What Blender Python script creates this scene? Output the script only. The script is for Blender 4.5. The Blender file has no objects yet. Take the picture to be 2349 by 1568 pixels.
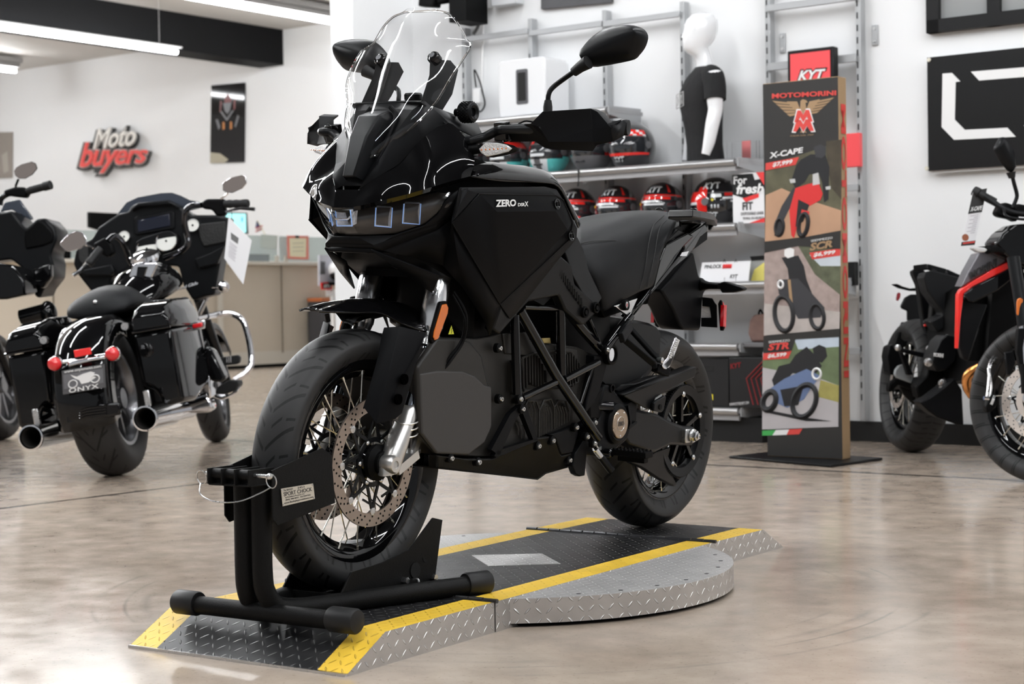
import bpy, bmesh, math, random
import numpy as np
from mathutils import Vector, Matrix, Euler
random.seed(7)
D = bpy.data; SC = bpy.context.scene; COL = SC.collection
# ---------------------------------------------------------------- camera
IW, IH = 2349, 1568
FPX, PITCH, ROLL, CAMH = 3942.7, .022, -.0163, .7976
CX, CY = 1174.5, 784
cp, sp = math.cos(PITCH), math.sin(PITCH)
_f = np.array([0, cp, -sp]); _u = np.array([0, sp, cp]); _r = np.array([1., 0, 0])
CR = _r*math.cos(ROLL)+_u*math.sin(ROLL); CU = -_r*math.sin(ROLL)+_u*math.cos(ROLL)
CO = np.array([0, 0, CAMH])
cam = D.objects.new('camera', D.cameras.new('camera')); COL.objects.link(cam); SC.camera = cam
cam.data.sensor_width = 36; cam.data.lens = FPX/IW*36; cam.data.clip_start = .05; cam.data.clip_end = 200
cam.matrix_world = Matrix(((CR[0], CU[0], -_f[0], 0), (CR[1], CU[1], -_f[1], 0), (CR[2], CU[2], -_f[2], CAMH), (0, 0, 0, 1)))
cam.data.dof.use_dof = True; cam.data.dof.focus_distance = 4.45; cam.data.dof.aperture_fstop = 6.3
# ---------------------------------------------------------------- view, world
SC.view_settings.view_transform = 'Standard'; SC.view_settings.look = 'None'; SC.view_settings.gamma = 1
SC.view_settings.use_curve_mapping = False; SC.view_settings.exposure = 0.24
SC.cycles.use_denoising = True
SC.cycles.max_bounces = 8; SC.cycles.transparent_max_bounces = 12; SC.cycles.caustics_reflective = False; SC.cycles.caustics_refractive = False
SC.cycles.sample_clamp_indirect = 6
W = D.worlds.new('world'); SC.world = W; W.use_nodes = True
W.node_tree.nodes['Background'].inputs[0].default_value = (.93, .96, 1, 1)
W.node_tree.nodes['Background'].inputs[1].default_value = .34
PHI = -.65130407
def area(name, loc, size, sy, energy, rot=(0, 0, 0), col=(1, 1, 1)):
    l = D.lights.new(name, 'AREA'); l.shape = 'RECTANGLE'; l.size = size; l.size_y = sy; l.energy = energy; l.color = col
    o = D.objects.new(name, l); COL.objects.link(o); o.location = loc; o.rotation_euler = rot; return o
# ---------------------------------------------------------------- frames: a real plane in the place from a direction of sight
def ray(u, v): return _f+CR*(u-CX)/FPX-CU*(v-CY)/FPX
def proj(q):
    d = np.array(q, float)-CO; z = d@_f; return (CX+FPX*(d@CR)/z, CY-FPX*(d@CU)/z)
class Fr:
    def __init__(s, ox, oy, oz, th, lean=0.):
        s.o = np.array([ox, oy, oz], float); s.th = th; s.lean = lean
        c, n = math.cos(th), math.sin(th); M = np.array([[c, -n, 0], [n, c, 0], [0, 0, 1.]])
        c, n = math.cos(lean), math.sin(lean); s.M = M@np.array([[1, 0, 0], [0, c, -n], [0, n, c]])
    def W(s, l): return s.o+s.M@np.array(l, float)
    def P(s, l): return proj(s.W(l))
    def _h(s, u, v, a, val):
        d = s.M.T@ray(u, v); o = s.M.T@(CO-s.o); return tuple(o+d*((val-o[a])/d[a]))
    def X(s, u, v, x): return s._h(u, v, 0, x)
    def Y(s, u, v, y): return s._h(u, v, 1, y)
    def Z(s, u, v, z): return s._h(u, v, 2, z)
    def empty(s, name, label, cat, group=None, at=(0, 0, 0)):
        o = D.objects.new(name, None); COL.objects.link(o); o.location = s.W(at); o.rotation_euler = (s.lean, 0, s.th)
        o['label'] = label; o['category'] = cat; o['kind'] = 'thing'
        if group: o['group'] = group
        o['at'] = list(at); return o
    def tag(s, o, label, cat, group=None, kind='thing'):
        o.location = s.W((0, 0, 0)); o.rotation_euler = (s.lean, 0, s.th)
        o['kind'] = kind
        if kind != 'structure' or label: o['label'] = label; o['category'] = cat
        if group: o['group'] = group
        return o
RM = Fr(0, 0, 0, PHI)      # room frame: x along the shelf wall, y into it
# ---------------------------------------------------------------- materials
MATS = {}
def mat(name, col, rough=.5, metal=0., spec=.5, coat=0., noise=0., nscale=20., bump=0., bscale=60., bdist=.001, trans=0., ior=1.45, emit=None, estr=0., sheen=0., anis=0., rvar=0.):
    if name in MATS: return MATS[name]
    m = D.materials.new(name); m.use_nodes = True; nt = m.node_tree; b = nt.nodes['Principled BSDF']
    b.inputs['Base Color'].default_value = (*col, 1); b.inputs['Roughness'].default_value = rough; b.inputs['Metallic'].default_value = metal
    b.inputs['Specular IOR Level'].default_value = spec; b.inputs['IOR'].default_value = ior
    b.inputs['Coat Weight'].default_value = coat; b.inputs['Coat Roughness'].default_value = .03
    b.inputs['Transmission Weight'].default_value = trans
    if emit: b.inputs['Emission Color'].default_value = (*emit, 1); b.inputs['Emission Strength'].default_value = estr
    if noise or bump or rvar:
        tc = nt.nodes.new('ShaderNodeTexCoord')
        n = nt.nodes.new('ShaderNodeTexNoise'); n.inputs['Scale'].default_value = nscale; n.inputs['Detail'].default_value = 6
        nt.links.new(tc.outputs['Object'], n.inputs['Vector'])
        if noise:
            r = nt.nodes.new('ShaderNodeMix'); r.data_type = 'RGBA'
            r.inputs['A'].default_value = (*[c*(1-noise) for c in col], 1); r.inputs['B'].default_value = (*[min(1, c*(1+noise)) for c in col], 1)
            nt.links.new(n.outputs['Fac'], r.inputs['Factor']); nt.links.new(r.outputs['Result'], b.inputs['Base Color'])
        if rvar:
            mr = nt.nodes.new('ShaderNodeMapRange'); mr.inputs['From Min'].default_value = .3; mr.inputs['From Max'].default_value = .7
            mr.inputs['To Min'].default_value = max(0, rough-rvar); mr.inputs['To Max'].default_value = rough+rvar
            nt.links.new(n.outputs['Fac'], mr.inputs['Value']); nt.links.new(mr.outputs['Result'], b.inputs['Roughness'])
        if bump:
            n2 = nt.nodes.new('ShaderNodeTexNoise'); n2.inputs['Scale'].default_value = bscale; n2.inputs['Detail'].default_value = 3
            nt.links.new(tc.outputs['Object'], n2.inputs['Vector'])
            bp = nt.nodes.new('ShaderNodeBump'); bp.inputs['Strength'].default_value = bump; bp.inputs['Distance'].default_value = bdist
            nt.links.new(n2.outputs['Fac'], bp.inputs['Height']); nt.links.new(bp.outputs['Normal'], b.inputs['Normal'])
    MATS[name] = m; return m
gloss = mat('gloss_black', (.0025, .0025, .0028), .035, spec=.42)
satin = mat('satin_black', (.005, .0054, .0062), .36, spec=.2, bump=.12, bscale=900, bdist=.0004)
matte = mat('matte_black_plastic', (.0035, .0037, .0044), .46, spec=.11, bump=.25, bscale=1200, bdist=.0004)
dark = mat('dark_plastic', (.002, .002, .0022), .5, spec=.1)
grey_pl = mat('charcoal_plastic', (.009, .0086, .0083), .48, spec=.18, bump=.2, bscale=900, bdist=.0004)
rubber = mat('tyre_rubber', (.016, .016, .017), .62, bump=.15, bscale=300, bdist=.0006, noise=.25, nscale=12)
rubber2 = mat('rubber', (.012, .012, .0125), .5, spec=.3, bump=.1, bscale=200)
chrome = mat('chrome', (.82, .82, .84), .06, 1.)
steel = mat('brushed_steel', (.6, .6, .6), .28, 1., rvar=.08, nscale=40)
alu = mat('cast_aluminium', (.62, .61, .59), .3, .9, bump=.2, bscale=250, bdist=.0006)
forkm = mat('fork_silver', (.78, .78, .79), .2, 1., rvar=.06, nscale=60)
rotor = mat('rotor_steel', (.36, .3, .26), .34, 1.)
gun = mat('gunmetal', (.09, .09, .095), .35, .8)
bronze = mat('bronze_cover', (.42, .33, .25), .3, .9, rvar=.05)
white = mat('white_paint', (.82, .82, .82), .4)
whiteg = mat('white_gloss', (.85, .86, .88), .12, coat=.6)
red = mat('red_plastic', (.75, .03, .03), .3)
redlens = mat('red_lens', (.6, .01, .015), .08, coat=1)
amber = mat('amber_reflector', (.6, .14, .012), .25, bump=.6, bscale=700, bdist=.001, coat=.5)
glassm = mat('clear_plastic', (1, 1, 1), .0, trans=1., ior=1.42, spec=.5)
lensm_ = mat('lens_glass', (.95, .97, 1), .02, trans=1., ior=1.3)
def thinglass(name, tint=(1, 1, 1), rough=.01, ior=1.5):
    m = D.materials.new(name); m.use_nodes = True; t = m.node_tree; t.nodes.clear(); L = t.links.new
    o = t.nodes.new('ShaderNodeOutputMaterial'); mx = t.nodes.new('ShaderNodeMixShader'); lw = t.nodes.new('ShaderNodeLayerWeight'); lw.inputs['Blend'].default_value = .5; pw_ = t.nodes.new('ShaderNodeMath'); pw_.operation = 'POWER'; pw_.inputs[1].default_value = 4; L(lw.outputs['Facing'], pw_.inputs[0]); fr = t.nodes.new('ShaderNodeMath'); fr.operation = 'MULTIPLY_ADD'; fr.inputs[1].default_value = .9; fr.inputs[2].default_value = .05; L(pw_.outputs[0], fr.inputs[0])
    tr = t.nodes.new('ShaderNodeBsdfTransparent'); tr.inputs[0].default_value = (*tint, 1); gl = t.nodes.new('ShaderNodeBsdfGlossy'); gl.inputs['Roughness'].default_value = rough
    L(fr.outputs[0], mx.inputs[0]); L(tr.outputs[0], mx.inputs[1]); L(gl.outputs[0], mx.inputs[2]); L(mx.outputs[0], o.inputs[0]); MATS[name] = m; return m
screenm = thinglass('headlight_glass_clear', (.93, .94, .96)); screen_t = thinglass('windscreen_clear', (.985, .985, .985))
seatm = mat('seat_vinyl', (.009, .0095, .0105), .5, spec=.22, bump=.5, bscale=900, bdist=.0008)
powder = mat('textured_black_powder_coat', (.0045, .0045, .0045), .5, spec=.15, bump=.7, bscale=500, bdist=.0012)
red_letter = mat('red_letter', (.7, .05, .045), .35)
# ---------------------------------------------------------------- mesh builder
class MB:
    def __init__(s): s.v = []; s.f = []; s.m = []; s.cur = 0
    def add(s, vs, fs):
        k = len(s.v); s.v += [tuple(map(float, p)) for p in vs]; s.f += [[i+k for i in f] for f in fs]; s.m += [s.cur]*len(fs); return s
    def ring2(s, A, B, capA=True, capB=True):
        n = len(A); fs = [[i, (i+1) % n, n+(i+1) % n, n+i] for i in range(n)]
        if capA: fs.append(list(range(n))[::-1])
        if capB: fs.append(list(range(n, 2*n)))
        return s.add(list(A)+list(B), fs)
    def loft(s, rings, cap=True, closed=True):
        n = len(rings[0]); vs = [p for r in rings for p in r]; fs = []
        for k in range(len(rings)-1):
            for i in range(n if closed else n-1):
                j = (i+1) % n; fs.append([k*n+i, k*n+j, (k+1)*n+j, (k+1)*n+i])
        if cap and closed: fs.append(list(range(n))[::-1]); fs.append([(len(rings)-1)*n+i for i in range(n)])
        return s.add(vs, fs)
    def box(s, c, d, rot=None):
        x, y, z = [k/2 for k in d]; P = [(-x, -y, -z), (x, -y, -z), (x, y, -z), (-x, y, -z), (-x, -y, z), (x, -y, z), (x, y, z), (-x, y, z)]
        if rot is not None:
            M = rot if isinstance(rot, Matrix) else Euler(rot).to_matrix(); P = [tuple(M@Vector(p)) for p in P]
        return s.add([(p[0]+c[0], p[1]+c[1], p[2]+c[2]) for p in P], [[3, 2, 1, 0], [4, 5, 6, 7], [0, 1, 5, 4], [1, 2, 6, 5], [2, 3, 7, 6], [3, 0, 4, 7]])
    def bar(s, a, b, w, h, up=(0, 0, 1)):
        a, b = Vector(a), Vector(b); t = (b-a).normalized(); u = Vector(up); x = t.cross(u)
        if x.length < 1e-4: x = t.cross(Vector((1, 0, 0)))
        x.normalize(); u = x.cross(t); q = [(-1, -1), (1, -1), (1, 1), (-1, 1)]
        return s.ring2([a+x*(i*w/2)+u*(j*h/2) for i, j in q], [b+x*(i*w/2)+u*(j*h/2) for i, j in q])
    def tube(s, pts, r, n=12, smooth=0, closed=False):
        P = [Vector(p) for p in pts]; R = list(r) if hasattr(r, '__len__') else [r]*len(P)
        if smooth:
            Q, RR = [], []; m = len(P); rng = m if closed else m-1
            for i in range(rng):
                p0 = P[i-1] if (i > 0 or closed) else P[0]*2-P[1]; p1 = P[i]; p2 = P[(i+1) % m]; p3 = P[(i+2) % m] if (i+2 < m or closed) else P[-1]*2-P[-2]
                for k in range(smooth):
                    t = k/smooth; Q.append(.5*((2*p1)+(-p0+p2)*t+(2*p0-5*p1+4*p2-p3)*t*t+(-p0+3*p1-3*p2+p3)*t**3)); RR.append(R[i]*(1-t)+R[(i+1) % m]*t)
            if not closed: Q.append(P[-1]); RR.append(R[-1])
            P, R = Q, RR
        m = len(P); rings = []; nrm = None
        for i in range(m):
            if closed: t = (P[(i+1) % m]-P[i-1]).normalized()
            else: t = ((P[i+1] if i < m-1 else P[i])-(P[i-1] if i else P[i])).normalized()
            if nrm is None:
                nrm = t.cross(Vector((0, 0, 1))); nrm = nrm if nrm.length > .1 else t.cross(Vector((1, 0, 0)))
            nrm = (nrm-t*nrm.dot(t)).normalized(); b = t.cross(nrm)
            rings.append([P[i]+(nrm*math.cos(a)+b*math.sin(a))*R[i] for a in [2*math.pi*k/n for k in range(n)]])
        if closed: rings.append(rings[0])
        return s.loft(rings, cap=not closed)
    def lathe(s, prof, o=(0, 0, 0), ax=(0, 0, 1), n=32, cap=True, a0=0, a1=2*math.pi):
        ax = Vector(ax).normalized(); o = Vector(o); x = ax.orthogonal().normalized(); y = ax.cross(x); full = abs(a1-a0-2*math.pi) < 1e-6
        k = n if full else n+1
        return s.loft([[o+ax*h+(x*math.cos(a0+(a1-a0)*i/n)+y*math.sin(a0+(a1-a0)*i/n))*r for i in range(k)] for r, h in prof], cap=cap and full, closed=full)
    def cyl(s, a, b, r, n=16, r2=None):
        a, b = Vector(a), Vector(b); return s.lathe([(r, 0), (r if r2 is None else r2, (b-a).length)], a, b-a, n)
    def ball(s, c, r, n=16, sc=(1, 1, 1), rot=None):
        rings = []
        for i in range(1, n//2+1):
            a = math.pi*(i-.5)/(n//2)
            rg = [Vector((math.sin(a)*math.cos(2*math.pi*k/n)*r*sc[0], math.sin(a)*math.sin(2*math.pi*k/n)*r*sc[1], math.cos(a)*r*sc[2])) for k in range(n)]
            if rot is not None: M = Euler(rot).to_matrix(); rg = [M@p for p in rg]
            rings.append([p+Vector(c) for p in rg])
        return s.loft(rings)
    def mirror(s):
        k = len(s.v); s.v += [(x, -y, z) for x, y, z in s.v]; s.f += [[i+k for i in f][::-1] for f in s.f[:]]; s.m += s.m[:]; return s
    def move(s, d): s.v = [(x+d[0], y+d[1], z+d[2]) for x, y, z in s.v]; return s
    def build(s, name, ma, parent=None, bevel=0., seg=2, sub=0, ang=40, solid=0., off=0., recalc=True, label=None):
        me = D.meshes.new(name); me.from_pydata(s.v, [], s.f); me.update()
        ms = ma if isinstance(ma, (list, tuple)) else [ma]
        for q in ms: me.materials.append(q)
        if len(ms) > 1: me.polygons.foreach_set('material_index', s.m)
        if recalc:
            b = bmesh.new(); b.from_mesh(me); bmesh.ops.remove_doubles(b, verts=b.verts, dist=1e-6); bmesh.ops.recalc_face_normals(b, faces=b.faces); b.to_mesh(me); b.free()
        me.shade_smooth(); me.set_sharp_from_angle(angle=math.radians(ang))
        o = D.objects.new(name, me); COL.objects.link(o)
        if solid: md = o.modifiers.new('s', 'SOLIDIFY'); md.thickness = solid; md.offset = off
        if bevel:
            md = o.modifiers.new('b', 'BEVEL'); md.width = bevel; md.segments = seg; md.limit_method = 'ANGLE'; md.angle_limit = math.radians(30); md.harden_normals = False; md.miter_outer = 'MITER_ARC'
            me.set_sharp_from_angle(angle=math.radians(180)) if False else None
        if sub: md = o.modifiers.new('d', 'SUBSURF'); md.levels = sub; md.render_levels = sub
        if parent is not None:
            o.parent = parent; a = parent.get('at')
            if a is not None: o.location = (-a[0], -a[1], -a[2])
        if label: o['label'] = label
        return o
def inset(poly, d, fn=None):
    """2-D polygon pulled in by d (mitred)"""
    n = len(poly); ar = sum(poly[i][0]*poly[(i+1) % n][1]-poly[(i+1) % n][0]*poly[i][1] for i in range(n)); sg = 1 if ar > 0 else -1; out = []
    for i in range(n):
        p0, p1, p2 = poly[i-1], poly[i], poly[(i+1) % n]
        a = Vector((p1[0]-p0[0], p1[1]-p0[1])).normalized(); b = Vector((p2[0]-p1[0], p2[1]-p1[1])).normalized()
        na = Vector((-a.y, a.x))*sg; nb = Vector((-b.y, b.x))*sg; k = na+nb; l = max(k.length_squared/2, .35)
        out.append((p1[0]+k.x*d/l, p1[1]+k.y*d/l))
    return out
TXT = {}
def text_mesh(s, size=1., bold=0., ext=.001, shear=0., wide=1., space=1.):
    cu = D.curves.new('t', 'FONT'); cu.body = s; cu.size = size; cu.extrude = ext; cu.offset = bold; cu.shear = shear; cu.space_character = space
    cu.align_x = 'CENTER'; cu.align_y = 'CENTER'; cu.resolution_u = 3
    ob = D.objects.new('t', cu); COL.objects.link(ob)
    dg = bpy.context.evaluated_depsgraph_get(); ev = ob.evaluated_get(dg); me = D.meshes.new_from_object(ev)
    D.objects.remove(ob); D.curves.remove(cu)
    for v in me.vertices: v.co.x *= wide
    return me
def text_fit(s, quad, ma, parent, name='lettering', bold=0., shear=0., ext=.0008, lift=.0015, label=None, space=1.):
    """lettering laid onto the quad TL,TR,BR,BL (3-D points, local to parent)"""
    me = text_mesh(s, 1., bold, 0.01, shear, 1., space); xs = [v.co.x for v in me.vertices]; ys = [v.co.y for v in me.vertices]
    x0, x1, y0, y1 = min(xs), max(xs), min(ys), max(ys); TL, TR, BR, BL = [Vector(q) for q in quad]; n = (TR-TL).cross(BL-TL).normalized()*-1
    for v in me.vertices:
        a = (v.co.x-x0)/(x1-x0); b = (y1-v.co.y)/(y1-y0); q = (TL*(1-a)+TR*a)*(1-b)+(BL*(1-a)+BR*a)*b
        v.co = q+n*(lift+(ext if v.co.z > 0 else 0))
    me.materials.append(ma); o = D.objects.new(name, me); COL.objects.link(o)
    if parent is not None:
        o.parent = parent; a = parent.get('at')
        if a is not None: o.location = (-a[0], -a[1], -a[2])
    if label: o['label'] = label
    return o
def poly_fit(polys, quad, ma, parent, name, ext=.0008, lift=.0015, label=None):
    """flat 2-D shapes in 0..1 (x right, y down), laid onto a quad"""
    TL, TR, BR, BL = [Vector(q) for q in quad]; n = (TR-TL).cross(BL-TL).normalized()*-1; b = MB()
    f = lambda x, y, d: (TL*(1-x)+TR*x)*(1-y)+(BL*(1-x)+BR*x)*y+n*d
    for p in polys: b.ring2([f(x, y, lift) for x, y in p], [f(x, y, lift+ext) for x, y in p])
    o = b.build(name, ma, parent); 
    if label: o['label'] = label
    return o
def arcpts(cx, cy, rx, ry=None, a0=0, a1=360, n=24):
    ry = ry or rx; return [(cx+rx*math.cos(math.radians(a0+(a1-a0)*i/n)), cy+ry*math.sin(math.radians(a0+(a1-a0)*i/n))) for i in range(n if abs(a1-a0) >= 360 else n+1)]
def stroke(pts, w):
    out = []; 
    for i in range(len(pts)-1):
        a, b = Vector(pts[i]), Vector(pts[i+1]); t = (b-a).normalized()*w/2; n = Vector((-t.y, t.x)); out.append([tuple(a-t+n), tuple(b+t+n), tuple(b+t-n), tuple(a-t-n)])
    return out
# ================================================================= the room
YW = 8.823; XR = -7.523; YB = 18.7; ZC = 5.0
wallm = mat('white_wall', (.83, .84, .85), .55, bump=.05, bscale=30, bdist=.002, noise=.02, nscale=1.5)
ceilm = mat('ceiling_paint', (.62, .6, .57), .7)
blackm = mat('black_board', (.009, .009, .0095), .4, spec=.25)
beamm = mat('beam_black_paint', (.005, .005, .0055), .6, spec=.1)
def struct(b, name, ma, **k):
    o = b.build(name, ma, None, **k); RM.tag(o, None, None, kind='structure'); return o
# floor with a polished concrete material
fm = D.materials.new('polished_concrete'); fm.use_nodes = True; nt = fm.node_tree; bs = nt.nodes['Principled BSDF']
def N(t, **k):
    n = nt.nodes.new(t)
    for a, b in k.items(): setattr(n, a, b)
    return n
tc = N('ShaderNodeTexCoord')
n1 = N('ShaderNodeTexNoise'); n1.inputs['Scale'].default_value = 1.6; n1.inputs['Detail'].default_value = 8; n1.inputs['Roughness'].default_value = .62; n1.inputs['Distortion'].default_value = .6
n2 = N('ShaderNodeTexNoise'); n2.inputs['Scale'].default_value = 90; n2.inputs['Detail'].default_value = 4
n3 = N('ShaderNodeTexNoise'); n3.inputs['Scale'].default_value = 9; n3.inputs['Detail'].default_value = 6
for q in (n1, n2, n3): nt.links.new(tc.outputs['Object'], q.inputs['Vector'])
cr = N('ShaderNodeValToRGB'); e = cr.color_ramp; e.elements[0].position = .3; e.elements[0].color = (.335, .268, .212, 1); e.elements[1].position = .72; e.elements[1].color = (.475, .4, .33, 1)
nt.links.new(n1.outputs['Fac'], cr.inputs['Fac'])
mx = N('ShaderNodeMix', data_type='RGBA', blend_type='OVERLAY'); mx.inputs['Factor'].default_value = .28
nt.links.new(cr.outputs['Color'], mx.inputs['A']); nt.links.new(n3.outputs['Fac'], mx.inputs['B'])
cr2 = N('ShaderNodeValToRGB'); e = cr2.color_ramp; e.elements[0].position = .28; e.elements[0].color = (.55, .5, .45, 1); e.elements[1].position = .4; e.elements[1].color = (1, 1, 1, 1)
nt.links.new(n2.outputs['Fac'], cr2.inputs['Fac'])
mx2 = N('ShaderNodeMix', data_type='RGBA', blend_type='MULTIPLY'); mx2.inputs['Factor'].default_value = .5
n3b = N('ShaderNodeMapRange'); nt.links.new(mx.outputs['Result'], mx2.inputs['A']); nt.links.new(cr2.outputs['Color'], mx2.inputs['B'])
# saw-cut joints and tyre rub rings, real marks in the floor
sx = N('ShaderNodeSeparateXYZ'); nt.links.new(tc.outputs['Object'], sx.inputs['Vector'])
def line(src, c, w):
    a = N('ShaderNodeMath', operation='SUBTRACT'); nt.links.new(src, a.inputs[0]); a.inputs[1].default_value = c
    b = N('ShaderNodeMath', operation='ABSOLUTE'); nt.links.new(a.outputs[0], b.inputs[0])
    d = N('ShaderNodeMath', operation='LESS_THAN'); nt.links.new(b.outputs[0], d.inputs[0]); d.inputs[1].default_value = w; return d.outputs[0]
L = [line(sx.outputs['X'], -5.9, .02), line(sx.outputs['Y'], 7.22, .024), line(sx.outputs['X'], -11.9, .008)]
mm = L[0]
for l in L[1:]:
    a = N('ShaderNodeMath', operation='MAXIMUM'); nt.links.new(mm, a.inputs[0]); nt.links.new(l, a.inputs[1]); mm = a.outputs[0]
def ML(op, a, b=None):
    n = N('ShaderNodeMath', operation=op)
    for i, q in enumerate((a, b)):
        if q is None: continue
        if isinstance(q, (int, float)): n.inputs[i].default_value = q
        else: nt.links.new(q, n.inputs[i])
    return n.outputs[0]
_T = Fr(-.4025, 4.2381, 0, math.atan2(-math.sin(.9837), -math.cos(.9837))).W((-.72, 0, 0)); _c = RM.M.T@_T
dd = ML('SQRT', ML('ADD', ML('POWER', ML('SUBTRACT', sx.outputs['X'], float(_c[0])), 2.), ML('POWER', ML('SUBTRACT', sx.outputs['Y'], float(_c[1])), 2.)))
rg_ = None
for r_, w_, k_ in ((1.02, .02, .5), (1.075, .008, .8), (1.16, .012, .45), (.93, .01, .4)):
    q_ = ML('MULTIPLY', ML('MAXIMUM', ML('SUBTRACT', 1., ML('DIVIDE', ML('ABSOLUTE', ML('SUBTRACT', dd, r_)), w_)), 0.), k_); rg_ = q_ if rg_ is None else ML('MAXIMUM', rg_, q_)
brk = ML('MINIMUM', ML('MAXIMUM', ML('MULTIPLY', ML('SUBTRACT', n1.outputs['Fac'], .46), 9.), 0.), 1.)
mxr = N('ShaderNodeMix', data_type='RGBA'); nt.links.new(ML('MULTIPLY', ML('MULTIPLY', rg_, brk), .6), mxr.inputs['Factor']); nt.links.new(mx2.outputs['Result'], mxr.inputs['A']); mxr.inputs['B'].default_value = (.15, .14, .13, 1)
mx3 = N('ShaderNodeMix', data_type='RGBA'); nt.links.new(mm, mx3.inputs['Factor']); nt.links.new(mxr.outputs['Result'], mx3.inputs['A']); mx3.inputs['B'].default_value = (.05, .045, .04, 1)
nt.links.new(mx3.outputs['Result'], bs.inputs['Base Color'])
mr = N('ShaderNodeMapRange'); mr.inputs['From Min'].default_value = .3; mr.inputs['From Max'].default_value = .7; mr.inputs['To Min'].default_value = .12; mr.inputs['To Max'].default_value = .22
nt.links.new(n3.outputs['Fac'], mr.inputs['Value']); nt.links.new(mr.outputs['Result'], bs.inputs['Roughness']); bs.inputs['Specular IOR Level'].default_value = .32
bp = N('ShaderNodeBump'); bp.inputs['Strength'].default_value = .05; bp.inputs['Distance'].default_value = .0015; nt.links.new(n1.outputs['Fac'], bp.inputs['Height']); nt.links.new(bp.outputs['Normal'], bs.inputs['Normal'])
FLOORNT = nt
struct(MB().box((-9, 6, -.05), (38, 30, .1)), 'floor', fm)
struct(MB().box((-20.25, 6, ZC+.05), (14.5, 30, .1)), 'ceiling', ceilm)
struct(MB().box((-1.5, 6, ZC+.05), (23, 30, .1)), 'ceiling_near', mat('dark_ceiling', (.03, .03, .032), .8))
struct(MB().box((1.2, YW+.1, ZC/2), (17.45, .2, ZC)), 'wall_right', wallm)
y0_ = RM.X(810, 60, XR)[1]
struct(MB().box((XR-.1, (y0_+YB)/2, ZC/2), (.2, YB-y0_, ZC)), 'wall_left', wallm)
struct(MB().box((-27.6, 6, ZC/2), (.2, 26, ZC)), 'wall_far', wallm)
struct(MB().box((-17.55, YB+.1, ZC/2), (19.9, .2, ZC)), 'wall_back', wallm)
struct(MB().box((1.4, YW-.012, .055), (17.3, .022, .115)), 'baseboard_right', mat('black_cove_base', (.01, .01, .01), .5))
# ================================================================= lights of the room
tubem = mat('lamp_tube', (1, 1, 1), .5, emit=(.97, .985, 1), estr=72); tubev = mat('lamp_tube_soft', (1, 1, 1), .5, emit=(.97, .985, 1), estr=54)
ZL = 4.75
lampg = mat('lamp_housing_grey', (.35, .35, .35), .5)
def ceiling_light(x, y0, y1, label, z=ZL, twin=False, hk=1.):
    t = RM.empty('ceiling_light', label, 'ceiling light', 'strip lights under the ceiling', at=(x, y0, z))
    b = MB(); b.box((x, (y0+y1)/2, z+.055+.035*hk), (.13, y1-y0+.1, .07*hk))
    if hk == 1: b.box((x, (y0+y1)/2, z+.17), (.2, y1-y0+.16, .08))
    for yy in (y0+.3, y1-.3): b.box((x, yy, (z+.1+ZC)/2), (.006, .006, ZC-z-.1))
    b.build('housing', lampg, t, bevel=.01)
    MB().tube([(x, y0, z), (x, y1, z)], .045 if twin else .030, 12).build('tube', tubem if twin else tubev, t)
Z1L = 4.27; l1 = RM.Z(405, 120, Z1L)
ceiling_light(l1[0], l1[1]-5.4, l1[1], 'bright strip light in front of the black beam, over the script wall sign', z=Z1L, hk=.3)
l2 = RM.Z(812, 60, ZL)
ceiling_light(l2[0], 11.2, l2[1]+.3, 'bright strip light ending at the white partition behind the black beam')
l3 = RM.Z(35, 163, ZL)
ceiling_light(l3[0], l3[1]-3.2, l3[1], 'short end of a strip light above the grey poster')
OFF = 'unseen strip light over the showroom floor, lighting the room and its reflections'
for x, ys in ((-21.5, ((3, 7), (8, 12.2))), (-18.3, ((3, 7), (7.6, 11.6))), (-15.2, ((3, 7), (7.4, 11))), (-12.2, ((2.5, 6.5), (7, 10.4))), (-9.3, ((-1, 2.5), (3.4, 6.4))), (-5.6, ((-1.5, 2.2), (3.0, 7.2))), (-2.3, ((-1.5, 2.2), (3.0, 7.2))), (1.1, ((-1, 2.5), (3.2, 7.3))), (4.5, ((0, 6),))):  # far rows added out of view to brighten the back; near rows follow reflections
    for a, b in ys: ceiling_light(x, a, b, OFF, twin=True)
# world light added as fill, room left open behind the camera; ceiling beam
bm_ = RM.Z(690, 78, ZC-.02)
zb = 4.47
struct(MB().box((bm_[0]-.25, YB-9, (ZC+zb)/2), (.5, 18, ZC-zb)), 'trim_1', beamm)
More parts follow.
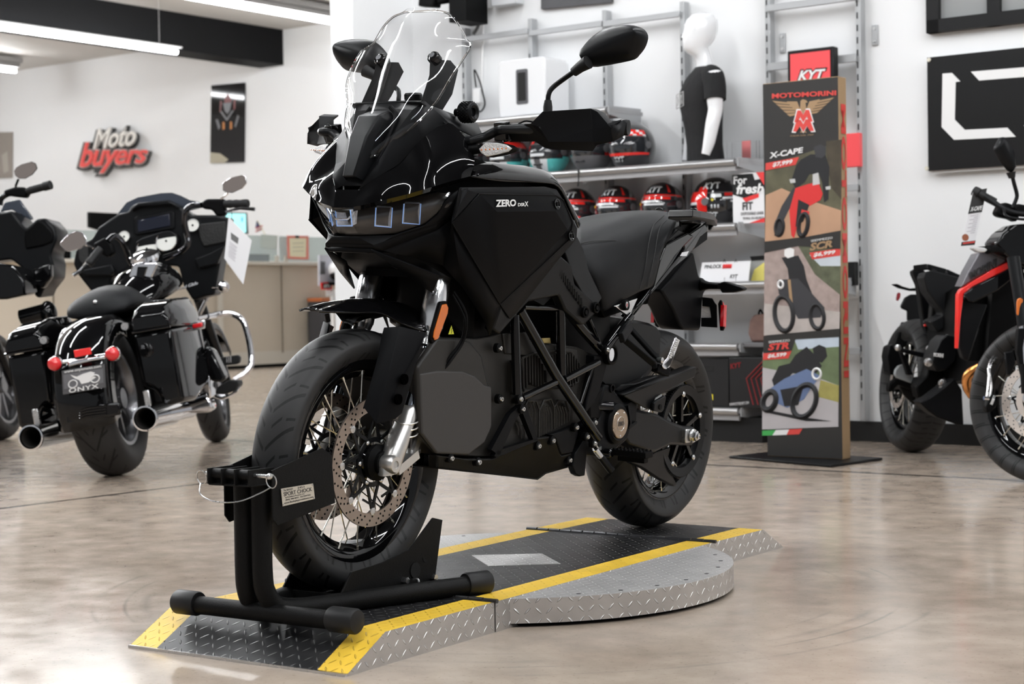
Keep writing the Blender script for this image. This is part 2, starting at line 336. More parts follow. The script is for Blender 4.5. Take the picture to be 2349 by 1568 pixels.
# ================================================================= turntable platform
def tread(name, col, rough, metal, s=.03, hi=None, bump=1., strength=1.):
    m = D.materials.new(name); m.use_nodes = True; t = m.node_tree; b = t.nodes['Principled BSDF']; L = t.links.new
    def M(op, x, y=None, z=None):
        n = t.nodes.new('ShaderNodeMath'); n.operation = op
        for i, q in enumerate((x, y, z)):
            if q is None: continue
            if isinstance(q, (int, float)): n.inputs[i].default_value = q
            else: L(q, n.inputs[i])
        return n.outputs[0]
    uv = t.nodes.new('ShaderNodeUVMap'); uv.uv_map = 'uv'; sp = t.nodes.new('ShaderNodeSeparateXYZ'); L(uv.outputs[0], sp.inputs[0])
    x = M('DIVIDE', sp.outputs[0], s); y = M('DIVIDE', sp.outputs[1], s)
    ix = M('FLOOR', x); iy = M('FLOOR', y); fx = M('SUBTRACT', M('SUBTRACT', x, ix), .5); fy = M('SUBTRACT', M('SUBTRACT', y, iy), .5)
    par = M('MODULO', M('ABSOLUTE', M('ADD', ix, iy)), 2.)
    A = M('MULTIPLY', M('ADD', fx, fy), .7071); B = M('MULTIPLY', M('SUBTRACT', fx, fy), .7071)
    a = M('ADD', M('MULTIPLY', A, par), M('MULTIPLY', B, M('SUBTRACT', 1., par)))
    c = M('ADD', M('MULTIPLY', B, par), M('MULTIPLY', A, M('SUBTRACT', 1., par)))
    h = M('SUBTRACT', M('SUBTRACT', 1., M('DIVIDE', M('ABSOLUTE', c), .10)), M('POWER', M('DIVIDE', M('ABSOLUTE', a), .46), 2.))
    hh = t.nodes.new('ShaderNodeMapRange'); hh.interpolation_type = 'SMOOTHSTEP'; hh.inputs['From Max'].default_value = .7; L(h, hh.inputs['Value'])
    n = t.nodes.new('ShaderNodeTexNoise'); n.inputs['Scale'].default_value = 14; n.inputs['Detail'].default_value = 6; L(uv.outputs[0], n.inputs['Vector'])
    bp = t.nodes.new('ShaderNodeBump'); bp.inputs['Strength'].default_value = strength; bp.inputs['Distance'].default_value = .0022*bump; L(hh.outputs[0], bp.inputs['Height']); L(bp.outputs[0], b.inputs['Normal'])
    mx = t.nodes.new('ShaderNodeMix'); mx.data_type = 'RGBA'; mx.inputs['A'].default_value = (*[k*.8 for k in col], 1); mx.inputs['B'].default_value = (*[min(1, k*1.15) for k in col], 1); L(n.outputs['Fac'], mx.inputs['Factor'])
    out = mx.outputs['Result']
    if hi:  # raised lozenges painted lighter, standing in for their glints
        m2 = t.nodes.new('ShaderNodeMix'); m2.data_type = 'RGBA'; L(out, m2.inputs['A']); m2.inputs['B'].default_value = (*hi, 1); L(M('MULTIPLY', hh.outputs[0], .8), m2.inputs['Factor']); out = m2.outputs['Result']
    L(out, b.inputs['Base Color']); b.inputs['Metallic'].default_value = metal
    mr = t.nodes.new('ShaderNodeMapRange'); mr.inputs['To Min'].default_value = rough-.08; mr.inputs['To Max'].default_value = rough+.1; L(n.outputs['Fac'], mr.inputs['Value']); L(mr.outputs[0], b.inputs['Roughness'])
    return m
t_black = tread('black_tread_plate', (.013, .013, .014), .3, .0, hi=(.15, .15, .15), s=.026, bump=2.8)
t_yel = tread('yellow_tread_paint', (.85, .55, .05), .4, .0, s=.023, bump=2.)
t_st = tread('steel_tread_plate', (.55, .54, .53), .38, .5, hi=(1, 1, 1), s=.023, bump=2.)
t_st2 = tread('steel_tread_side', (.5, .48, .46), .33, .7, hi=(.97, .97, .97), s=.027, bump=2.)
def uvs(o, fn):
    me = o.data; l = me.uv_layers.new(name='uv')
    for p in me.polygons:
        for li in p.loop_indices:
            l.data[li].uv = fn(me.vertices[me.loops[li].vertex_index].co, p.normal)
BTH = math.atan2(-math.sin(.9837), -math.cos(.9837))
T = Fr(-.4025, 4.2381, 0, BTH)
plat = T.empty('display_turntable', 'diamond plate turntable with black and yellow ramps under the black motorcycle', 'turntable')
PH, HW, WY = .0744, .33, .0855
def uvf(c, n):
    if abs(n.z) > .3: return (c.x, c.y*1.0)
    if abs(n.x) > abs(n.y): return (c.y, c.z)
    return (c.x, c.z)
def deck(name, x0, x1, s0=0., s1=0., rot=0.):
    """x0 > x1; s0/s1 slope lengths at the ends"""
    b = MB(); xs = [x0] + ([x0-s0] if s0 else []) + ([x1+s1] if s1 else []) + [x1]
    zs = [.004 if s0 else PH] + ([PH] if s0 else []) + ([PH] if s1 else []) + [.004 if s1 else PH]
    ys = [-HW, -HW+WY, HW-WY, HW]
    for k in range(3):
        b.cur = 1 if k != 1 else 0
        for i in range(len(xs)-1):
            b.add([(xs[i], ys[k], zs[i]), (xs[i+1], ys[k], zs[i+1]), (xs[i+1], ys[k+1], zs[i+1]), (xs[i], ys[k+1], zs[i])], [[0, 1, 2, 3]])
    b.cur = 2; zb = .0
    low = [(x, zb+(.0)) for x in (x0, x1)]
    for y in (-HW, HW):
        P = [(x, y, z) for x, z in zip(xs, zs)]+[(x1, y, zb), (x0, y, zb)]; b.add(P, [list(range(len(P)))])
    for x, z in ((x0, zs[0]), (x1, zs[-1])): b.add([(x, -HW, zb), (x, HW, zb), (x, HW, z), (x, -HW, z)], [[0, 1, 2, 3]])
    if rot:
        c, s = math.cos(rot), math.sin(rot); ox, oy = x0, -HW; b.v = [(ox+(x-ox)*c-(y-oy)*s, oy+(x-ox)*s+(y-oy)*c, z) for x, y, z in b.v]
    o = b.build(name, [t_black, t_yel, t_st2], plat, ang=20); uvs(o, uvf); return o
XJ, XK = -.1363, -1.305
deck('front_ramp', .4339, XJ+.003, s0=.137); deck('centre_deck', XJ-.003, XK+.003); deck('rear_ramp', XK-.003, XK-.479, s1=.137, rot=math.radians(-1.6))
MB().box((.436, 0, .003), (.008, 2*HW, .006)).build('edge_strip', steel, plat)
xc, RD = (XJ+XK)/2, .614
b = MB(); ang = [a for a in np.linspace(0, 2*math.pi, 97)]
for sg in (1, -1):
    aa = [math.asin(HW/RD)+(math.pi-2*math.asin(HW/RD))*k/48 for k in range(49)]
    top = [(xc+RD*math.cos(a), sg*RD*math.sin(a), PH-.003) for a in aa]
    b.cur = 0; b.add(top, [list(range(len(top)))]); b.cur = 1
    bot = [(x, y, .010) for x, y, z in top]; b.loft([top, bot], cap=False, closed=False)
o = b.build('turntable_disc', [t_st, t_st2], plat, ang=30)
uvs(o, lambda c, n: (c.x, c.y) if abs(n.z) > .5 else (math.atan2(c.y, c.x-xc)*RD, c.z))
MB().lathe([(RD-.03, 0), (RD-.012, .012)], (xc, 0, .0), (0, 0, 1), 96).build('disc_base', dark, plat)
b = MB()
for k in range(14):
    a = math.radians(15+k*150/13)
    for sg in (1, -1):
        if abs(RD*math.sin(a)) > HW+.08: b.cyl((xc+(RD-.035)*math.cos(a), sg*(RD-.035)*math.sin(a), PH-.003), (xc+(RD-.035)*math.cos(a), sg*(RD-.035)*math.sin(a), PH-.0022), .006, 10)
o = b.build('disc_screw', gun, plat); o['kind'] = 'stuff'
for nm, x in (('hinge', XJ), ('hinge', XK)):
    b = MB()
    for k in range(16):
        y0 = -HW-.01+k*(2*HW+.02)/16; b.cyl((x, y0+.002, PH+.002), (x, y0+(2*HW+.02)/16-.002, PH+.002), .0055 if k % 2 else .0062, 10)
    b.box((x, 0, PH+.0005), (.022, 2*HW+.005, .002)); b.build('hinge', gun, plat)
q = [(-.744, -.163), (-.864, .001), (-.726, .15), (-.597, -.003)]
o = MB().ring2([(x, y, PH) for x, y in q], [(x, y, PH+.0014) for x, y in q]).build('cover_plate', t_st, plat); uvs(o, lambda c, n: (c.x, c.y))
# ================================================================= wheel chock
ck = T.empty('wheel_chock', 'black tubular steel wheel chock clamping the front tyre, on the front ramp', 'wheel chock', at=(.345, 0, PH))
zt = PH+.0235; r = .0215
MB().tube([(.345, -.235, zt), (.345, .265, zt)], r, 20).build('cross_tube', powder, ck)
for y0, y1 in ((-.262, -.19), (.292, .215)): MB().lathe([(.012, 0), (.0255, .002), (.029, .007), (.029, abs(y1-y0)-.004), (.027, abs(y1-y0))], (.345, y0, zt+.003), (0, 1 if y1 > y0 else -1, 0), 32).build('end_cap', rubber2, ck)
for sg in (-1, 1):
    ex, ey = -.25, .237*sg
    P = [(.36, .027*sg, .425), (.36, .027*sg, .30), (.36, .027*sg, .19), (.352, .029*sg, .145), (.325, .036*sg, .112), (.27, .052*sg, zt+.002), (.2, .075*sg, zt), (.05, .125*sg, zt), (ex+.03, ey-.01*sg, zt)]
    MB().tube(P, r+.002, 20, smooth=5).build('upright_tube', powder, ck)
    d = Vector((ex-.05, ey-.125*sg, 0)).normalized(); a = Vector((ex, ey, zt+.003))
    MB().lathe([(.012, 0), (.0255, .002), (.0295, .007), (.0295, .07), (.0275, .074)], a, -d, 32).build('end_cap', rubber2, ck)
# top bracket: bent plates, pivot tube, side plates gripping the tyre
b = MB()
for y in (-.062, -.02, .02, .062): b.box((.398, y, .418), (.085, .004, .036))
b.box((.385, 0, .399), (.10, .13, .004))
b.build('top_bracket', powder, ck, bevel=.001)
MB().tube([(.42, -.062, .422), (.42, .062, .422)], .0125, 16).build('pivot_tube', powder, ck)
for sg in (-1, 1):
    y = .071*sg; fl = .03*sg
    b = MB(); pts = [(.375, .43), (.205, .468), (.175, .45), (.165, .335), (.36, .303), (.375, .32)]
    A = [(x, y+(fl*max(0, (.30-x)/.15)*.35), z) for x, z in pts]; b.ring2(A, [(x, yy+.004*sg, z) for x, yy, z in A]); b.build('side_plate', powder, ck, bevel=.0008)
    # rear cradle plate with lightening holes
    pts = [(.17, .108), (.12, .165), (.0, .172), (-.11, .19), (-.185, .262), (-.225, .252), (-.215, .10), (-.15, .088), (.15, .088)]
    A = [(x, (.088+(.02 if z > .2 else 0))*sg, z) for x, z in pts]; b = MB(); b.ring2(A, [(x, yy+.005*sg, z) for x, yy, z in A])
    b.build('cradle_plate', powder, ck, bevel=.001)
    b = MB()
    for x, z, rr in ((-.203, .226, .008), (-.192, .196, .013), (-.178, .165, .017), (-.13, .135, .02)):
        b.cyl((x, .0945*sg, z), (x, .0960*sg, z), rr, 20)
    b.build('cradle_hole', mat('hole_dark', (.002, .002, .002), .9), ck)
    for x, z in ((-.081, .117), (-.2, .108)): MB().cyl((x, .09*sg, z), (x, .108*sg, z), .0085, 6).build('bolt', steel, ck)
b = MB(); b.box((-.01, 0, .083), (.34, .17, .005)); b.box((-.2, 0, .094), (.05, .36, .012)); b.box((.14, 0, .098), (.012, .17, .03)); b.build('cradle_floor', powder, ck)
# detent pins with rings and the steel cable between them
b = MB(); b.tube([(.42, .062, .422), (.42, .105, .422)], .0052, 10); b.ball((.42, .107, .422), .0075, 10); b.build('locking_pin', steel, ck); MB().tube([(.42, -.062, .422), (.42, -.085, .422)], .0052, 10).build('locking_pin', steel, ck)
for sy in (.112, -.1):
    MB().tube([(.42+.002*math.cos(a), sy+.015*math.sin(a)*(1 if sy > 0 else 1), .412+.016*math.cos(a)) for a in [k*math.pi/8 for k in range(16)]], .0014, 6, closed=True).build('pin_ring', steel, ck)
MB().tube([(.425, -.10, .398), (.44, -.085, .375), (.45, -.03, .362), (.45, .04, .366), (.435, .09, .385), (.424, .113, .398)], .0016, 6, smooth=6).build('cable', steel, ck)
MB().tube([(-.098, .112, .118), (-.098, .128, .118), (-.098, .128, .085), (-.098, .122, .078)], .0026, 6, smooth=4).build('hook', steel, ck)
ZZ = lambda k, ox, oy: (lambda x, y: (ox+x/k, oy+y/k))
Z6 = ZZ(2.61, 280, 1040)
lq = [T.Y(*Z6(950, 210), .0785), T.Y(*Z6(1142, 178), .0845), T.Y(*Z6(1153, 270), .0845), T.Y(*Z6(960, 315), .0785)]
lab = MB(); C4 = [Vector(q) for q in lq]; nn = (C4[1]-C4[0]).cross(C4[3]-C4[0]).normalized()*-1
lab.ring2([c+nn*0 for c in C4], [c+nn*.001 for c in C4]); o = lab.build('maker_plate', mat('label_plate', (.62, .58, .5), .35, .6), ck, label='brass coloured maker plate')
def sub(q, x0, x1, y0, y1):
    TL, TR, BR, BL = [Vector(k) for k in q]; f = lambda x, y: (TL*(1-x)+TR*x)*(1-y)+(BL*(1-x)+BR*x)*y
    return [f(x0, y0), f(x1, y0), f(x1, y1), f(x0, y1)]
def onto(child, par):
    child.parent = par; child.location = (0, 0, 0); return child
ink = mat('black_ink', (.02, .02, .02), .5)
for s_, r_ in (('The BAXLEY', (.06, .36, .06, .17)), ('2453', (.5, .72, .05, .17)), ('SPORT CHOCK', (.06, .94, .22, .46)), ('by Providence Products, LLC', (.1, .7, .5, .6)), ('(800) 988-8833   PATENTED', (.1, .88, .64, .75)), ('www.Baxleybyprovidence.com', (.05, .95, .79, .93))):
    onto(text_fit(s_, sub(lq, *r_), ink, ck, lift=.0012, ext=.0003, bold=.012 if 'SPORT' in s_ else .006), o)
for x, y in ((.03, .08), (.97, .08), (.03, .92), (.97, .92)):
    c = sub(lq, x, x+.01, y, y+.01)[0]; onto(MB().cyl(c, c+nn*.0022, .0022, 8).build('rivet', steel, ck), o)
# ================================================================= the black adventure motorcycle
BK = Fr(-.4233, 4.2804, PH, -2.1605, -.0586)
bike = BK.empty('adventure_motorcycle', 'black adventure motorcycle with clear windscreen and handguards on the diamond plate turntable', 'motorcycle', at=(0, 0, 0))
Z0 = lambda x, y: (x, y)
Z1 = ZZ(3.136, 680, 0); Z2 = ZZ(3.3357, 680, 380); Z3 = ZZ(2.24, 560, 680); Z4 = ZZ(2.613, 980, 650); Z5 = ZZ(4.356, 1250, 440); Z8 = ZZ(2.6135, 1040, 0)
ZA = ZZ(3.5625, 1140, 680); ZB = ZZ(3.92, 1360, 720); ZF = ZZ(5.593, 680, 400); ZK = ZZ(4.75, 840, 780); ZT = ZZ(4.479, 1440, 440); Z9 = ZZ(5.107, 1040, 200)
def K(Z, x, y, l): return BK.Y(*Z(x, y), l)
def KP(Z, pts, l=None): return [K(Z, p[0], p[1], p[2] if len(p) > 2 else l) for p in pts]
def cr1(P, n):
    P = [Vector(p) for p in P]; Q = []
    for i in range(len(P)-1):
        p0 = P[i-1] if i else P[0]*2-P[1]; p1, p2 = P[i], P[i+1]; p3 = P[i+2] if i+2 < len(P) else P[-1]*2-P[-2]
        for k in range(n): t = k/n; Q.append(.5*((2*p1)+(-p0+p2)*t+(2*p0-5*p1+4*p2-p3)*t*t+(-p0+3*p1-3*p2+p3)*t**3))
    Q.append(P[-1]); return Q
def patch(b, rows, n=4, m=4):
    """smooth surface through a grid of points"""
    R = [cr1(r, n) for r in rows]; C = [cr1([r[i] for r in R], m) for i in range(len(R[0]))]
    return b.loft([[C[i][j] for i in range(len(C))] for j in range(len(C[0]))], cap=False, closed=False)
def my(p): return (p[0], -p[1], p[2])
def slab(b, P, dy, side=1):
    """side panel: polygon of points with its own lateral position, given depth dy inwards"""
    return b.ring2(P, [(p[0], p[1]-dy*side, p[2]) for p in P])
def both(pts, dy, name, ma, par=None, bevel=.003, **k):
    for s_ in (1, -1):
        b = MB(); slab(b, pts if s_ > 0 else [my(p) for p in pts][::-1], dy, s_); b.build(name, ma, par or bike, bevel=bevel, **k)
# ---- wheels
def tyremat(name, n, sl, w1, w2):
    m = D.materials.new(name); m.use_nodes = True; t = m.node_tree; b = t.nodes['Principled BSDF']; L = t.links.new
    def M(op, x, y=None, z=None):
        q = t.nodes.new('ShaderNodeMath'); q.operation = op
        for i, k in enumerate((x, y, z)):
            if k is None: continue
            if isinstance(k, (int, float)): q.inputs[i].default_value = k
            else: L(k, q.inputs[i])
        return q.outputs[0]
    uv = t.nodes.new('ShaderNodeUVMap'); uv.uv_map = 'uv'; sp = t.nodes.new('ShaderNodeSeparateXYZ'); L(uv.outputs[0], sp.inputs[0])
    a = M('MULTIPLY', sp.outputs[0], n); v = M('ABSOLUTE', sp.outputs[1])
    def groove(off, slope, lo, hi, w):
        f = M('FRACT', M('ADD', M('ADD', a, off), M('MULTIPLY', v, slope))); d = M('ABSOLUTE', M('SUBTRACT', f, .5))
        return M('MULTIPLY', M('LESS_THAN', d, w), M('MULTIPLY', M('GREATER_THAN', v, lo), M('LESS_THAN', v, hi)))
    g = groove(0, sl*1.4, w1*.06, w2, .06); g = M('MAXIMUM', g, groove(.5, sl*1.4, w1*.2, w1*.62, .05)); g = M('MAXIMUM', g, groove(.3, sl*.5, w1*.8, w2*.98, .04))
    pass
    bp = t.nodes.new('ShaderNodeBump'); bp.inputs['Distance'].default_value = .004; bp.inputs['Strength'].default_value = 1; bp.invert = True; L(g, bp.inputs['Height']); L(bp.outputs[0], b.inputs['Normal'])
    n_ = t.nodes.new('ShaderNodeTexNoise'); n_.inputs['Scale'].default_value = 40; L(uv.outputs[0], n_.inputs['Vector'])
    mx = t.nodes.new('ShaderNodeMix'); mx.data_type = 'RGBA'; mx.inputs['A'].default_value = (.022, .022, .0225, 1); b.inputs['Specular IOR Level'].default_value = .3; mx.inputs['B'].default_value = (.0015, .0015, .0015, 1); L(g, mx.inputs['Factor']); L(mx.outputs['Result'], b.inputs['Base Color'])
    b.inputs['Roughness'].default_value = .5; return m
tm_f = tyremat('front_tyre_tread', 22, -9, .05, .056); tm_r = tyremat('rear_tyre_tread', 20, -7, .07, .08)
def torus_uv(o, ax0, ax1, c):
    me = o.data; l = me.uv_layers.new(name='uv')
    for p in me.polygons:
        an = [math.atan2(me.vertices[v].co[ax1]-c[1], me.vertices[v].co[ax0]-c[0])/(2*math.pi) for v in p.vertices]
        if max(an)-min(an) > .5: an = [q+1 if q < 0 else q for q in an]
        for q, li, v in zip(an, p.loop_indices, p.vertices): l.data[li].uv = (q, me.vertices[v].co.y)
def wheel(par, cx, cz, R, w, rim, rw, tm, nsp, hubr, hubw, tyre_name, rim_name, spoke_ma, hub_ma=gloss):
    h = w/2; P = [(rim+.004, rw*.86), (rim+.012, rw*1.02), (rim+(R-rim)*.35, h*.93), (rim+(R-rim)*.58, h), (R-h*.42, h*.93), (R-h*.22, h*.76), (R-h*.09, h*.52), (R-h*.02, h*.26), (R, 0)]
    prof = P+[(r, -y) for r, y in P[-2::-1]]
    prof = [(q.x, q.y) for q in cr1([(r, y, 0) for r, y in prof], 2)]
    o = MB().lathe(prof+[prof[0]], (cx, 0, cz), (0, 1, 0), 96, cap=False).build(tyre_name, tm, par, ang=60); torus_uv(o, 0, 2, (cx, cz))
    P = [(rim+.010, rw), (rim+.010, rw-.006), (rim-.004, rw-.008), (rim-.010, rw-.016), (rim-.026, rw*.45), (rim-.028, 0)]
    prof = P+[(r, -y) for r, y in P[-2::-1]]; inn = [(rim-.034, -rw*.5), (rim-.018, -rw+.01), (rim-.010, -rw+.001)]; inn = inn[::-1]+[(rim-.036, 0)]+[(r, -y) for r, y in inn]
    ro = MB().lathe(prof+inn+[prof[0]], (cx, 0, cz), (0, 1, 0), 96, cap=False).build(rim_name, gloss, par, ang=50)
    for k in range(nsp):
        a = 2*math.pi*k/nsp; sd = 1 if k % 2 else -1; tw = (.42 if (k//2) % 2 else -.42); hb = a+tw*1.9
        p0 = (cx+(rim-.012)*math.cos(a), sd*(rw-.012), cz+(rim-.012)*math.sin(a)); p1 = (cx+hubr*math.cos(hb), sd*hubw, cz+hubr*math.sin(hb))
        d = Vector(p1)-Vector(p0); nb = Vector(p0)+d.normalized()*.016
        b = MB(); b.tube([p0, nb], .0034, 6); b.tube([nb, p1], .0019, 6); b.build('spoke', spoke_ma, ro)
    hb = MB().lathe([(.012, -hubw-.022), (.03, -hubw-.02), (hubr+.006, -hubw-.006), (hubr+.006, -hubw+.004), (hubr*.7, -hubw+.012), (hubr*.55, 0), (hubr*.7, hubw-.012), (hubr+.006, hubw-.004), (hubr+.006, hubw+.006), (.03, hubw+.02), (.012, hubw+.022)], (cx, 0, cz), (0, 1, 0), 40).build('hub', hub_ma, par)
    return o, ro, hb
FZ, RZ = .345, .318
spk = mat('spoke_steel', (.75, .73, .66), .25, .95)
wheel(bike, 0, FZ, .325, .12, .2415, .042, tm_f, 36, .036, .045, 'front_tyre', 'front_rim', spk)
wheel(bike, -1.525, RZ, .318, .172, .216, .062, tm_r, 36, .05, .055, 'rear_tyre', 'rear_rim', spk)
def disc(par, c, y, r0, r1, nb, ma=rotor, bm=satin, name='brake_disc', hk=3):
    s_ = 1 if y > 0 else -1; b = MB(); cx, cz = c
    # outer ring with scalloped inner edge
    n = nb*12; Ro = []; Ri = []
    for k in range(n):
        a = 2*math.pi*k/n; f = abs(((k/n*nb) % 1)-.5); ri = r0-.012*max(0, (f-.32)/.18) if f > .32 else r0
        Ro.append((r1*math.cos(a), r1*math.sin(a))); Ri.append((ri*math.cos(a), ri*math.sin(a)))
    rg = lambda Q, yy: [(cx+x, yy, cz+z) for x, z in Q]
    b.loft([rg(Ro, y-.0024), rg(Ro, y+.0024), rg(Ri, y+.0024), rg(Ri, y-.0024), rg(Ro, y-.0024)], cap=False)
    b.cur = 1
    for row in range(hk):
        for k in range(nb*4):
            a = 2*math.pi*(k+row*.33+.2*math.sin(k*2.1))/(nb*4); rr = r0+.008+(r1-r0-.014)*row/max(1, hk-1)
            p = (cx+rr*math.cos(a), y, cz+rr*math.sin(a)); b.cyl((p[0], y-.0029, p[2]), (p[0], y+.0029, p[2]), .0028, 8)
    o = b.build(name, [ma, dark], par, ang=40)
    b = MB(); b.lathe([(.05, -.002), (.062, -.002), (.062, .002), (.05, .002), (.05, -.002)], (cx, y, cz), (0, 1, 0), 40, cap=False)
    for k in range(nb):
        a = 2*math.pi*k/nb; a2 = a+.5; e = (cx+(r0-.006)*math.cos(a), y, cz+(r0-.006)*math.sin(a))
        for q in (a-.42, a+.42): b.bar((cx+.056*math.cos(q), y, cz+.056*math.sin(q)), e, .008, .004, up=(0, 1, 0))
        m1 = (cx+(r0-.02)*math.cos(a), y, cz+(r0-.02)*math.sin(a)); m2 = (cx+(r0-.03)*math.cos(a+2*math.pi/nb/2), y, cz+(r0-.03)*math.sin(a+2*math.pi/nb/2)); b.bar(m1, m2, .005, .004, up=(0, 1, 0))
    b.build('disc_carrier', bm, o)
    for k in range(nb):
        a = 2*math.pi*k/nb; p = Vector((cx+(r0-.004)*math.cos(a), y, cz+(r0-.004)*math.sin(a))); MB().lathe([(.004, -.001), (.0095, 0), (.0095, .004*s_), (.005, .005*s_)], p, (0, 1, 0), 14).build('disc_button', steel, o)
        a += .25; p = Vector((cx+.064*math.cos(a), y, cz+.064*math.sin(a)))
    for k in range(6):
        a = 2*math.pi*k/6; MB().ball((cx+.056*math.cos(a), y+.004*s_, cz+.056*math.sin(a)), .0065, 10, (1, .6, 1)).build('disc_bolt', steel, o)
    return o
for s_ in (1, -1): disc(bike, (0, FZ), .072*s_, .127, .16, 8)
disc(bike, (-1.525, RZ), -.1, .095, .12, 6)
MB().lathe([(.045, 0), (.045, .012), (.03, .02), (.03, .03), (.0, .03)], (0, .078, FZ), (0, 1, 0), 32).build('hub_cover', dark, bike)
# ---- front forks
A3 = Vector
for s_ in (1, -1):
    S = lambda p: (p[0], p[1]*s_, p[2])
    top = Vector(S((-.2105, .108, .835))); c1 = Vector(S((-.153, .112, .632))); c0 = Vector(S((-.165, .112, .66))); a0 = Vector(S((-.083, .112, .478))); bot = Vector(S((-.045, .112, .36)))
    f1 = MB().lathe([(.028, 0), (.031, .004), (.031, (c0-top).length*.9), (.029, (c0-top).length*.93), (.026, (c0-top).length)], top, c0-top, 32).build('fork_tube', forkm, bike)
    MB().lathe([(.0315, -.006), (.0335, 0), (.0335, .012), (.0315, .016)], top, c0-top, 32).build('clamp_ring', satin, f1)
    f2 = MB().lathe([(.0245, 0), (.0275, .002), (.0275, .012), (.0262, .013), (.0262, .020), (.0275, .021), (.0275, .036), (.021, .037)], c0, c1-c0, 32).build('seal_collar', steel, bike)
    MB().lathe([(.0265, 0), (.0265, .007), (.022, .010)], c1, c1-c0, 32).build('dust_seal', rubber2, f2)
    MB().cyl(c1, a0, .0205, 32).build('fork_stanchion', mat('stanchion_chrome', (.6, .66, .75), .08, 1.), bike)
    # axle casting
    ca = MB(); rings = []
    for (x, y, z, rx, ry) in ((-.088, .112, .49, .021, .021), (-.083, .112, .478, .026, .026), (-.073, .113, .452, .028, .028), (-.052, .114, .42, .031, .029), (-.035, .115, .385, .036, .028), (-.012, .116, .345, .036, .027), (-.006, .116, .322, .03, .024)):
        rings.append([S((x+rx*math.cos(a), y+ry*math.sin(a), z-.2*rx*math.cos(a))) for a in [2*math.pi*k/20 for k in range(20)]])
    ca.loft(rings); ca.lathe([(.012, -.0), (.021, .0), (.023, .006), (.023, .035), (.019, .04), (.010, .04), (.010, .030)], S((.002, .105, FZ)), (0, s_, 0), 24, cap=False)
    for z in (.452, .437, .42): ca.tube([S((-.073+.045*(.452-z)+.034*math.cos(a), .1135+.031*math.sin(a), z+.012*math.cos(a+2.2))) for a in [2*math.pi*k/20 for k in range(20)]], .0022, 6, closed=True)
    ca.bar(S((-.03, .115, .325)), S((-.115, .112, .36)), .028, .022); ca.bar(S((-.1, .112, .357)), S((-.128, .108, .40)), .02, .02)
    c_ = ca.build('fork_foot', alu, bike, ang=50)
    # calliper
    cal = MB(); cal.loft([[S((x, y, z)) for x, z in ((-.085, .455), (-.112, .47), (-.138, .455), (-.142, .43), (-.132, .415), (-.146, .395), (-.144, .36), (-.118, .342), (-.098, .358), (-.10, .40), (-.092, .42))] for y in (.05, .086, .108, .112)])
    c2 = cal.build('brake_caliper', gun, bike, bevel=.003)
    if s_ > 0:
        q = [(-.109, .1135, .452), (-.126, .1135, .446), (-.139, .1135, .368), (-.122, .1135, .368)]
        text_fit('J.JUAN', [q[1], q[2], q[3], q[0]][0:4] if False else [(-.132, .1128, .448), (-.138, .1128, .366), (-.118, .1128, .366), (-.112, .1128, .448)], steel, c2, ext=.0008, lift=.0004, bold=.01)
    for x, z in ((-.115, .352), (-.145, .405)): MB().cyl(S((x, .108, z)), S((x, .122, z)), .008, 6).build('caliper_bolt', steel, c2)
# fork guards
g = KP(Z3, [(718, 158, .10), (800, 150, .128), (935, 183, .155)]); 
G = [(718, 158, .088), (800, 152, .122), (935, 185, .15), (905, 262, .15), (862, 430, .148), (812, 598, .145), (778, 628, .142), (680, 655, .125), (612, 565, .09), (650, 450, .086), (690, 290, .086), (702, 215, .086)]
F = KP(Z3, G); fold = F[1]; low = F[7]
for s_ in (1, -1):
    Q = [p if s_ > 0 else my(p) for p in F]; b = MB(); b.add(Q, [[0, 1, 7, 8, 9, 10, 11], [1, 2, 3, 4, 5, 6, 7]])
    o = b.build('fork_guard', matte, bike, solid=.005, off=-1, bevel=.0015, ang=20)
    for x, y in ((826, 425), (795, 528)):
        p = K(Z3, x, y, .149); p = p if s_ > 0 else my(p); q_ = MB(); q_.cyl((p[0], p[1]-.006*s_, p[2]), (p[0], p[1]+.0015*s_, p[2]), .013, 20); q_.build('guard_recess', mat('recess_dark', (.0008, .0008, .0008), .9, spec=0), o)
    # rear calliper shield
    P = KP(ZK, [(760, 60, .10), (835, 335, .125), (870, 520, .13), (915, 725, .13), (780, 840, .13), (580, 945, .13), (510, 900, .12), (560, 850, .125), (760, 720, .13), (830, 600, .128), (800, 400, .12), (730, 150, .105)])
    b = MB(); b.add([p if s_ > 0 else my(p) for p in P], [list(range(12))]); b.build('caliper_shield', matte, bike, solid=.006, bevel=.0015)
# amber reflectors
P = KP(Z2, [(1118, 1062), (1150, 1056), (1163, 1085), (1158, 1130), (1085, 1325), (1060, 1335), (1050, 1310), (1056, 1270), (1110, 1090)], .152)
for s_ in (1, -1):
    Q = [p if s_ > 0 else my(p) for p in P]; c = sum((Vector(p) for p in Q), Vector())/len(Q)
    b = MB(); big = [c+(Vector(p)-c)*1.18 for p in Q]; b.ring2([(p[0], p[1]-.016*s_, p[2]) for p in big], [(p[0], p[1]-.004*s_, p[2]) for p in big]); o = b.build('reflector_base', dark, bike, bevel=.003)
    MB().ring2([(p[0], p[1]-.004*s_, p[2]) for p in Q], [(p[0], p[1]+.001*s_, p[2]) for p in Q]).build('reflector', amber, o, bevel=.002, label='amber reflector')
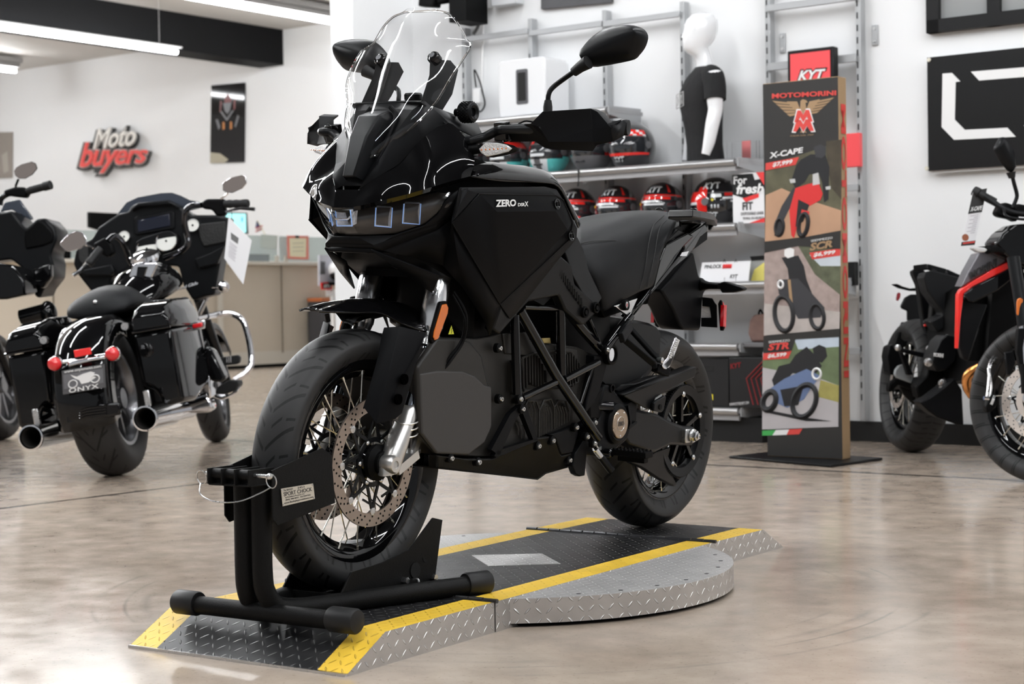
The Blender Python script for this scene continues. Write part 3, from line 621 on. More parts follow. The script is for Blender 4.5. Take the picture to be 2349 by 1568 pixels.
# ---- front mudguard
C = [(728, 715), Z2(330, 1052), Z2(450, 1030), Z2(600, 1030), Z2(790, 1058), Z2(920, 1120)]
E_ = [(731, 717, .03), (*Z2(330, 1130), .052), (*Z2(450, 1134), .062), (*Z2(640, 1138), .075), (*Z2(800, 1216), .095), (*Z2(985, 1277), .125)]
cen = [BK.Y(*c, 0.) for c in C]; ed = [BK.Y(*e) for e in E_]
rows = [ed, [tuple(Vector(a)*.45+Vector(b_)*.55+Vector((0, .012, .004))) for a, b_ in zip(ed, cen)], cen]
rows = rows+[[my(p) for p in r] for r in rows[-2::-1]]
b = MB(); patch(b, rows, 4, 3); b.build('front_mudguard', gloss, bike, solid=.005, off=1, bevel=.001)
MB().tube([K(Z3, 425, 92, .02), K(Z3, 432, 128, .02)], .006, 8).build('mudguard_stay', dark, bike)
# brake hoses
for pts in ([(1195, 985, .14), (1265, 1110, .16), (1290, 1200, .17), (1262, 1340, .16), (1160, 1480, .15), (1110, 1560, .14)], [(1205, 960, .14), (1280, 1090, .165), (1302, 1190, .172), (1275, 1345, .165), (1180, 1490, .155), (1120, 1568, .145)]):
    MB().tube(KP(Z2, pts)+[K(ZK, 700, 560, .135), K(ZK, 690, 630, .13), K(ZK, 560, 660, .125), K(ZK, 530, 760, .12)], .0038, 8, smooth=6).build('brake_hose', dark, bike)
MB().tube([K(ZK, 740, 60, .12), K(ZK, 800, 200, .125), K(ZK, 790, 300, .125), K(ZK, 700, 545, .12)], .0035, 8, smooth=6).build('brake_hose', dark, bike)
MB().tube([K(ZK, 575, 690, .13), K(ZK, 600, 590, .13)], .005, 8).build('bleed_nipple', steel, bike)
# ---- nose cowl (gloss): one continuous skin from flank to flank
U = [(823, 435, .036), (868, 405, .072), (916, 376, .10), (968, 319, .135), (1028, 281, .155), (1079, 328, .205)]
L_ = [(804, 476, .027), (870, 461, .10), (935, 445, .155), (990, 429, .205), (1040, 414, .225), (1079, 404, .235)]
up = [BK.Y(*p) for p in U]; lo = [BK.Y(*p) for p in L_]
mid = [tuple(Vector(a)*.42+Vector(b_)*.58+Vector((.0, .012, .004))) for a, b_ in zip(up, lo)]
mid[0] = tuple(Vector(up[0])*.5+Vector(lo[0])*.5)
b = MB(); patch(b, [up, mid, lo], 5, 5)
lip = [(p[0]-.004, p[1]-.012, p[2]-.012) for p in lo]; b.loft([cr1(lo, 5), cr1(lip, 5)], cap=False, closed=False)
b.mirror()
b.add([up[0], lo[0], my(lo[0]), my(up[0])], [[0, 1, 2, 3]]); b.add([lo[0], lip[0], my(lip[0]), my(lo[0])], [[0, 1, 2, 3]])
b.build('nose_cowl', gloss, bike, ang=35)
# ---- instrument shroud behind the screen (matte)
S1 = KP(Z1, [(455, 1350, .036), (690, 1170, .10), (905, 995, .135), (1055, 890, .15)]); S0 = KP(Z1, [(445, 1345, .034), (560, 1140, .055), (770, 930, .09), (830, 760, .10)])
S2 = KP(Z1, [(385, 1330, 0), (520, 1060, 0), (600, 870, 0), (730, 735, 0)])
def BACK(Z, x, y, l): p = K(Z, x, y, l); return (p[0]-.02, p[1], p[2]+.004)
b = MB(); r0 = up[:5]; r0 = [up[0], up[1], up[2], up[3], up[4]]
s2 = [BACK(Z1, 345, 1345, 0), BACK(Z1, 470, 1180, .0), BACK(Z1, 560, 930, 0), BACK(Z1, 620, 790, 0), BACK(Z1, 760, 732, 0)]
s1 = [BACK(Z1, 440, 1345, .032), BACK(Z1, 560, 1160, .05), BACK(Z1, 680, 960, .07), BACK(Z1, 800, 800, .09), BACK(Z1, 890, 735, .11)]
b.loft([r0, s1, s2], cap=False, closed=False); b.mirror(); b.build('instrument_shroud', matte, bike, solid=.003, ang=25)
b = MB(); P = KP(Z1, [(890, 735, .11), (1055, 890, .152), (1010, 1000, .15), (1250, 1030, .2)])
b.add(KP(Z1, [(760, 732, 0), (890, 735, .11), (1040, 830, .13), (1060, 885, .153)])+[(-.33, .0, 1.22), (-.33, .12, 1.20), (-.3, .17, 1.15)], [[0, 1, 5, 4], [1, 2, 5], [2, 3, 6, 5]]); b.mirror(); b.build('dash_top', satin, bike, solid=.003)
# centre keyhole badge column, camera eye and screw
SPN = [(470, 990, .026), (560, 835, .032), (640, 800, .03), (650, 860, .03), (560, 1080, .028), (490, 1220, .022), (420, 1290, .018), (380, 1280, .018)]
P = [BACK(Z1, *q_) for q_ in SPN]; b = MB(); b.loft([[(p[0]-.02, p[1]*1.35, p[2]-.01) for p in P], [(p[0]+.004, p[1], p[2]) for p in P], [(p[0]+.004, -p[1], p[2]) for p in P], [(p[0]-.02, -p[1]*1.35, p[2]-.01) for p in P]]); b.build('shroud_spine', satin, bike, bevel=.006, seg=3)
MB().tube([BACK(Z1, 470, 1330, .03), BACK(Z1, 560, 1150, .045), BACK(Z1, 640, 960, .055), BACK(Z1, 680, 840, .05), BACK(Z1, 640, 775, .03)], .006, 8, smooth=5).mirror().build('shroud_ridge', matte, bike)
def facedisc(Z, x, y, l, r, name, ma, par, h=.004, prof=None, d=None):
    p = Vector(K(Z, x, y, l))+Vector((-.012, 0, .002)); ax = Vector(d or (.75, 0, .65)).normalized()
    return MB().lathe(prof or [(r, -.004), (r, h*.6), (r*.85, h)], p, ax, 32).build(name, ma, par)
o = facedisc(Z1, 568, 900, 0, .026, 'badge', satin, bike, h=.012)
c = Vector(K(Z1, 564, 897, 0))+Vector((-.008, 0, .002)); ax = Vector((.75, 0, .65)).normalized(); sx_ = Vector((0, 1, 0)); sy_ = ax.cross(sx_)
MB().tube([c+ax*.012+sx_*.016*math.cos(a)+sy_*.016*math.sin(a) for a in [k*math.pi/16 for k in range(32)]], .0022, 6, closed=True).build('badge_ring', chrome, o)
MB().tube([c+ax*.012+sx_*.012+sy_*.012, c+ax*.012-sx_*.012-sy_*.012], .0022, 6).build('badge_slash', chrome, o)
facedisc(Z1, 468, 1030, .0, .016, 'screen_bolt', gloss, bike, h=.012); facedisc(Z1, 440, 1270, .008, .008, 'screw', steel, bike, h=.004)
# screen arms, upper bolts, reservoir cap, knobs
for s_ in (1, -1):
    m_ = (lambda p: p) if s_ > 0 else my
    P = KP(Z1, [(960, 430, .085), (1045, 430, .085), (1105, 500, .09), (1060, 680, .10), (985, 800, .10), (850, 1005, .098), (820, 950, .095), (900, 720, .095), (955, 540, .09)]); P = [m_(p) for p in P]
    b = MB(); b.ring2(P, [(p[0]-.04, p[1]-.002*s_, p[2]+.004) for p in P]); b.build('screen_arm', satin, bike, bevel=.003)
    p = Vector(m_(K(Z1, 985, 410, .085))); o = MB().lathe([(.0165, -.016), (.0165, .002), (.0135, .006), (.006, .007)], p, (.8, 0, .5), 28).build('screen_bolt', gloss, bike)
    MB().lathe([(.008, .0), (.008, .0095), (.003, .0095)], p, (.8, 0, .5), 20).build('bolt_head', gun, o)
    p = Vector(m_((-.2335, .122, 1.220)))
    b = MB(); b.cyl(p, p+Vector((0, .02*s_, 0)), .010, 16); b.build('knob_stem', dark, bike)
    q = p+Vector((0, .018*s_, 0)); o = MB().lathe([(.018, 0), (.0245, .002), (.0255, .005), (.0255, .034), (.0235, .038), (.018, .040), (.011, .036), (.010, .030)], q, (0, s_, 0), 40).build('screen_knob', satin, bike)
    b = MB()
    for i in range(22):
        for j in range(6):
            a = 2*math.pi*(i+.5*(j % 2))/22; y = .0065+j*.0052; b.ball((q.x+.0258*math.cos(a), q.y+y*s_, q.z+.0258*math.sin(a)), .0021, 6)
    b.build('knurling', dark, o)
MB().lathe([(.02, -.02), (.0215, 0), (.0235, .002), (.0235, .014), (.02, .018), (.008, .019)], (-.215, 0, 1.252), (.1, 0, 1), 14).build('reservoir_cap', satin, bike)
# ---- windscreen
E0 = [(1000, 24, .05), (1030, 32, .09), (1050, 54, .12), (1070, 90, .15), (1078, 110, .176), (1034, 178, .165), (999, 236, .14), (951, 287, .11), (878, 348, .05), (846, 360, .03)]
rows = []
for e in E0:
    p = BK.Y(*e); z = p[2]; w = p[1]; xc_ = .012-(z-1.09)*.56
    r = []
    for t in (1, .8, .45, 0, -.45, -.8, -1):
        f = abs(t)**2.6; r.append((xc_*(1-f)+p[0]*f, w*t, z+(.006 if abs(t) < .5 and z > 1.47 else 0)))
    rows.append(r)
b = MB(); patch(b, rows, 6, 5); o = b.build('windscreen', screen_t, bike, ang=60)
rim_ = cr1([r[0] for r in rows], 5)+cr1([r[-1] for r in rows][::-1], 5)
MB().tube(rim_, .0026, 8, closed=True).build('screen_edge', glassm, o)
# ---- headlight
HO = [(700, 428, .03), (1300, 290, .115), (1750, 200, .18), (1990, 240, .215), (1900, 330, .205), (1800, 500, .185), (1640, 640, .16), (1240, 770, .10), (800, 790, .04)]
ho = KP(ZF, HO); b = MB(); ring = [my(p) for p in ho[::-1]]+ho; 
back = [(p[0]-.05, p[1]*.96, p[2]) for p in ring]; cen_ = Vector((.0, 0, .93))
b.loft([ring, [tuple(Vector(p)+Vector((-.018, 0, 0))) for p in ring]], cap=False)
inner = [tuple(Vector(p)*.9+Vector((-.04, 0, .93))*.1) for p in ring]
b.build('headlight_bezel', gloss, bike)
hd = MB(); hd.add([(p[0]-.016, p[1], p[2]) for p in ring], [list(range(18))]); 
# inner housing as strips following the nose
n_ = len(ho); topr = [ho[0], ho[1], ho[2], ho[3]]; botr = [ho[8], ho[7], ho[6], ho[5]]
hd = MB(); hb_ = [[(p[0]-.028, p[1]*.97, p[2]-.004) for p in topr], [(p[0]-.028, p[1]*.97, p[2]+.004) for p in botr]]
hd.loft(hb_, cap=False, closed=False); hd.mirror(); hd.add([hb_[0][0], hb_[1][0], my(hb_[1][0]), my(hb_[0][0])], [[0, 1, 2, 3]])
hl = hd.build('headlight', mat('headlight_housing', (.035, .03, .026), .35), bike, solid=.002, off=-1)
gl = MB(); g_ = [[(p[0]-.004, p[1], p[2]) for p in topr], [(p[0]+.004, p[1]+.004, p[2]*.5+q[2]*.5) for p, q in zip(topr, botr)], [(p[0]-.004, p[1], p[2]) for p in botr]]
patch(gl, g_, 3, 3); gl.mirror(); gl.add([g_[0][0], g_[1][0], g_[2][0], my(g_[2][0]), my(g_[1][0]), my(g_[0][0])], [[0, 1, 4, 5], [1, 2, 3, 4]])
gl.build('headlight_glass', screenm, hl)
refm = mat('reflector_chrome', (.8, .82, .86), .3, .2, bump=.8, bscale=70, bdist=.01)
blue = mat('blue_light_guide', (.25, .45, .85), .2, emit=(.3, .5, 1), estr=.25)
def cellbox(pts, m_=1):
    P = [Vector(p if m_ > 0 else my(p)) for p in KP(ZF, pts)]; n = (P[1]-P[0]).cross(P[3]-P[0]).normalized(); n = n if n.x > 0 else -n
    B_ = [p-n*.025 for p in P]; Bs = [B_[0]*.75+B_[1]*.25, B_[1], B_[2]*.8+B_[3]*.2, B_[2]*.3+B_[3]*.7]
    b = MB(); b.loft([P, Bs], cap=False); b.add(Bs, [[0, 1, 2, 3]]); o = b.build('lamp_cell', refm, hl, ang=20)
    MB().tube([P[0], P[3], P[2], P[1]], .0014, 6).build('light_guide', blue, o)
for m_ in (1, -1):
    cellbox([(1380, 375, .125), (1595, 375, .152), (1580, 640, .14), (1360, 625, .115)], m_)
    cellbox([(1020, 425, .075), (1230, 425, .10), (1215, 680, .093), (1005, 660, .066)], m_)
cellbox([(500, 455, -.025), (690, 455, .03), (715, 660, .03), (520, 660, -.028)])
# running light bar across the nose
MB().tube([my(K(ZF, 740, 490, .034)), K(ZF, 505, 570, -.024), K(ZF, 660, 570, .022), K(ZF, 745, 488, .035)], .0028, 8).build('running_light', chrome, hl)
# ---- chin and lower bezel
ch = [(1000, 540, .0)]
P_in = KP(ZF, [(800, 795, .04), (1240, 775, .10), (1640, 645, .16), (1810, 500, .188), (1900, 335, .208), (1990, 245, .218)])
P_out = KP(ZF, [(985, 905, .073), (1120, 860, .085), (1790, 620, .17), (1960, 480, .20), (2060, 330, .222), (2120, 170, .235)])
P_lo = KP(ZF, [(985, 945, .073), (1105, 975, .085), (1800, 690, .17), (2010, 520, .20), (2120, 350, .225), (2180, 180, .238)])
b = MB(); b.loft([P_in, P_out, P_lo], cap=False, closed=False); b.mirror()
for A_, B_ in ((P_in, P_out), (P_out, P_lo)): b.add([A_[0], B_[0], my(B_[0]), my(A_[0])], [[0, 1, 2, 3]])
b.build('headlight_surround', matte, bike, solid=.004, off=-1, ang=15)
und = KP(ZF, [(900, 1000, .06), (1200, 1000, .09), (1560, 1080, .13), (1880, 1165, .16)]); 
b = MB(); b.loft([P_lo[:4], [und[0], und[1], und[2], und[3]]], cap=False, closed=False)
flank = KP(Z2, [(1130, 775, .16), (1270, 930, .165), (1430, 1170, .167), (1480, 1300, .167), (1560, 1292, .172), (1640, 1180, .178), (1560, 1062, .195), (1190, 437, .222)])
pl3 = P_lo[3]; pl5 = P_lo[5]; b.add([P_lo[3], P_lo[4], P_lo[5], flank[7], flank[6], flank[3], flank[2], flank[1], flank[0], und[3]], [[0, 1, 2, 3], [0, 3, 7, 8], [0, 8, 9], [3, 4, 6, 7], [4, 5, 6]])
b.mirror(); b.add([P_lo[0], und[0], my(und[0]), my(P_lo[0])], [[0, 1, 2, 3]]); b.build('front_fairing', matte, bike, solid=.004, off=-1, ang=15)
# ---- side panel
T0 = (1245, 165, .236); O_ = KP(Z2, [T0, (1900, 158, .236), (1990, 180, .233), (2062, 300, .226), (2150, 480, .21), (2138, 570, .205), (2030, 690, .2), (1640, 1180, .178)])
Q_ = KP(Z2, [(1400, 216, .242), (1985, 226, .240), (2042, 262, .236), (2112, 430, .222), (2092, 560, .214), (1560, 1062, .195), (1190, 437, .228)])
R_ = KP(Z2, [(1535, 352, .251), (1985, 347, .248), (2075, 490, .232)])
b = MB(); b.add(O_+Q_, [[0, 1, 9, 8], [1, 2, 10, 9], [2, 3, 11, 10], [3, 4, 11], [4, 5, 12, 11], [5, 6, 12], [6, 7, 13, 12], [0, 8, 14]])
b.add([P_lo[5], O_[0], Q_[6]], [[0, 1, 2]]); b.mirror(); b.build('side_fairing', matte, bike, solid=.004, off=-1, ang=12, bevel=.002)
for s_ in (1, -1):
    f_ = (lambda p: tuple(p)) if s_ > 0 else my
    b = MB(); b.add([f_(p) for p in Q_+R_], [[0, 1, 8, 7], [1, 2, 9, 8], [2, 3, 9], [3, 4, 5, 9], [7, 8, 9, 5], [0, 7, 5, 6]]); sp_ = b.build('side_panel', mat('panel_black', (.0022, .0023, .0027), .45, spec=.07, bump=.2, bscale=1200, bdist=.0003), bike, solid=.004, off=-1, ang=12, bevel=.004, seg=3)
    b = MB(); b.tube([f_(p) for p in (Q_[0], Q_[1], Q_[2], Q_[3], Q_[4], Q_[5], Q_[6])], .0018, 6, closed=True); b.build('panel_gap', dark, sp_)
    for Z, x, y in ((Z2, 1997, 292), (Z2, 2105, 535)):
        p = K(Z, x, y, .247 if y < 400 else .222); d_ = Vector((0, s_, .1)); o = MB().lathe([(.014, -.004), (.014, .001), (.0115, .001), (.0105, -.001), (.002, -.001)], f_(p), d_, 24, cap=False).build('panel_bolt', gloss, sp_)
        MB().cyl(f_((p[0], p[1]-.001, p[2])), f_((p[0], p[1]+.0015, p[2])), .006, 6).build('bolt_socket', dark, o)
pw = mat('logo_white', (.75, .75, .74), .4)
def pl(Z, x, y):      # point on the upper band of the side panel
    A_, B_, C_ = [Vector(q) for q in (Q_[0], Q_[1], R_[0])]; n = (B_-A_).cross(C_-A_).normalized(); u, v = Z(x, y)
    d = Vector(tuple(BK.M.T@ray(u, v))); o = Vector(tuple(BK.M.T@(CO-BK.o))); t = (A_-o).dot(n)/d.dot(n); return tuple(o+d*t)
q = [pl(Z2, 1518, 262), pl(Z2, 1672, 258), pl(Z2, 1672, 312), pl(Z2, 1518, 318)]; text_fit('ZERO', q, pw, bike, 'name_lettering', bold=.035, lift=.003, label='white lettering on the side panel')
q = [pl(Z2, 1687, 287), pl(Z2, 1740, 285), pl(Z2, 1740, 311), pl(Z2, 1687, 313)]; text_fit('DSR', q, pw, bike, 'name_lettering', bold=.02, lift=.003)
q = [pl(Z2, 1738, 276), pl(Z2, 1765, 275), pl(Z2, 1765, 312), pl(Z2, 1738, 314)]; text_fit('X', q, pw, bike, 'name_lettering', bold=.01, lift=.003)
# ---- tank cover (gloss)
lo_ = KP(Z0, [(1079, 404, .234), (1150, 415, .236), (1240, 418, .236), (1282, 428, .233), (1310, 480, .22), (1328, 522, .207)])
hi_ = KP(Z0, [(1082, 396, .215), (1130, 378, .205), (1200, 383, .20), (1262, 396, .195), (1300, 450, .18), (1330, 505, .165)])
ce_ = [(h[0], 0., h[2]+.012) for h in hi_]; mi_ = [(h[0], h[1]*.55, h[2]+.010) for h in hi_]
b = MB(); patch(b, [lo_, hi_, mi_, ce_]+[[my(p) for p in r] for r in (mi_, hi_, lo_)], 4, 2); b.build('tank_cover', gloss, bike, ang=40, solid=.004, off=-1)
P = KP(Z9, [(450, 900, .20), (690, 920, .20), (715, 985, .21), (570, 985, .21)]); b = MB(); b.add(P, [[0, 1, 2, 3]]); b.mirror(); b.build('tank_inlay', matte, bike, solid=.003, off=1)
# dark innards so that nothing shows through between the skins
b = MB(); b.loft([[(x, w, z), (x, -w, z), (x, -w*1.0, z2), (x, w*1.0, z2)] for x, w, z, z2 in ((-.03, .06, .90, .95), (-.10, .13, .84, 1.06), (-.2, .15, .80, 1.12), (-.33, .185, .80, 1.09), (-.6, .17, .73, 1.03), (-.8, .13, .80, .97))]); b.build('inner_tank', dark, bike)
MB().loft([[(x, w, z), (x, -w, z), (x-.02, -w, z2), (x-.02, w, z2)] for x, w, z, z2 in ((-.15, .09, .80, .90), (-.26, .12, .80, .92))]).build('head_block', dark, bike)
MB().loft([[(x, w, z0), (x, -w, z0), (x, -w, z1), (x, w, z1)] for x, w, z0, z1 in ((-.27, .07, .70, .84), (-.33, .125, .62, .84), (-.48, .125, .60, .84))]).build('steering_head', dark, bike, bevel=.01)
# lower yoke
b = MB()
for s_ in (1, -1): b.lathe([(.042, 0), (.042, .04)], (-.21, .108*s_, .815), (-.35, 0, 1), 28)
b.box((-.215, 0, .835), (.07, .19, .03), (0, -.34, 0)); yk = b.build('lower_yoke', satin, bike)
P = KP(ZF, [(1220, 1180, .03), (1700, 1195, .085), (1690, 1310, .085), (1560, 1310, .07)]); b = MB(); b.add(P, [[0, 1, 2, 3]]); b.build('yoke_web', matte, bike, solid=.006)
p = Vector(K(ZF, 1535, 1265, .06)); MB().lathe([(.007, .004), (.017, .004), (.019, 0)], p, (.5, .1, -.9), 24, cap=False).build('steering_lock_ring', steel, bike)
# side chin blade on the far side
P = [my(p) for p in KP(ZF, [(985, 945, .073), (1105, 975, .085)])]
R0_ = [BK.Y(*ZF(365, 940), -.073), BK.Y(*ZF(640, 1120), -.09), BK.Y(*ZF(655, 1290), -.105), BK.Y(*ZF(745, 1460), -.125), BK.Y(*ZF(560, 1240), -.16)]
b = MB(); b.add(R0_, [[0, 1, 2, 3, 4]]); b.mirror(); b.build('chin_blade', matte, bike, solid=.005)
# ---- indicators, bars, guards, mirrors
led = mat('indicator_lens', (.85, .85, .85), .15, trans=.3, bump=1, bscale=260, bdist=.004, coat=1)
for s_ in (1, -1):
    f_ = (lambda p: tuple(p)) if s_ > 0 else my
    st = MB(); st.tube([f_(K(Z9, 170, 740, .20)), f_(K(Z9, 320, 720, .245))], [.014, .011], 14); o = st.build('indicator', dark, bike)
    def I(x, y, l): return f_(K(Z9, x, y, l))
    P = [I(290, 720, .245), I(375, 640, .25), I(520, 645, .28), I(640, 672, .305), I(700, 715, .322), I(655, 755, .312), I(545, 785, .285), I(380, 822, .255), I(310, 770, .245)]
    c = sum((Vector(p) for p in P), Vector())/9
    MB().ring2(P, [(p[0]-.03, p[1], p[2]) for p in P]).build('indicator_body', dark, o, bevel=.004)
    P2 = [tuple(c+(Vector(p)-c)*.94+Vector((.003, 0, 0))) for p in P]; MB().ring2(P2, [(p[0]-.01, p[1], p[2]) for p in P2]).build('indicator_lens', led, o, bevel=.003)
    b = MB()
    for k in range(7): p = Vector(I(340+k*48, 735-k*3, .252+k*.01)); b.ball(p+Vector((.004, 0, 0)), .0022, 6)
    b.build('indicator_diode', amber, o)
    # bracket
    MB().ring2([f_(K(Z9, 95, 680, .195)), f_(K(Z9, 230, 650, .21)), f_(K(Z9, 210, 800, .205)), f_(K(Z9, 150, 820, .2))], [tuple(Vector(f_(K(Z9, x, y, l)))-Vector((.03, 0, 0))) for x, y, l in ((95, 680, .19), (230, 650, .2), (210, 800, .2), (150, 820, .195))]).build('indicator_bracket', gloss, bike, bevel=.002)
    # handlebar
    MB().tube([f_(p) for p in [(-.30, .0, 1.165), (-.30, .10, 1.165), K(Z8, 90, 845, .20), K(Z8, 190, 820, .235), K(Z8, 260, 785, .265), K(Z8, 330, 775, .30), K(Z8, 620, 768, .36), K(Z8, 1000, 760, .47)]], [.012]*5+[.011, .016, .016], 16, smooth=4).build('handlebar', satin, bike)
    b = MB(); p = Vector(f_(K(Z8, 1038, 765, .50))); b.lathe([(.016, -.012), (.0195, -.01), (.0205, 0), (.0195, .006), (.009, .008)], p, (-.25, s_, 0), 28); b.build('bar_end', satin, bike)
    # guard shell
    def G(x, y, l): return f_(K(Z8, x, y, l))
    t0, t1, t2, t3, t4 = G(462, 742, .34), G(535, 668, .36), G(822, 650, .433), G(862, 668, .45), G(925, 742, .485)
    m0, m1, m2, m3 = G(310, 748, .275), G(515, 760, .345), G(835, 770, .443), G(948, 768, .493)
    k0, k1, k2, k3 = G(340, 850, .275), G(572, 850, .36), G(835, 850, .448), G(955, 848, .495)
    w0, w1, w2, w3, w4 = G(490, 848, .33), G(545, 885, .345), G(600, 897, .36), G(835, 906, .44), G(860, 870, .45)
    b = MB(); b.add([t0, t1, t2, t3, t4, m0, m1, m2, m3, k0, k1, k2, k3, w0, w1, w2, w3, w4], [[0, 1, 2, 7, 6], [2, 3, 4, 8, 7], [5, 0, 6, 10, 13, 9], [6, 7, 11, 10], [7, 8, 12, 11], [10, 11, 16, 15, 14, 13], [11, 12, 17, 16]])
    bk = [tuple(Vector(p)+Vector((-.05, -.01*s_, .002))) for p in (t1, t2, t3, t4, t0)]
    b.add([t1, t2, t3, t4, t0]+bk, [[0, 1, 6, 5], [1, 2, 7, 6], [2, 3, 8, 7], [4, 0, 5, 9]])
    b.build('handguard', matte, bike, solid=.004, off=-1, bevel=.003, ang=20)
    b = MB(); b.add([m3, G(1010, 722, .50), G(1030, 735, .505), G(1015, 815, .505), k3], [[0, 1, 2, 3, 4]]); b.add([t4, G(1010, 718, .50), m3], [[0, 1, 2]]); b.build('guard_end', satin, bike, solid=.008)
    b = MB(); b.box(G(292, 785, .27), (.035, .03, .045), (0, .2, .2*s_)); b.cyl(G(270, 742, .262), G(270, 760, .262), .0075, 12); b.tube([G(300, 755, .27), G(325, 845, .275)], .012, 12); b.build('guard_clamp', gloss, bike, bevel=.002)
    MB().tube([G(390, 742, .30), G(440, 725, .32), G(520, 745, .33)], .0022, 6, smooth=4).build('clutch_cable', dark, bike)
    MB().tube([G(566, 672, .245), G(566, 640, .245), G(567, 600, .245)], [.0125, .0125, .0095], 16).build('mirror_boot', rubber2, bike)
    MB().tube([G(567, 605, .245), G(570, 570, .246), G(585, 537, .25), G(625, 500, .265), G(725, 428, .32)], .0068, 14, smooth=5).build('mirror_stem', satin, bike)
    MB().tube([G(722, 432, .32), G(760, 402, .34), G(808, 372, .365)], [.0125, .0145, .018], 16).build('mirror_collar', rubber2, bike)
# mirror shells
def shell(P, axis_x, crest, name, s_):
    M = len(P); c = sum((Vector(p) for p in P), Vector())/M; rings = [[tuple(Vector(p)+Vector((-.004, 0, 0))) for p in P], P]
    for f, d in ((.97, .007), (.88, .018), (.7, .028), (.45, .036), (.2, .04)):
        r = []
        for p in P:
            v = Vector(p); a, b_ = crest; ab = b_-a; t = max(0., min(1., (v-a).dot(ab)/ab.length_squared)); q = a+ab*t
            r.append(tuple(v*f+q*(1-f)+Vector((d, 0, 0))))
        rings.append(r)
    return MB().loft(rings).build(name, satin, bike, ang=50)
ML = [(775, 325), (790, 285), (830, 232), (885, 185), (950, 160), (1050, 150), (1105, 158), (1142, 178), (1162, 212), (1158, 250), (1140, 292), (1110, 330), (1082, 355), (1000, 375), (860, 400), (825, 395), (795, 370)]
xm = K(Z8, 960, 270, .41)[0]
P = [BK.X(*Z8(x, y), xm) for x, y in ML]; a = Vector(BK.X(*Z8(815, 345), xm)); b_ = Vector(BK.X(*Z8(1120, 195), xm))
P = [tuple(q) for q in cr1(P+[P[0]], 2)[:-1]]
sh = shell(P, 0, (a, b_), 'mirror', 1); shr = shell([my(p) for p in P], 0, (Vector(my(a)), Vector(my(b_))), 'mirror', -1)
for o_, QQ in ((sh, P), (shr, [my(p) for p in P])): MB().add([(p[0]-.005, p[1], p[2]) for p in QQ], [list(range(len(QQ)))]).build('mirror_glass', chrome, o_)
# ---- battery case
case = mat('battery_case', (.018, .017, .0155), .42, spec=.3, bump=.15, bscale=500, bdist=.0004)
cover = mat('battery_cover', (.045, .043, .042), .5, spec=.3, bump=.15, bscale=900, bdist=.0003)
O = [(60, 330), (300, 330), (450, 300), (560, 330), (900, 380), (1040, 440), (990, 640), (960, 800), (880, 850), (660, 925), (400, 1040), (230, 1035), (60, 1025), (-60, 900), (-80, 480)]
both(KP(Z4, O, .135), .135, 'battery_case', case)
both(KP(Z4, [(60, 325), (200, 325), (260, 345), (330, 430), (368, 600), (395, 620), (385, 880), (350, 960), (250, 1030), (60, 1020), (-40, 900), (-60, 500)], .150), .02, 'battery_shroud', case, bevel=.008)
both(KP(Z4, [(60, 522), (215, 525), (290, 555), (345, 610), (388, 620), (388, 860), (345, 955), (250, 1028), (60, 1018), (-30, 900), (-40, 540)], .153), .01, 'battery_cover', cover, bevel=.012, seg=3)
both(KP(Z4, [(455, 300), (600, 290), (620, 350), (900, 390), (905, 470), (640, 440), (560, 430), (470, 420)], .142), .01, 'battery_top_ledge', case)
for s_ in (1, -1):
    f_ = (lambda p: tuple(p)) if s_ > 0 else my
    b = MB(); 
    up_ = [(200, 505, 750), (225, 490, 745), (250, 478, 700), (272, 472, 720), (296, 470, 725), (318, 478, 735), (340, 500, 735), (362, 545, 730), (385, 600, 700), (440, 480, 560), (462, 470, 590), (484, 465, 640), (560, 470, 690), (580, 462, 720), (600, 465, 735), (620, 480, 720), (640, 505, 690), (660, 540, 650), (105, 540, 780), (125, 520, 800)]
    for x, y0, y1 in up_: b.bar(f_(K(ZA, x, y0, .142)), f_(K(ZA, x+4, y1, .142)), .0035, .014, up=(0, 1, 0))
    for x, y0, y1 in [(250, 860, 900), (275, 850, 980), (300, 860, 1050)]+[(330+k*21, 870+(k % 6)*6, 1150-k*11) for k in range(14)]+[(165, 1020, 1130), (190, 1030, 1160), (215, 1050, 1170)]:
        b.tube(KP(ZA, [(x-8, y0, .142), (x+10, y0+60, .142), (x+10, y1, .142)], .142) if s_ > 0 else [my(p) for p in KP(ZA, [(x-8, y0), (x+10, y0+60), (x+10, y1)], .142)], .0022, 4)
    b.build('cooling_fins', case, bike)
    b = MB()
    for pts in ([(340, 1150), (345, 930), (380, 850), (440, 835), (465, 900), (468, 1080)], [(225, 900), (250, 850), (320, 850), (345, 920)], [(470, 900), (500, 850), (560, 850), (590, 930)], [(200, 505), (300, 465), (500, 440), (600, 450), (680, 560), (660, 700), (560, 740), (220, 770), (200, 505)]):
        b.tube([f_(K(ZA, x, y, .144)) for x, y in pts], .0035, 6)
    b.build('fin_surround', case, bike)
    b = MB(); b.ring2([f_(K(ZA, x, y, .148)) for x, y in ((345, 340), (435, 335), (440, 382), (375, 382))], [f_(K(ZA, x, y, .144)) for x, y in ((345, 340), (435, 335), (440, 382), (375, 382))]); b.build('battery_latch', mat('brass_latch', (.35, .27, .1), .35, .8), bike, bevel=.002)
P = KP(ZF, [(0, 0)], 0)
def tri(Z, x, y, l, w, h, m_):
    return None
c = K(Z4, 143, 280, .1515); wy = MB(); wy.ring2([(c[0]+.012, c[1], c[2]-.01), (c[0]-.012, c[1], c[2]-.01), (c[0], c[1], c[2]+.012)], [(c[0]+.012, c[1]+.001, c[2]-.01), (c[0]-.012, c[1]+.001, c[2]-.01), (c[0], c[1]+.001, c[2]+.012)])
wl = wy.build('warning_label', mat('warning_yellow', (.6, .6, .05), .5), bike, label='yellow warning triangle')
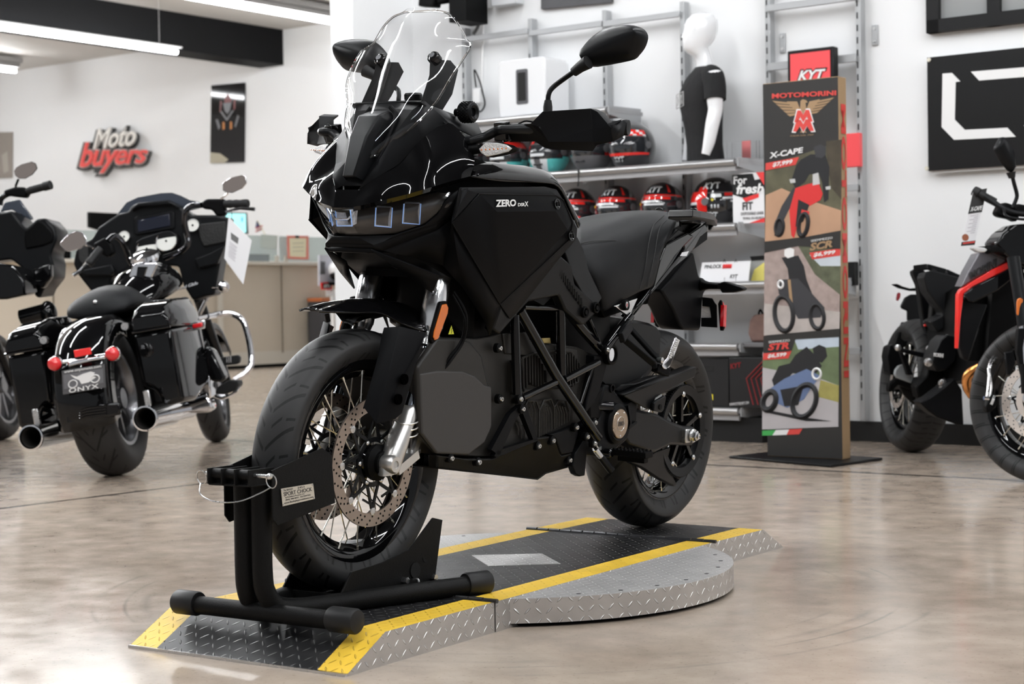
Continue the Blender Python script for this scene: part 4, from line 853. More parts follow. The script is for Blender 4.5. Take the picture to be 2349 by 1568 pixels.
MB().tube([(c[0]-.002, c[1]+.002, c[2]+.006), (c[0]+.003, c[1]+.002, c[2]), (c[0]-.002, c[1]+.002, c[2]-.001), (c[0]+.001, c[1]+.002, c[2]-.008)], .0008, 4).build('warning_bolt', dark, wl)
def bolt(Z, x, y, l, r=.0085, par=bike, boss=True):
    for s_ in (1, -1):
        p = K(Z, x, y, l); p = p if s_ > 0 else my(p); b = MB()
        if boss: MB().lathe([(r*1.7, -.012), (r*1.7, 0), (r*1.3, .002)], p, (0, s_, 0), 20).build('bolt_boss', dark, par)
        b.lathe([(r, 0), (r, .003), (r*.75, .0065), (r*.42, .0065), (r*.4, .003)], p, (0, s_, 0), 18, cap=False); b.cyl((p[0], p[1]+.001*s_, p[2]), (p[0], p[1]+.0032*s_, p[2]), r*.4, 6); b.build('bolt', steel, par)
for x, y, l in ((433, 387, .158), (440, 692, .158), (558, 693, .182), (571, 752, .172), (308, 1070, .152), (667, 973, .158), (752, 941, .158), (893, 862, .168), (853, 1058, .14), (143, 1047, .148), (958, 918, .172), (1002, 960, .18), (1005, 833, .17), (1078, 398, .19), (1180, 130-4, .165) if False else (1030, 985, .165)): bolt(Z4, x, y, l, .0075)
# ---- trellis frame
def ftube(pts, r, Z=ZA, ma=gloss, sm=0):
    for s_ in (1, -1): MB().tube([(p if s_ > 0 else my(p)) for p in KP(Z, pts)], r, 16, smooth=sm).build('frame_tube', ma, bike)
ftube([(145, 150, .158), (165, 800, .168)], .0125); ftube([(185, 110, .160), (480, 640, .172), (825, 1150, .165)], .0145)
ftube([(520, 100, .158), (528, 640, .160)], .0135); ftube([(215, 85, .155), (545, 100, .155)], .0085)
ftube([(205, 828, .17), (478, 700, .172)], .0095); ftube([(548, 680, .172), (825, 535, .172)], .0105)
ftube([(555, 90, .150), (700, 270, .155), (858, 445, .160)], .0145); ftube([(775, 585, .16), (668, 910, .16)], .006)
ftube([(735, 190, .13), (850, 450, .14)], .006); ftube([(755, 185, .14), (858, 440, .15)], .006)
ftube([(875, 440, .175), (1000, 270, .175), (1088, 160, .168)], .0135); ftube([(900, 410, .185), (1075, 190, .178)], .006)
ftube([(190, 835, .16), (190, 835, -.16)], .016)
both(KP(ZA, [(800, 480, .165), (870, 480, .165), (900, 560, .165), (870, 680, .165), (800, 860, .16), (720, 960, .16), (735, 850, .16), (790, 640, .162)]), .03, 'frame_casting', matte)
# side bracket triangle
for s_ in (1, -1):
    f_ = (lambda p: tuple(p)) if s_ > 0 else my
    b = MB()
    for pts in ([(195, 885), (240, 890), (150, 1010), (20, 1300), (-45, 1250), (110, 960)], [(200, 885), (240, 890), (335, 1170), (300, 1175), (215, 960)], [(-20, 1300), (0, 1260), (320, 1160), (340, 1175), (0, 1310)]):
        A_ = [f_(K(ZA, x, y, .165)) for x, y in pts]; slab(b, A_, .016, s_)
    b.build('crash_bracket', matte, bike, bevel=.003)
# skid plate
both(KP(Z4, [(60, 1030, .15), (250, 1052, .152), (390, 1048, .155), (660, 925, .152), (745, 915, .152), (770, 935, .152), (805, 1030, .145), (868, 1015, .145), (872, 1090, .12), (712, 1136, .105), (662, 1172, .10), (520, 1155, .10), (60, 1105, .11)]), .03, 'skid_plate', grey_pl, bevel=.004)
b = MB(); s1_ = KP(Z4, [(60, 1105, .11), (520, 1155, .10), (662, 1172, .10), (712, 1136, .105), (872, 1090, .12)]); b.loft([s1_, [my(p) for p in s1_]], cap=False, closed=False); b.build('skid_plate_floor', grey_pl, bike, solid=.004)
both(KP(Z4, [(775, 895, .155), (900, 845, .155), (905, 900, .155), (872, 1012, .15), (806, 1026, .15), (772, 930, .155), (740, 905, .155)]), .02, 'skid_plate_arm', matte)
# frame cover with vents (behind the side panel)
both(KP(Z2, [(2030, 690, .197), (2110, 760, .19), (2130, 900, .188), (2300, 1060, .188), (2312, 1110, .185), (2210, 1215, .185), (2180, 1215, .183), (2060, 1105, .182), (2010, 990, .182), (1780, 1040, .182), (1640, 1190, .178), (1560, 1292, .172), (1500, 1250, .17), (1570, 1060, .19)]), .03, 'frame_cover', satin, bevel=.006)
for s_ in (1, -1):
    b = MB()
    for k in range(11):
        x, y = 2008+k*17, 770+k*24; L0 = [K(Z2, x, y, .1885), K(Z2, x+6, y+72, .1875)]
        b.tube([(p if s_ > 0 else my(p)) for p in L0], .0036, 6)
    b.build('vent_slots', mat('slot_dark', (.002, .002, .002), .8), bike)
for x, y in ((2216, 1120), (2300, 1085)): 
    for s_ in (1, -1):
        p = K(Z2, x, y, .193); p = p if s_ > 0 else my(p); o = MB().lathe([(.016, -.01), (.016, .0), (.013, .002), (.010, -.001)], p, (0, s_, 0), 24, cap=False).build('panel_bolt', dark, bike); MB().cyl((p[0], p[1]-.002*s_, p[2]), (p[0], p[1]+.002*s_, p[2]), .007, 6).build('bolt_socket', dark, o)
both(KP(Z2, [(2055, 660, .17), (2150, 540, .17), (2200, 640, .17), (2240, 800, .172), (2340, 1010, .172), (2310, 1060, .175), (2230, 1050, .175), (2120, 850, .175)]), .02, 'seat_front_trim', satin)
# ---- drive: motor, pivot casting, swingarm, belt
both(KP(ZB, [(105, 635), (175, 640), (210, 700), (290, 800), (375, 752), (402, 800), (402, 960), (345, 1030), (315, 1130), (240, 1195), (200, 1235), (175, 1290), (110, 1290), (60, 1200), (0, 1170), (-60, 1010), (0, 950), (60, 960), (80, 880), (60, 800)], .150), .10, 'pivot_casting', matte, bevel=.008)
both(KP(ZB, [(-40, 760), (30, 700), (90, 640), (150, 700), (180, 800), (140, 880), (60, 960), (-30, 960)], .146), .14, 'motor_case', dark, bevel=.01)
for s_ in (1, -1):
    f_ = (lambda p: tuple(p)) if s_ > 0 else my
    c = Vector(f_(K(ZB, 228, 985, .16))); o = MB().lathe([(.062, -.03), (.060, .0), (.050, .006), (.0445, .004)], c, (0, s_, 0), 48).build('motor_ring', matte, bike)
    o = MB().lathe([(.0435, 0), (.0435, .007), (.042, .0085), (.0, .0085)], c, (0, s_, 0), 48).build('motor_cover', bronze, bike, label='bronze coloured round motor cover')
    cc = c+Vector((0, .0088*s_, 0))
    MB().tube([cc+Vector((.021*math.cos(a), 0, .021*math.sin(a))) for a in [k*math.pi/16 for k in range(32)]], .0011, 5, closed=True).build('cover_ring', steel, o)
    for a in (60, 120, 270): MB().ball(c+Vector((.036*math.cos(math.radians(a)), .0085*s_, .036*math.sin(math.radians(a)))), .0035, 8, (1, .6, 1)).build('cover_screw', steel, o)
    if s_ > 0: text_fit('ZERO', [cc+Vector((.015, 0, .007)), cc+Vector((-.015, 0, .007)), cc+Vector((-.015, 0, -.006)), cc+Vector((.015, 0, -.006))], gun, o, lift=.0003)
    p = f_(K(ZB, 180, 668, .155)); MB().lathe([(.009, 0), (.013, 0), (.013, -.02)], p, (0, s_, 0), 20, cap=False).build('pivot_eye', dark, bike)
    b = MB(); b.ring2([f_(K(ZB, x, y, .166)) for x, y in ((315, 820), (330, 820), (350, 990), (400, 960), (405, 985), (325, 1035), (320, 1020), (335, 985))], [f_(K(ZB, x, y, .15)) for x, y in ((315, 820), (330, 820), (350, 990), (400, 960), (405, 985), (325, 1035), (320, 1020), (335, 985))]); b.build('casting_rib', matte, bike, bevel=.002)
both(KP(ZB, [(330, 850, .148), (400, 855, .148), (585, 895, .145), (700, 960, .142), (830, 1008, .14), (915, 1010, .14), (935, 1060, .14), (928, 1150, .14), (895, 1185, .14), (700, 1178, .142), (560, 1250, .145), (330, 1180, .148), (280, 1100, .148)]), .045, 'swingarm', satin, bevel=.010, seg=3)
both(KP(ZB, [(440, 1375, .12), (350, 1340, .12), (330, 1250, .12), (540, 1255, .125), (560, 1240, .125), (700, 1195, .125), (662, 1350, .12), (760, 1535, .115), (735, 1548, .115), (600, 1480, .115)]), .02, 'lower_belt_guard', satin, bevel=.003)
for s_ in ((1,)):
    both_ = KP(ZB, [(282, 728, .165), (930, 480, .165), (932, 512, .165), (915, 568, .163), (760, 640, .16), (650, 700, .16), (560, 760, .16), (548, 870, .16), (480, 850, .16), (290, 745, .165)])
    b = MB(); slab(b, both_, .008, 1); b.build('belt_guard', satin, bike, bevel=.003)
    tpp = KP(ZB, [(282, 728, .165), (930, 480, .165)]); bk_ = KP(ZB, [(345, 700, .12), (500, 640, .12), (770, 545, .12), (850, 480, .12)])
    b = MB(); b.add([tpp[0], tpp[1], (tpp[1][0], .125, tpp[1][2]+.002), (tpp[0][0], .125, tpp[0][2]+.002)], [[0, 1, 2, 3]]); b.build('belt_guard_top', satin, bike, solid=.004)
    P = KP(ZB, [(555, 800, .175), (575, 780, .175), (655, 732, .175), (662, 750, .175), (640, 860, .172), (620, 885, .172), (550, 870, .175)]); b = MB(); slab(b, P, .012); o = b.build('guard_lug', satin, bike, bevel=.003)
    p = K(ZB, 603, 835, .174); MB().cyl(p, (p[0], p[1]+.0025, p[2]), .0085, 20).build('lug_hole', dark, o)
both(KP(ZB, [(200, 680), (265, 632), (380, 625), (560, 560), (700, 545), (770, 545), (350, 700), (250, 715)], .13), .03, 'hugger_arm', satin)
# axle nuts
for s_ in (1, -1):
    f_ = (lambda p: tuple(p)) if s_ > 0 else my
    c = f_(K(ZB, 895, 1092, .158)); ax = (0, s_, 0)
    b = MB(); b.box((c[0]+.018, c[1]-.012*s_, c[2]+.0), (.04, .02, .044)); b.build('axle_block', steel, bike, bevel=.004)
    MB().lathe([(.012, .0), (.021, 0), (.022, .004), (.02, .008)], c, ax, 28).build('axle_washer', steel, bike)
    MB().lathe([(.0165, .006), (.0165, .017), (.013, .019)], c, ax, 6).build('axle_nut', steel, bike, ang=20); MB().lathe([(.009, .015), (.009, .024), (.007, .025), (.005, .02)], c, ax, 20).build('axle_end', chrome, bike)
# belt pulley
b = MB(); cy = .118; b.lathe([(.118, 0), (.145, 0), (.147, .004), (.147, .022), (.145, .026), (.118, .022), (.116, .01), (.118, 0)], (-1.525, cy-.02, RZ), (0, 1, 0), 96, cap=False)
for k in range(90):
    a = 2*math.pi*k/90; b.box((-1.525+.147*math.cos(a), cy-.007, RZ+.147*math.sin(a)), (.005, .02, .004), (0, -a, 0))
pu = b.build('belt_pulley', satin, bike)
b = MB()
for k in range(5):
    a = 2*math.pi*(k+.2)/5; b.bar((-1.525+.03*math.cos(a), cy-.01, RZ+.03*math.sin(a)), (-1.525+.12*math.cos(a), cy-.01, RZ+.12*math.sin(a)), .014, .02, up=(0, 1, 0))
b.build('pulley_arms', gloss, pu)
for k in range(5):
    a = 2*math.pi*(k+.2)/5; MB().ball((-1.525+.118*math.cos(a), cy+.004, RZ+.118*math.sin(a)), .009, 12, (1, .6, 1)).build('pulley_bolt', steel, pu)
MB().tube([(-1.03+.03*math.cos(a)*1, .112, .37+.03*math.sin(a)) for a in [math.radians(t) for t in range(90, 271, 20)]][::1] and [(-1.03, .112, .40), (-1.525, .112, RZ+.15)], .006, 6).build('drive_belt', rubber, bike)
MB().tube([(-1.03, .112, .34), (-1.525, .112, RZ-.15)], .006, 6).build('drive_belt', rubber, bike)
# rear mudguard over the tyre
P = KP(ZB, [(130, 640), (200, 675), (420, 580), (520, 480), (600, 400), (608, 165), (570, 120), (440, 90), (330, 84), (230, 170), (60, 300), (40, 560)], .098)
b = MB(); b.loft([P, [(p[0], p[1]*.72, p[2]+.012) for p in P], [(p[0], 0, p[2]+.02) for p in P], [(p[0], -p[1]*.72, p[2]+.012) for p in P], [my(p) for p in P]]); b.build('rear_mudguard', satin, bike, ang=25)
# passenger footpeg hanger and pegs, rider pegs
for s_ in (1, -1):
    f_ = (lambda p: tuple(p)) if s_ > 0 else my
    b = MB(); l0, l1 = .18, .225
    for (x0, y0), (x1, y1), w in (((325, 118), (585, 405), .014), ((262, 205), (545, 440), .020), ((330, 100), (255, 215), .03), ((585, 400), (545, 450), .03)):
        b.bar(f_(K(ZB, x0, y0, l0)), f_(K(ZB, x1, y1, l1)), .016, w, up=(1, 0, 1) if s_ else None)
    b.bar(f_(K(ZB, 560, 480, .22)), f_(K(ZB, 665, 525, .235)), .03, .025)
    b.build('footpeg_hanger', matte, bike, bevel=.003)
    # passenger peg folded up
    P = [f_(K(ZB, x, y, .245)) for x, y in ((618, 460), (650, 425), (690, 400), (672, 390), (735, 215), (750, 205), (782, 235), (770, 300), (712, 440), (665, 500), (645, 500))]
    P = [f_(K(ZB, x, y, .245)) for x, y in ((618, 462), (640, 420), (668, 392), (738, 212), (752, 204), (784, 240), (715, 425), (690, 480), (660, 502), (635, 492))]
    o = MB().ring2(P, [tuple(Vector(p)+Vector((-.012, -.008*s_, 0))) for p in P]).build('passenger_peg', chrome, bike, bevel=.003, label='polished metal folding footpeg')
    b = MB()
    for i in range(10):
        for j in range(3): b.ball(f_(K(ZB, 685+i*8+j*9, 385-i*17+j*3, .2465)), .0028, 6)
    b.build('peg_studs', steel, o)
    MB().lathe([(.007, -.01), (.009, 0), (.009, .008), (.005, .010)], f_(K(ZB, 605, 415, .24)), (0, s_, 0), 16).build('peg_pivot', steel, bike)
    xr = -.985; A_ = BK.X(*ZB(205, 1235), xr); B_ = BK.X(*ZB(530, 1205), xr)
    y0, y1 = .165, .285; z = .295; xq = K(ZB, 360, 1215, .23)[0]; zq = K(ZB, 360, 1215, .23)[2]
    b = MB(); b.box((xq, (y0+y1)/2*s_, zq-.012), (.045, y1-y0, .018)); b.box((xq-.01, (y0+y1)/2*s_, zq-.028), (.025, y1-y0-.03, .02))
    for k in range(9):
        for sx2 in (-.02, .02): b.add([(xq+sx2-.002, (y0+.008+k*.0125)*s_, zq-.004), (xq+sx2+.002, (y0+.008+k*.0125)*s_, zq-.004), (xq+sx2+.002, (y0+.0185+k*.0125)*s_, zq-.004), (xq+sx2-.002, (y0+.0185+k*.0125)*s_, zq-.004), (xq+sx2, (y0+.013+k*.0125)*s_, zq+.006)], [[0, 1, 4], [1, 2, 4], [2, 3, 4], [3, 0, 4]])
    b.build('rider_footpeg', dark, bike, bevel=.0015)
    MB().lathe([(.013, -.02), (.014, 0), (.010, .004)], f_(K(ZB, 165, 1252, .17)), (0, s_, 0), 20).build('peg_boss', gloss, bike)
    # round plug below the subframe
    c = f_(K(ZB, 178, 365, .182)); MB().lathe([(.03, -.02), (.030, .0), (.0225, .002), (.021, -.006), (.006, -.010)], c, (0, s_, 0), 32, cap=False).build('frame_plug_ring', dark, bike)
    MB().lathe([(.0185, -.003), (.017, -.009), (.006, -.014), (.006, -.006), (.003, -.005)], c, (0, s_, 0), 32).build('frame_plug', chrome, bike)
# side stand with spring
b = MB(); slab(b, KP(ZA, [(715, 1165), (752, 1185), (735, 1290), (720, 1462), (680, 1470), (645, 1450), (620, 1385), (640, 1280)], .15), .02); b.build('stand_bracket', matte, bike, bevel=.003)
MB().tube([K(ZA, 805, 1250, .17), K(ZA, 850, 1310, .18)], .0085, 14).build('stand_spring', steel, bike); b = MB()
MB().tube([K(ZA, 850, 1312, .18), K(ZA, 935, 1420, .195)], [.011, .012], 14).build('side_stand', satin, bike)
MB().tube([K(ZA, 790, 1190, .165), K(ZA, 780, 1240, .168), K(ZA, 812, 1268, .172), K(ZA, 825, 1240, .17), K(ZA, 800, 1195, .168)], .003, 8, smooth=4).build('spring_hook', chrome, bike)
# shock / rear dark internals
MB().loft([[(x, w, z), (x, -w, z), (x, -w, z2), (x, w, z2)] for x, w, z, z2 in ((-.80, .10, .30, .80), (-1.0, .10, .30, .78), (-1.12, .075, .45, .80))]).build('motor_core', dark, bike)
# ---- seat
rows = [KP(Z5, [(300, 350, 0), (560, 270, 0), (860, 195, 0), (1080, 184, 0), (1190, 195, 0)]),
        KP(Z5, [(318, 420, .05), (560, 345, .07), (850, 262, .085), (1075, 232, .085), (1235, 232, .075)]),
        KP(Z5, [(330, 505, .085), (545, 480, .12), (835, 430, .140), (1050, 360, .135), (1312, 292, .12)]),
        KP(Z5, [(350, 620, .105), (550, 640, .14), (820, 600, .158), (1030, 560, .160), (1262, 410, .150)]),
        KP(Z5, [(420, 860, .125), (570, 880, .16), (790, 820, .172), (1010, 760, .176), (1180, 560, .168)]),
        KP(Z5, [(520, 1100, .13), (600, 1168, .155), (765, 1083, .17), (945, 990, .176), (1085, 925, .172)]),
        [tuple(Vector(p)+Vector((0, -.03, -.004))) for p in KP(Z5, [(520, 1100, .13), (600, 1168, .155), (765, 1083, .17), (945, 990, .176), (1085, 925, .172)])]]
full = [[my(p) for p in r] for r in rows[::-1][:-1]]+rows
b = MB(); patch(b, full, 5, 4); st_ = b.build('seat', seatm, bike, ang=70, solid=.01, off=-1)
R5 = [cr1(r, 5) for r in rows]
b = MB(); back = [r[-1] for r in full]; b.loft([back, [tuple(Vector(p)+Vector((-.02, -.03 if p[1] > 0 else .03, -.06))) for p in back]], cap=False, closed=False); b.build('seat_rear_face', seatm, bike)
thr = mat('seat_stitching', (.006, .006, .006), .6)
def seam(pts, par=st_):
    for s_ in (1, -1):
        P = KP(Z5, pts); MB().tube([(p if s_ > 0 else my(p)) for p in P], .0013, 5, smooth=5).build('seam', thr, par)
seam([(338, 520, .092), (470, 492, .114), (600, 486, .131), (740, 492, .142), (860, 555, .155), (960, 640, .165), (1008, 690, .17)])
seam([(1190, 235, .098), (1095, 320, .128), (1062, 400, .147), (1030, 560, .164), (1005, 760, .1785), (945, 980, .1785)])
seam([(1250, 250, .095), (1165, 330, .135), (1130, 420, .150), (1100, 600, .168), (1060, 800, .18), (1020, 950, .179)])
both(KP(Z5, [(850, 1170, .14), (1080, 940, .16), (1160, 720, .15), (1200, 520, .14), (1120, 420, .13), (900, 800, .13), (560, 1180, .12), (600, 1260, .12)]), .10, 'seat_base', dark)
# ---- tail
both(KP(Z5, [(1150, 700, .168), (1210, 520, .16), (1350, 445, .15), (1430, 405, .145), (1500, 440, .14), (1380, 560, .15), (1250, 760, .16), (1010, 1062, .165), (860, 1265, .16), (830, 1240, .16), (960, 1090, .168), (1085, 935, .17)]), .03, 'tail_fairing', gloss, bevel=.006)
both(KP(Z5, [(1600, 312, .125), (1640, 372, .12), (1625, 400, .12), (1560, 445, .125), (1500, 560, .13), (1420, 655, .135), (1290, 765, .145), (1010, 1090, .15), (870, 1270, .15), (1020, 1050, .158), (1260, 740, .152), (1400, 560, .14), (1360, 490, .14), (1440, 420, .135)]), .035, 'grab_rail', gloss, bevel=.005)
P = KP(Z5, [(1370, 605, .147), (1440, 590, .142), (1415, 640, .142), (1350, 640, .148)]); b = MB(); b.ring2(P, [(p[0], p[1]-.004, p[2]) for p in P]); b.build('tail_badge', chrome, bike)
both(KP(Z5, [(1200, 500, .15), (1335, 372, .135), (1430, 420, .13), (1215, 525, .15)]), .02, 'tail_trim', satin)
rk = KP(Z5, [(1240, 180, -.10), (1500, 178, -.10), (1700, 222, -.02), (1722, 282, .06), (1655, 375, .11), (1632, 365, .115), (1625, 290, .11), (1580, 262, .11), (1540, 320, .12), (1400, 275, .13), (1352, 262, .13), (1480, 210, .06), (1240, 190, .0)])
zz = .998
top = [BK.Z(*Z5(x, y), zz) for x, y in ((1352, 232), (1475, 188), (1250, 180), (1480, 172), (1690, 222), (1722, 280), (1630, 262), (1555, 275), (1400, 262))]
q = lambda x, y: BK.Z(*Z5(x, y), zz)
b = MB()
for P in ([q(1352, 235), q(1400, 262), q(1545, 278), q(1560, 258), q(1480, 240), q(1490, 215)], [q(1600, 265), q(1625, 285), q(1722, 282), q(1695, 222), q(1560, 190), q(1520, 212), q(1610, 235)], [q(1490, 215), q(1520, 212), q(1560, 190), q(1480, 176), q(1240, 180), q(1230, 200), q(1300, 220)]):
    b.ring2(P, [(p[0], p[1], p[2]-.02) for p in P])
b.build('rear_rack', satin, bike, bevel=.003)
P = [q(1352, 235), q(1400, 262), q(1545, 278), q(1560, 300)]; b = MB(); b.loft([P, [K(Z5, 1350, 360, .11), K(Z5, 1400, 410, .12), K(Z5, 1500, 345, .125), K(Z5, 1540, 320, .12)]], cap=False, closed=False); b.build('rack_side', satin, bike, solid=.006)
P = [q(1625, 285), q(1722, 282)]; b = MB(); b.add([P[0], P[1], K(Z5, 1655, 378, .10), K(Z5, 1632, 372, .105)], [[0, 1, 2, 3]]); b.build('rack_end', satin, bike, solid=.006)
for x, y in ((1390, 205), (1485, 183), (1142, 178)): 
    p = q(x, y); MB().lathe([(.010, 0), (.010, .003), (.006, .005)], p, (0, 0, 1), 16).build('rack_bolt', gloss, bike)
b = MB(); b.loft([[(x, w, z), (x, -w, z), (x, -w, z2), (x, w, z2)] for x, w, z, z2 in ((-1.2, .13, .80, .90), (-1.45, .12, .86, .97), (-1.7, .09, .93, .985))]); b.build('tail_core', dark, bike)
lk = KP(Z5, [(700, 1140, .175), (930, 1060, .172), (850, 1235, .17), (820, 1235, .17)]); b = MB(); slab(b, lk, .01); b.build('lock_plate', forkm, bike, bevel=.002)
p = K(Z5, 815, 1130, .182); o = MB().lathe([(.0155, -.01), (.0155, .002), (.011, .004), (.010, .001)], p, (0, 1, .1), 28, cap=False).build('lock_ring', dark, bike); MB().cyl((p[0], p[1]-.004, p[2]), (p[0], p[1]+.0015, p[2]), .0105, 20).build('lock_barrel', steel, bike); MB().bar((p[0], p[1]+.002, p[2]+.005), (p[0], p[1]+.002, p[2]-.005), .002, .001, up=(0, 1, 0)).build('key_slot', red, bike)
# number plate carrier
P = KP(Z5, [(1160, 985), (1250, 880), (1430, 660), (1490, 600), (1545, 850), (1590, 860), (1640, 905), (1640, 960), (1592, 1010), (1582, 1060), (1562, 1345), (1550, 1385), (1385, 1380), (1345, 1325), (1280, 1170), (1190, 1030)], .045)
b = MB(); b.ring2(P, [my(p) for p in P]); b.build('plate_carrier', matte, bike, bevel=.008)
XP = -1.765
R_2 = lambda x, y: BK.X(*Z5(x, y), XP)
for pts in ([(1190, 1050), (1200, 1035), (1300, 1040), (1300, 1330), (1250, 1325), (1225, 1290), (1215, 1245), (1180, 1240), (1120, 1250), (1120, 1095), (1190, 1100)], [(1570, 1050), (1670, 1062), (1698, 1110), (1715, 1130), (1720, 1355), (1560, 1345), (1560, 1255), (1660, 1255), (1645, 1150), (1570, 1140)]):
    b = MB(); A_ = [R_2(x, y) for x, y in pts]; b.ring2(A_, [(p[0]-.004, p[1], p[2]) for p in A_]); b.build('plate_bracket', satin, bike, bevel=.001)
A_ = [R_2(x, y) for x, y in ((1562, 1140), (1645, 1150), (1660, 1255), (1562, 1252))]; MB().ring2([(p[0]-.006, p[1], p[2]) for p in A_], [(p[0]-.012, p[1], p[2]) for p in A_]).build('plate_lamp', led, bike)
for pts in ([(1762, 1095), (1775, 1110), (1795, 1340), (1785, 1368), (1762, 1365), (1745, 1130)], [(1082, 1070), (1098, 1072), (1150, 1320), (1135, 1335), (1112, 1320), (1075, 1090)]):
    A_ = [R_2(x, y) for x, y in pts]; c = sum((Vector(p) for p in A_), Vector())/6
    B_ = [c+(Vector(p)-c)*1.14+Vector((.004, 0, 0)) for p in A_]; o = MB().ring2([(p[0]+.006, p[1], p[2]) for p in B_], [(p[0]-.006, p[1], p[2]) for p in B_]).build('rear_reflector', dark, bike, bevel=.002)
    MB().ring2([(p[0]-.004, p[1], p[2]) for p in A_], [(p[0]-.012, p[1], p[2]) for p in A_]).build('reflector_lens', redlens, o, bevel=.002)
    MB().ring2([(c[0]+.012, c[1]+(.012 if c[1] > 0 else -.012), c[2]+z) for z in (.035, -.035)]+[(c[0]-.004, c[1]+(.014 if c[1] > 0 else -.014), c[2]+z) for z in (-.035, .035)], [(c[0]+.012, c[1], c[2]+z) for z in (.035, -.035)]+[(c[0]-.004, c[1], c[2]+z) for z in (-.035, .035)]).build('reflector_edge', redlens, o)
for s_ in (1, -1):
    f_ = (lambda p: tuple(p)) if s_ > 0 else my
    st = MB().tube([f_(K(Z5, 1560, 930, .045)), f_(K(Z5, 1640, 935, .08)), f_(K(Z5, 1745, 940, .125))], [.02, .012, .010], 12).build('rear_indicator', dark, bike)
    P = [f_(K(Z5, x, y, l)) for x, y, l in ((1745, 905, .125), (1790, 893, .14), (1960, 945, .20), (1988, 965, .21), (1970, 985, .205), (1880, 1005, .17), (1765, 1008, .13), (1740, 960, .122))]
    MB().ring2(P, [tuple(Vector(p)+Vector((-.03, 0, 0))) for p in P]).build('indicator_shell', satin, st, bevel=.004)
# ================================================================= shelf wall
shgrey = mat('shelf_grey', (.42, .43, .44), .4, .3); shtube = mat('shelf_tube', (.5, .5, .5), .3, .8); shdark = mat('shelf_under', (.38, .38, .39), .5)
YS = YW-.40
UPX = [-7.026, -6.487, -5.921, -5.365, -4.795, -4.231]
UPT = [RM.Y(1083, 61, YW-.07)[2], RM.Y(1235, 40, YW-.07)[2], RM.Y(1403, 21, YW-.07)[2], RM.Y(1583, 1, YW-.07)[2], 3.3, 3.3]
rack = RM.empty('wall_shelving_frame', 'grey slotted metal uprights and crossbars fixed to the white shop wall', 'shelving frame', at=(-5.6, YW-.05, .1))
slotm = mat('slot_black', (.01, .01, .01), .8)
for x, zt_ in zip(UPX, UPT):
    o = MB().box((x, YW-.045, (zt_+.12)/2), (.03, .06, zt_-.12)).build('upright', shgrey, rack, bevel=.002)
    b = MB(); z = .25
    while z < zt_-.2: b.box((x-.005, YW-.0755, z), (.008, .002, .035)); z += .068
    b.build('slots', slotm, o)
def xbar(x0, x1, u, v, h=.035):
    z = RM.Y(u, v, YW-.085)[2]; o = MB().box(((x0+x1)/2, YW-.088, z), (x1-x0-.01, .02, h)).build('crossbar', shgrey, rack, bevel=.003)
xbar(UPX[0], UPX[1], 1150, 80); xbar(UPX[1], UPX[2], 1318, 63); xbar(UPX[2], UPX[3], 1495, 41)
xbar(UPX[4], UPX[5], 1880, 4, .04); xbar(UPX[4], UPX[5], 1950, 134, .045); xbar(UPX[4], UPX[5], 1960, 430, .04); xbar(UPX[4], UPX[5], 1957, 805, .04)
for x, (u, v) in ((UPX[4]+.05, (1793, 98)), (UPX[5]+.055, (2005, 80)), (UPX[5]+.05, (1986, 872))):
    p = RM.Y(u, v, YW-.02); b = MB(); b.box((p[0], YW-.008, p[2]), (.035, .012, .11)); o = b.build('wall_bracket', shgrey, rack, bevel=.002)
    for dz in (.035, -.035): MB().cyl((p[0], YW-.014, p[2]+dz), (p[0], YW-.02, p[2]+dz), .009, 12).build('bracket_screw', steel, o)
SHZ = {}
def shelf(k, x0, x1, z, label, d=.40, lip=0):
    SHZ[k] = z; t = RM.empty('wall_shelf', label, 'shelf', 'metal shelves on the wall frame', at=((x0+x1)/2, YW-.2, z))
    MB().box(((x0+x1)/2, YW-.06-d/2+.03, z), (x1-x0, d-.06, .022)).build('shelf_deck', shdark, t)
    MB().tube([(x0, YS+.0, z), (x1-.03, YS, z)], .021, 16).build('front_tube', shtube, t)
    b = MB(); b.box(((x0+x1)/2-.015, YS+.012, z-.035), (x1-x0-.03, .02, .03)); b.build('front_lip', shdark, t)
    for x in (x0+.005, x1-.005):
        b = MB(); b.ring2([(x-.003, YS-.02, z+.022), (x-.003, YW-.075, z+.03), (x-.003, YW-.075, z-.07), (x-.003, YS-.02, z-.028)], [(x+.003, YS-.02, z+.022), (x+.003, YW-.075, z+.03), (x+.003, YW-.075, z-.07), (x+.003, YS-.02, z-.028)]); b.build('end_bracket', shgrey, t)
shelf('A', -7.03, -5.66, 1.93, 'top left grey shelf carrying the white box')
shelf('B', -7.03, -4.80, 1.573, 'long grey shelf carrying the mannequin and the upper helmets')
shelf('C', -7.03, -4.80, 1.213, 'grey shelf carrying the row of red and black helmets')
shelf('D', -6.5, -4.26, .884, 'grey shelf carrying the white visor sign and clear bag')
shelf('E', -6.5, -4.80, .538, 'grey shelf above the black cartons')
shelf('F', -6.5, -4.80, .175, 'lowest grey shelf with the black cartons on it')
struct(MB().box((-5.6, YW-.2, .07), (1.8, .34, .14)), 'trim_2', mat('kick_black', (.004, .004, .004), .7))
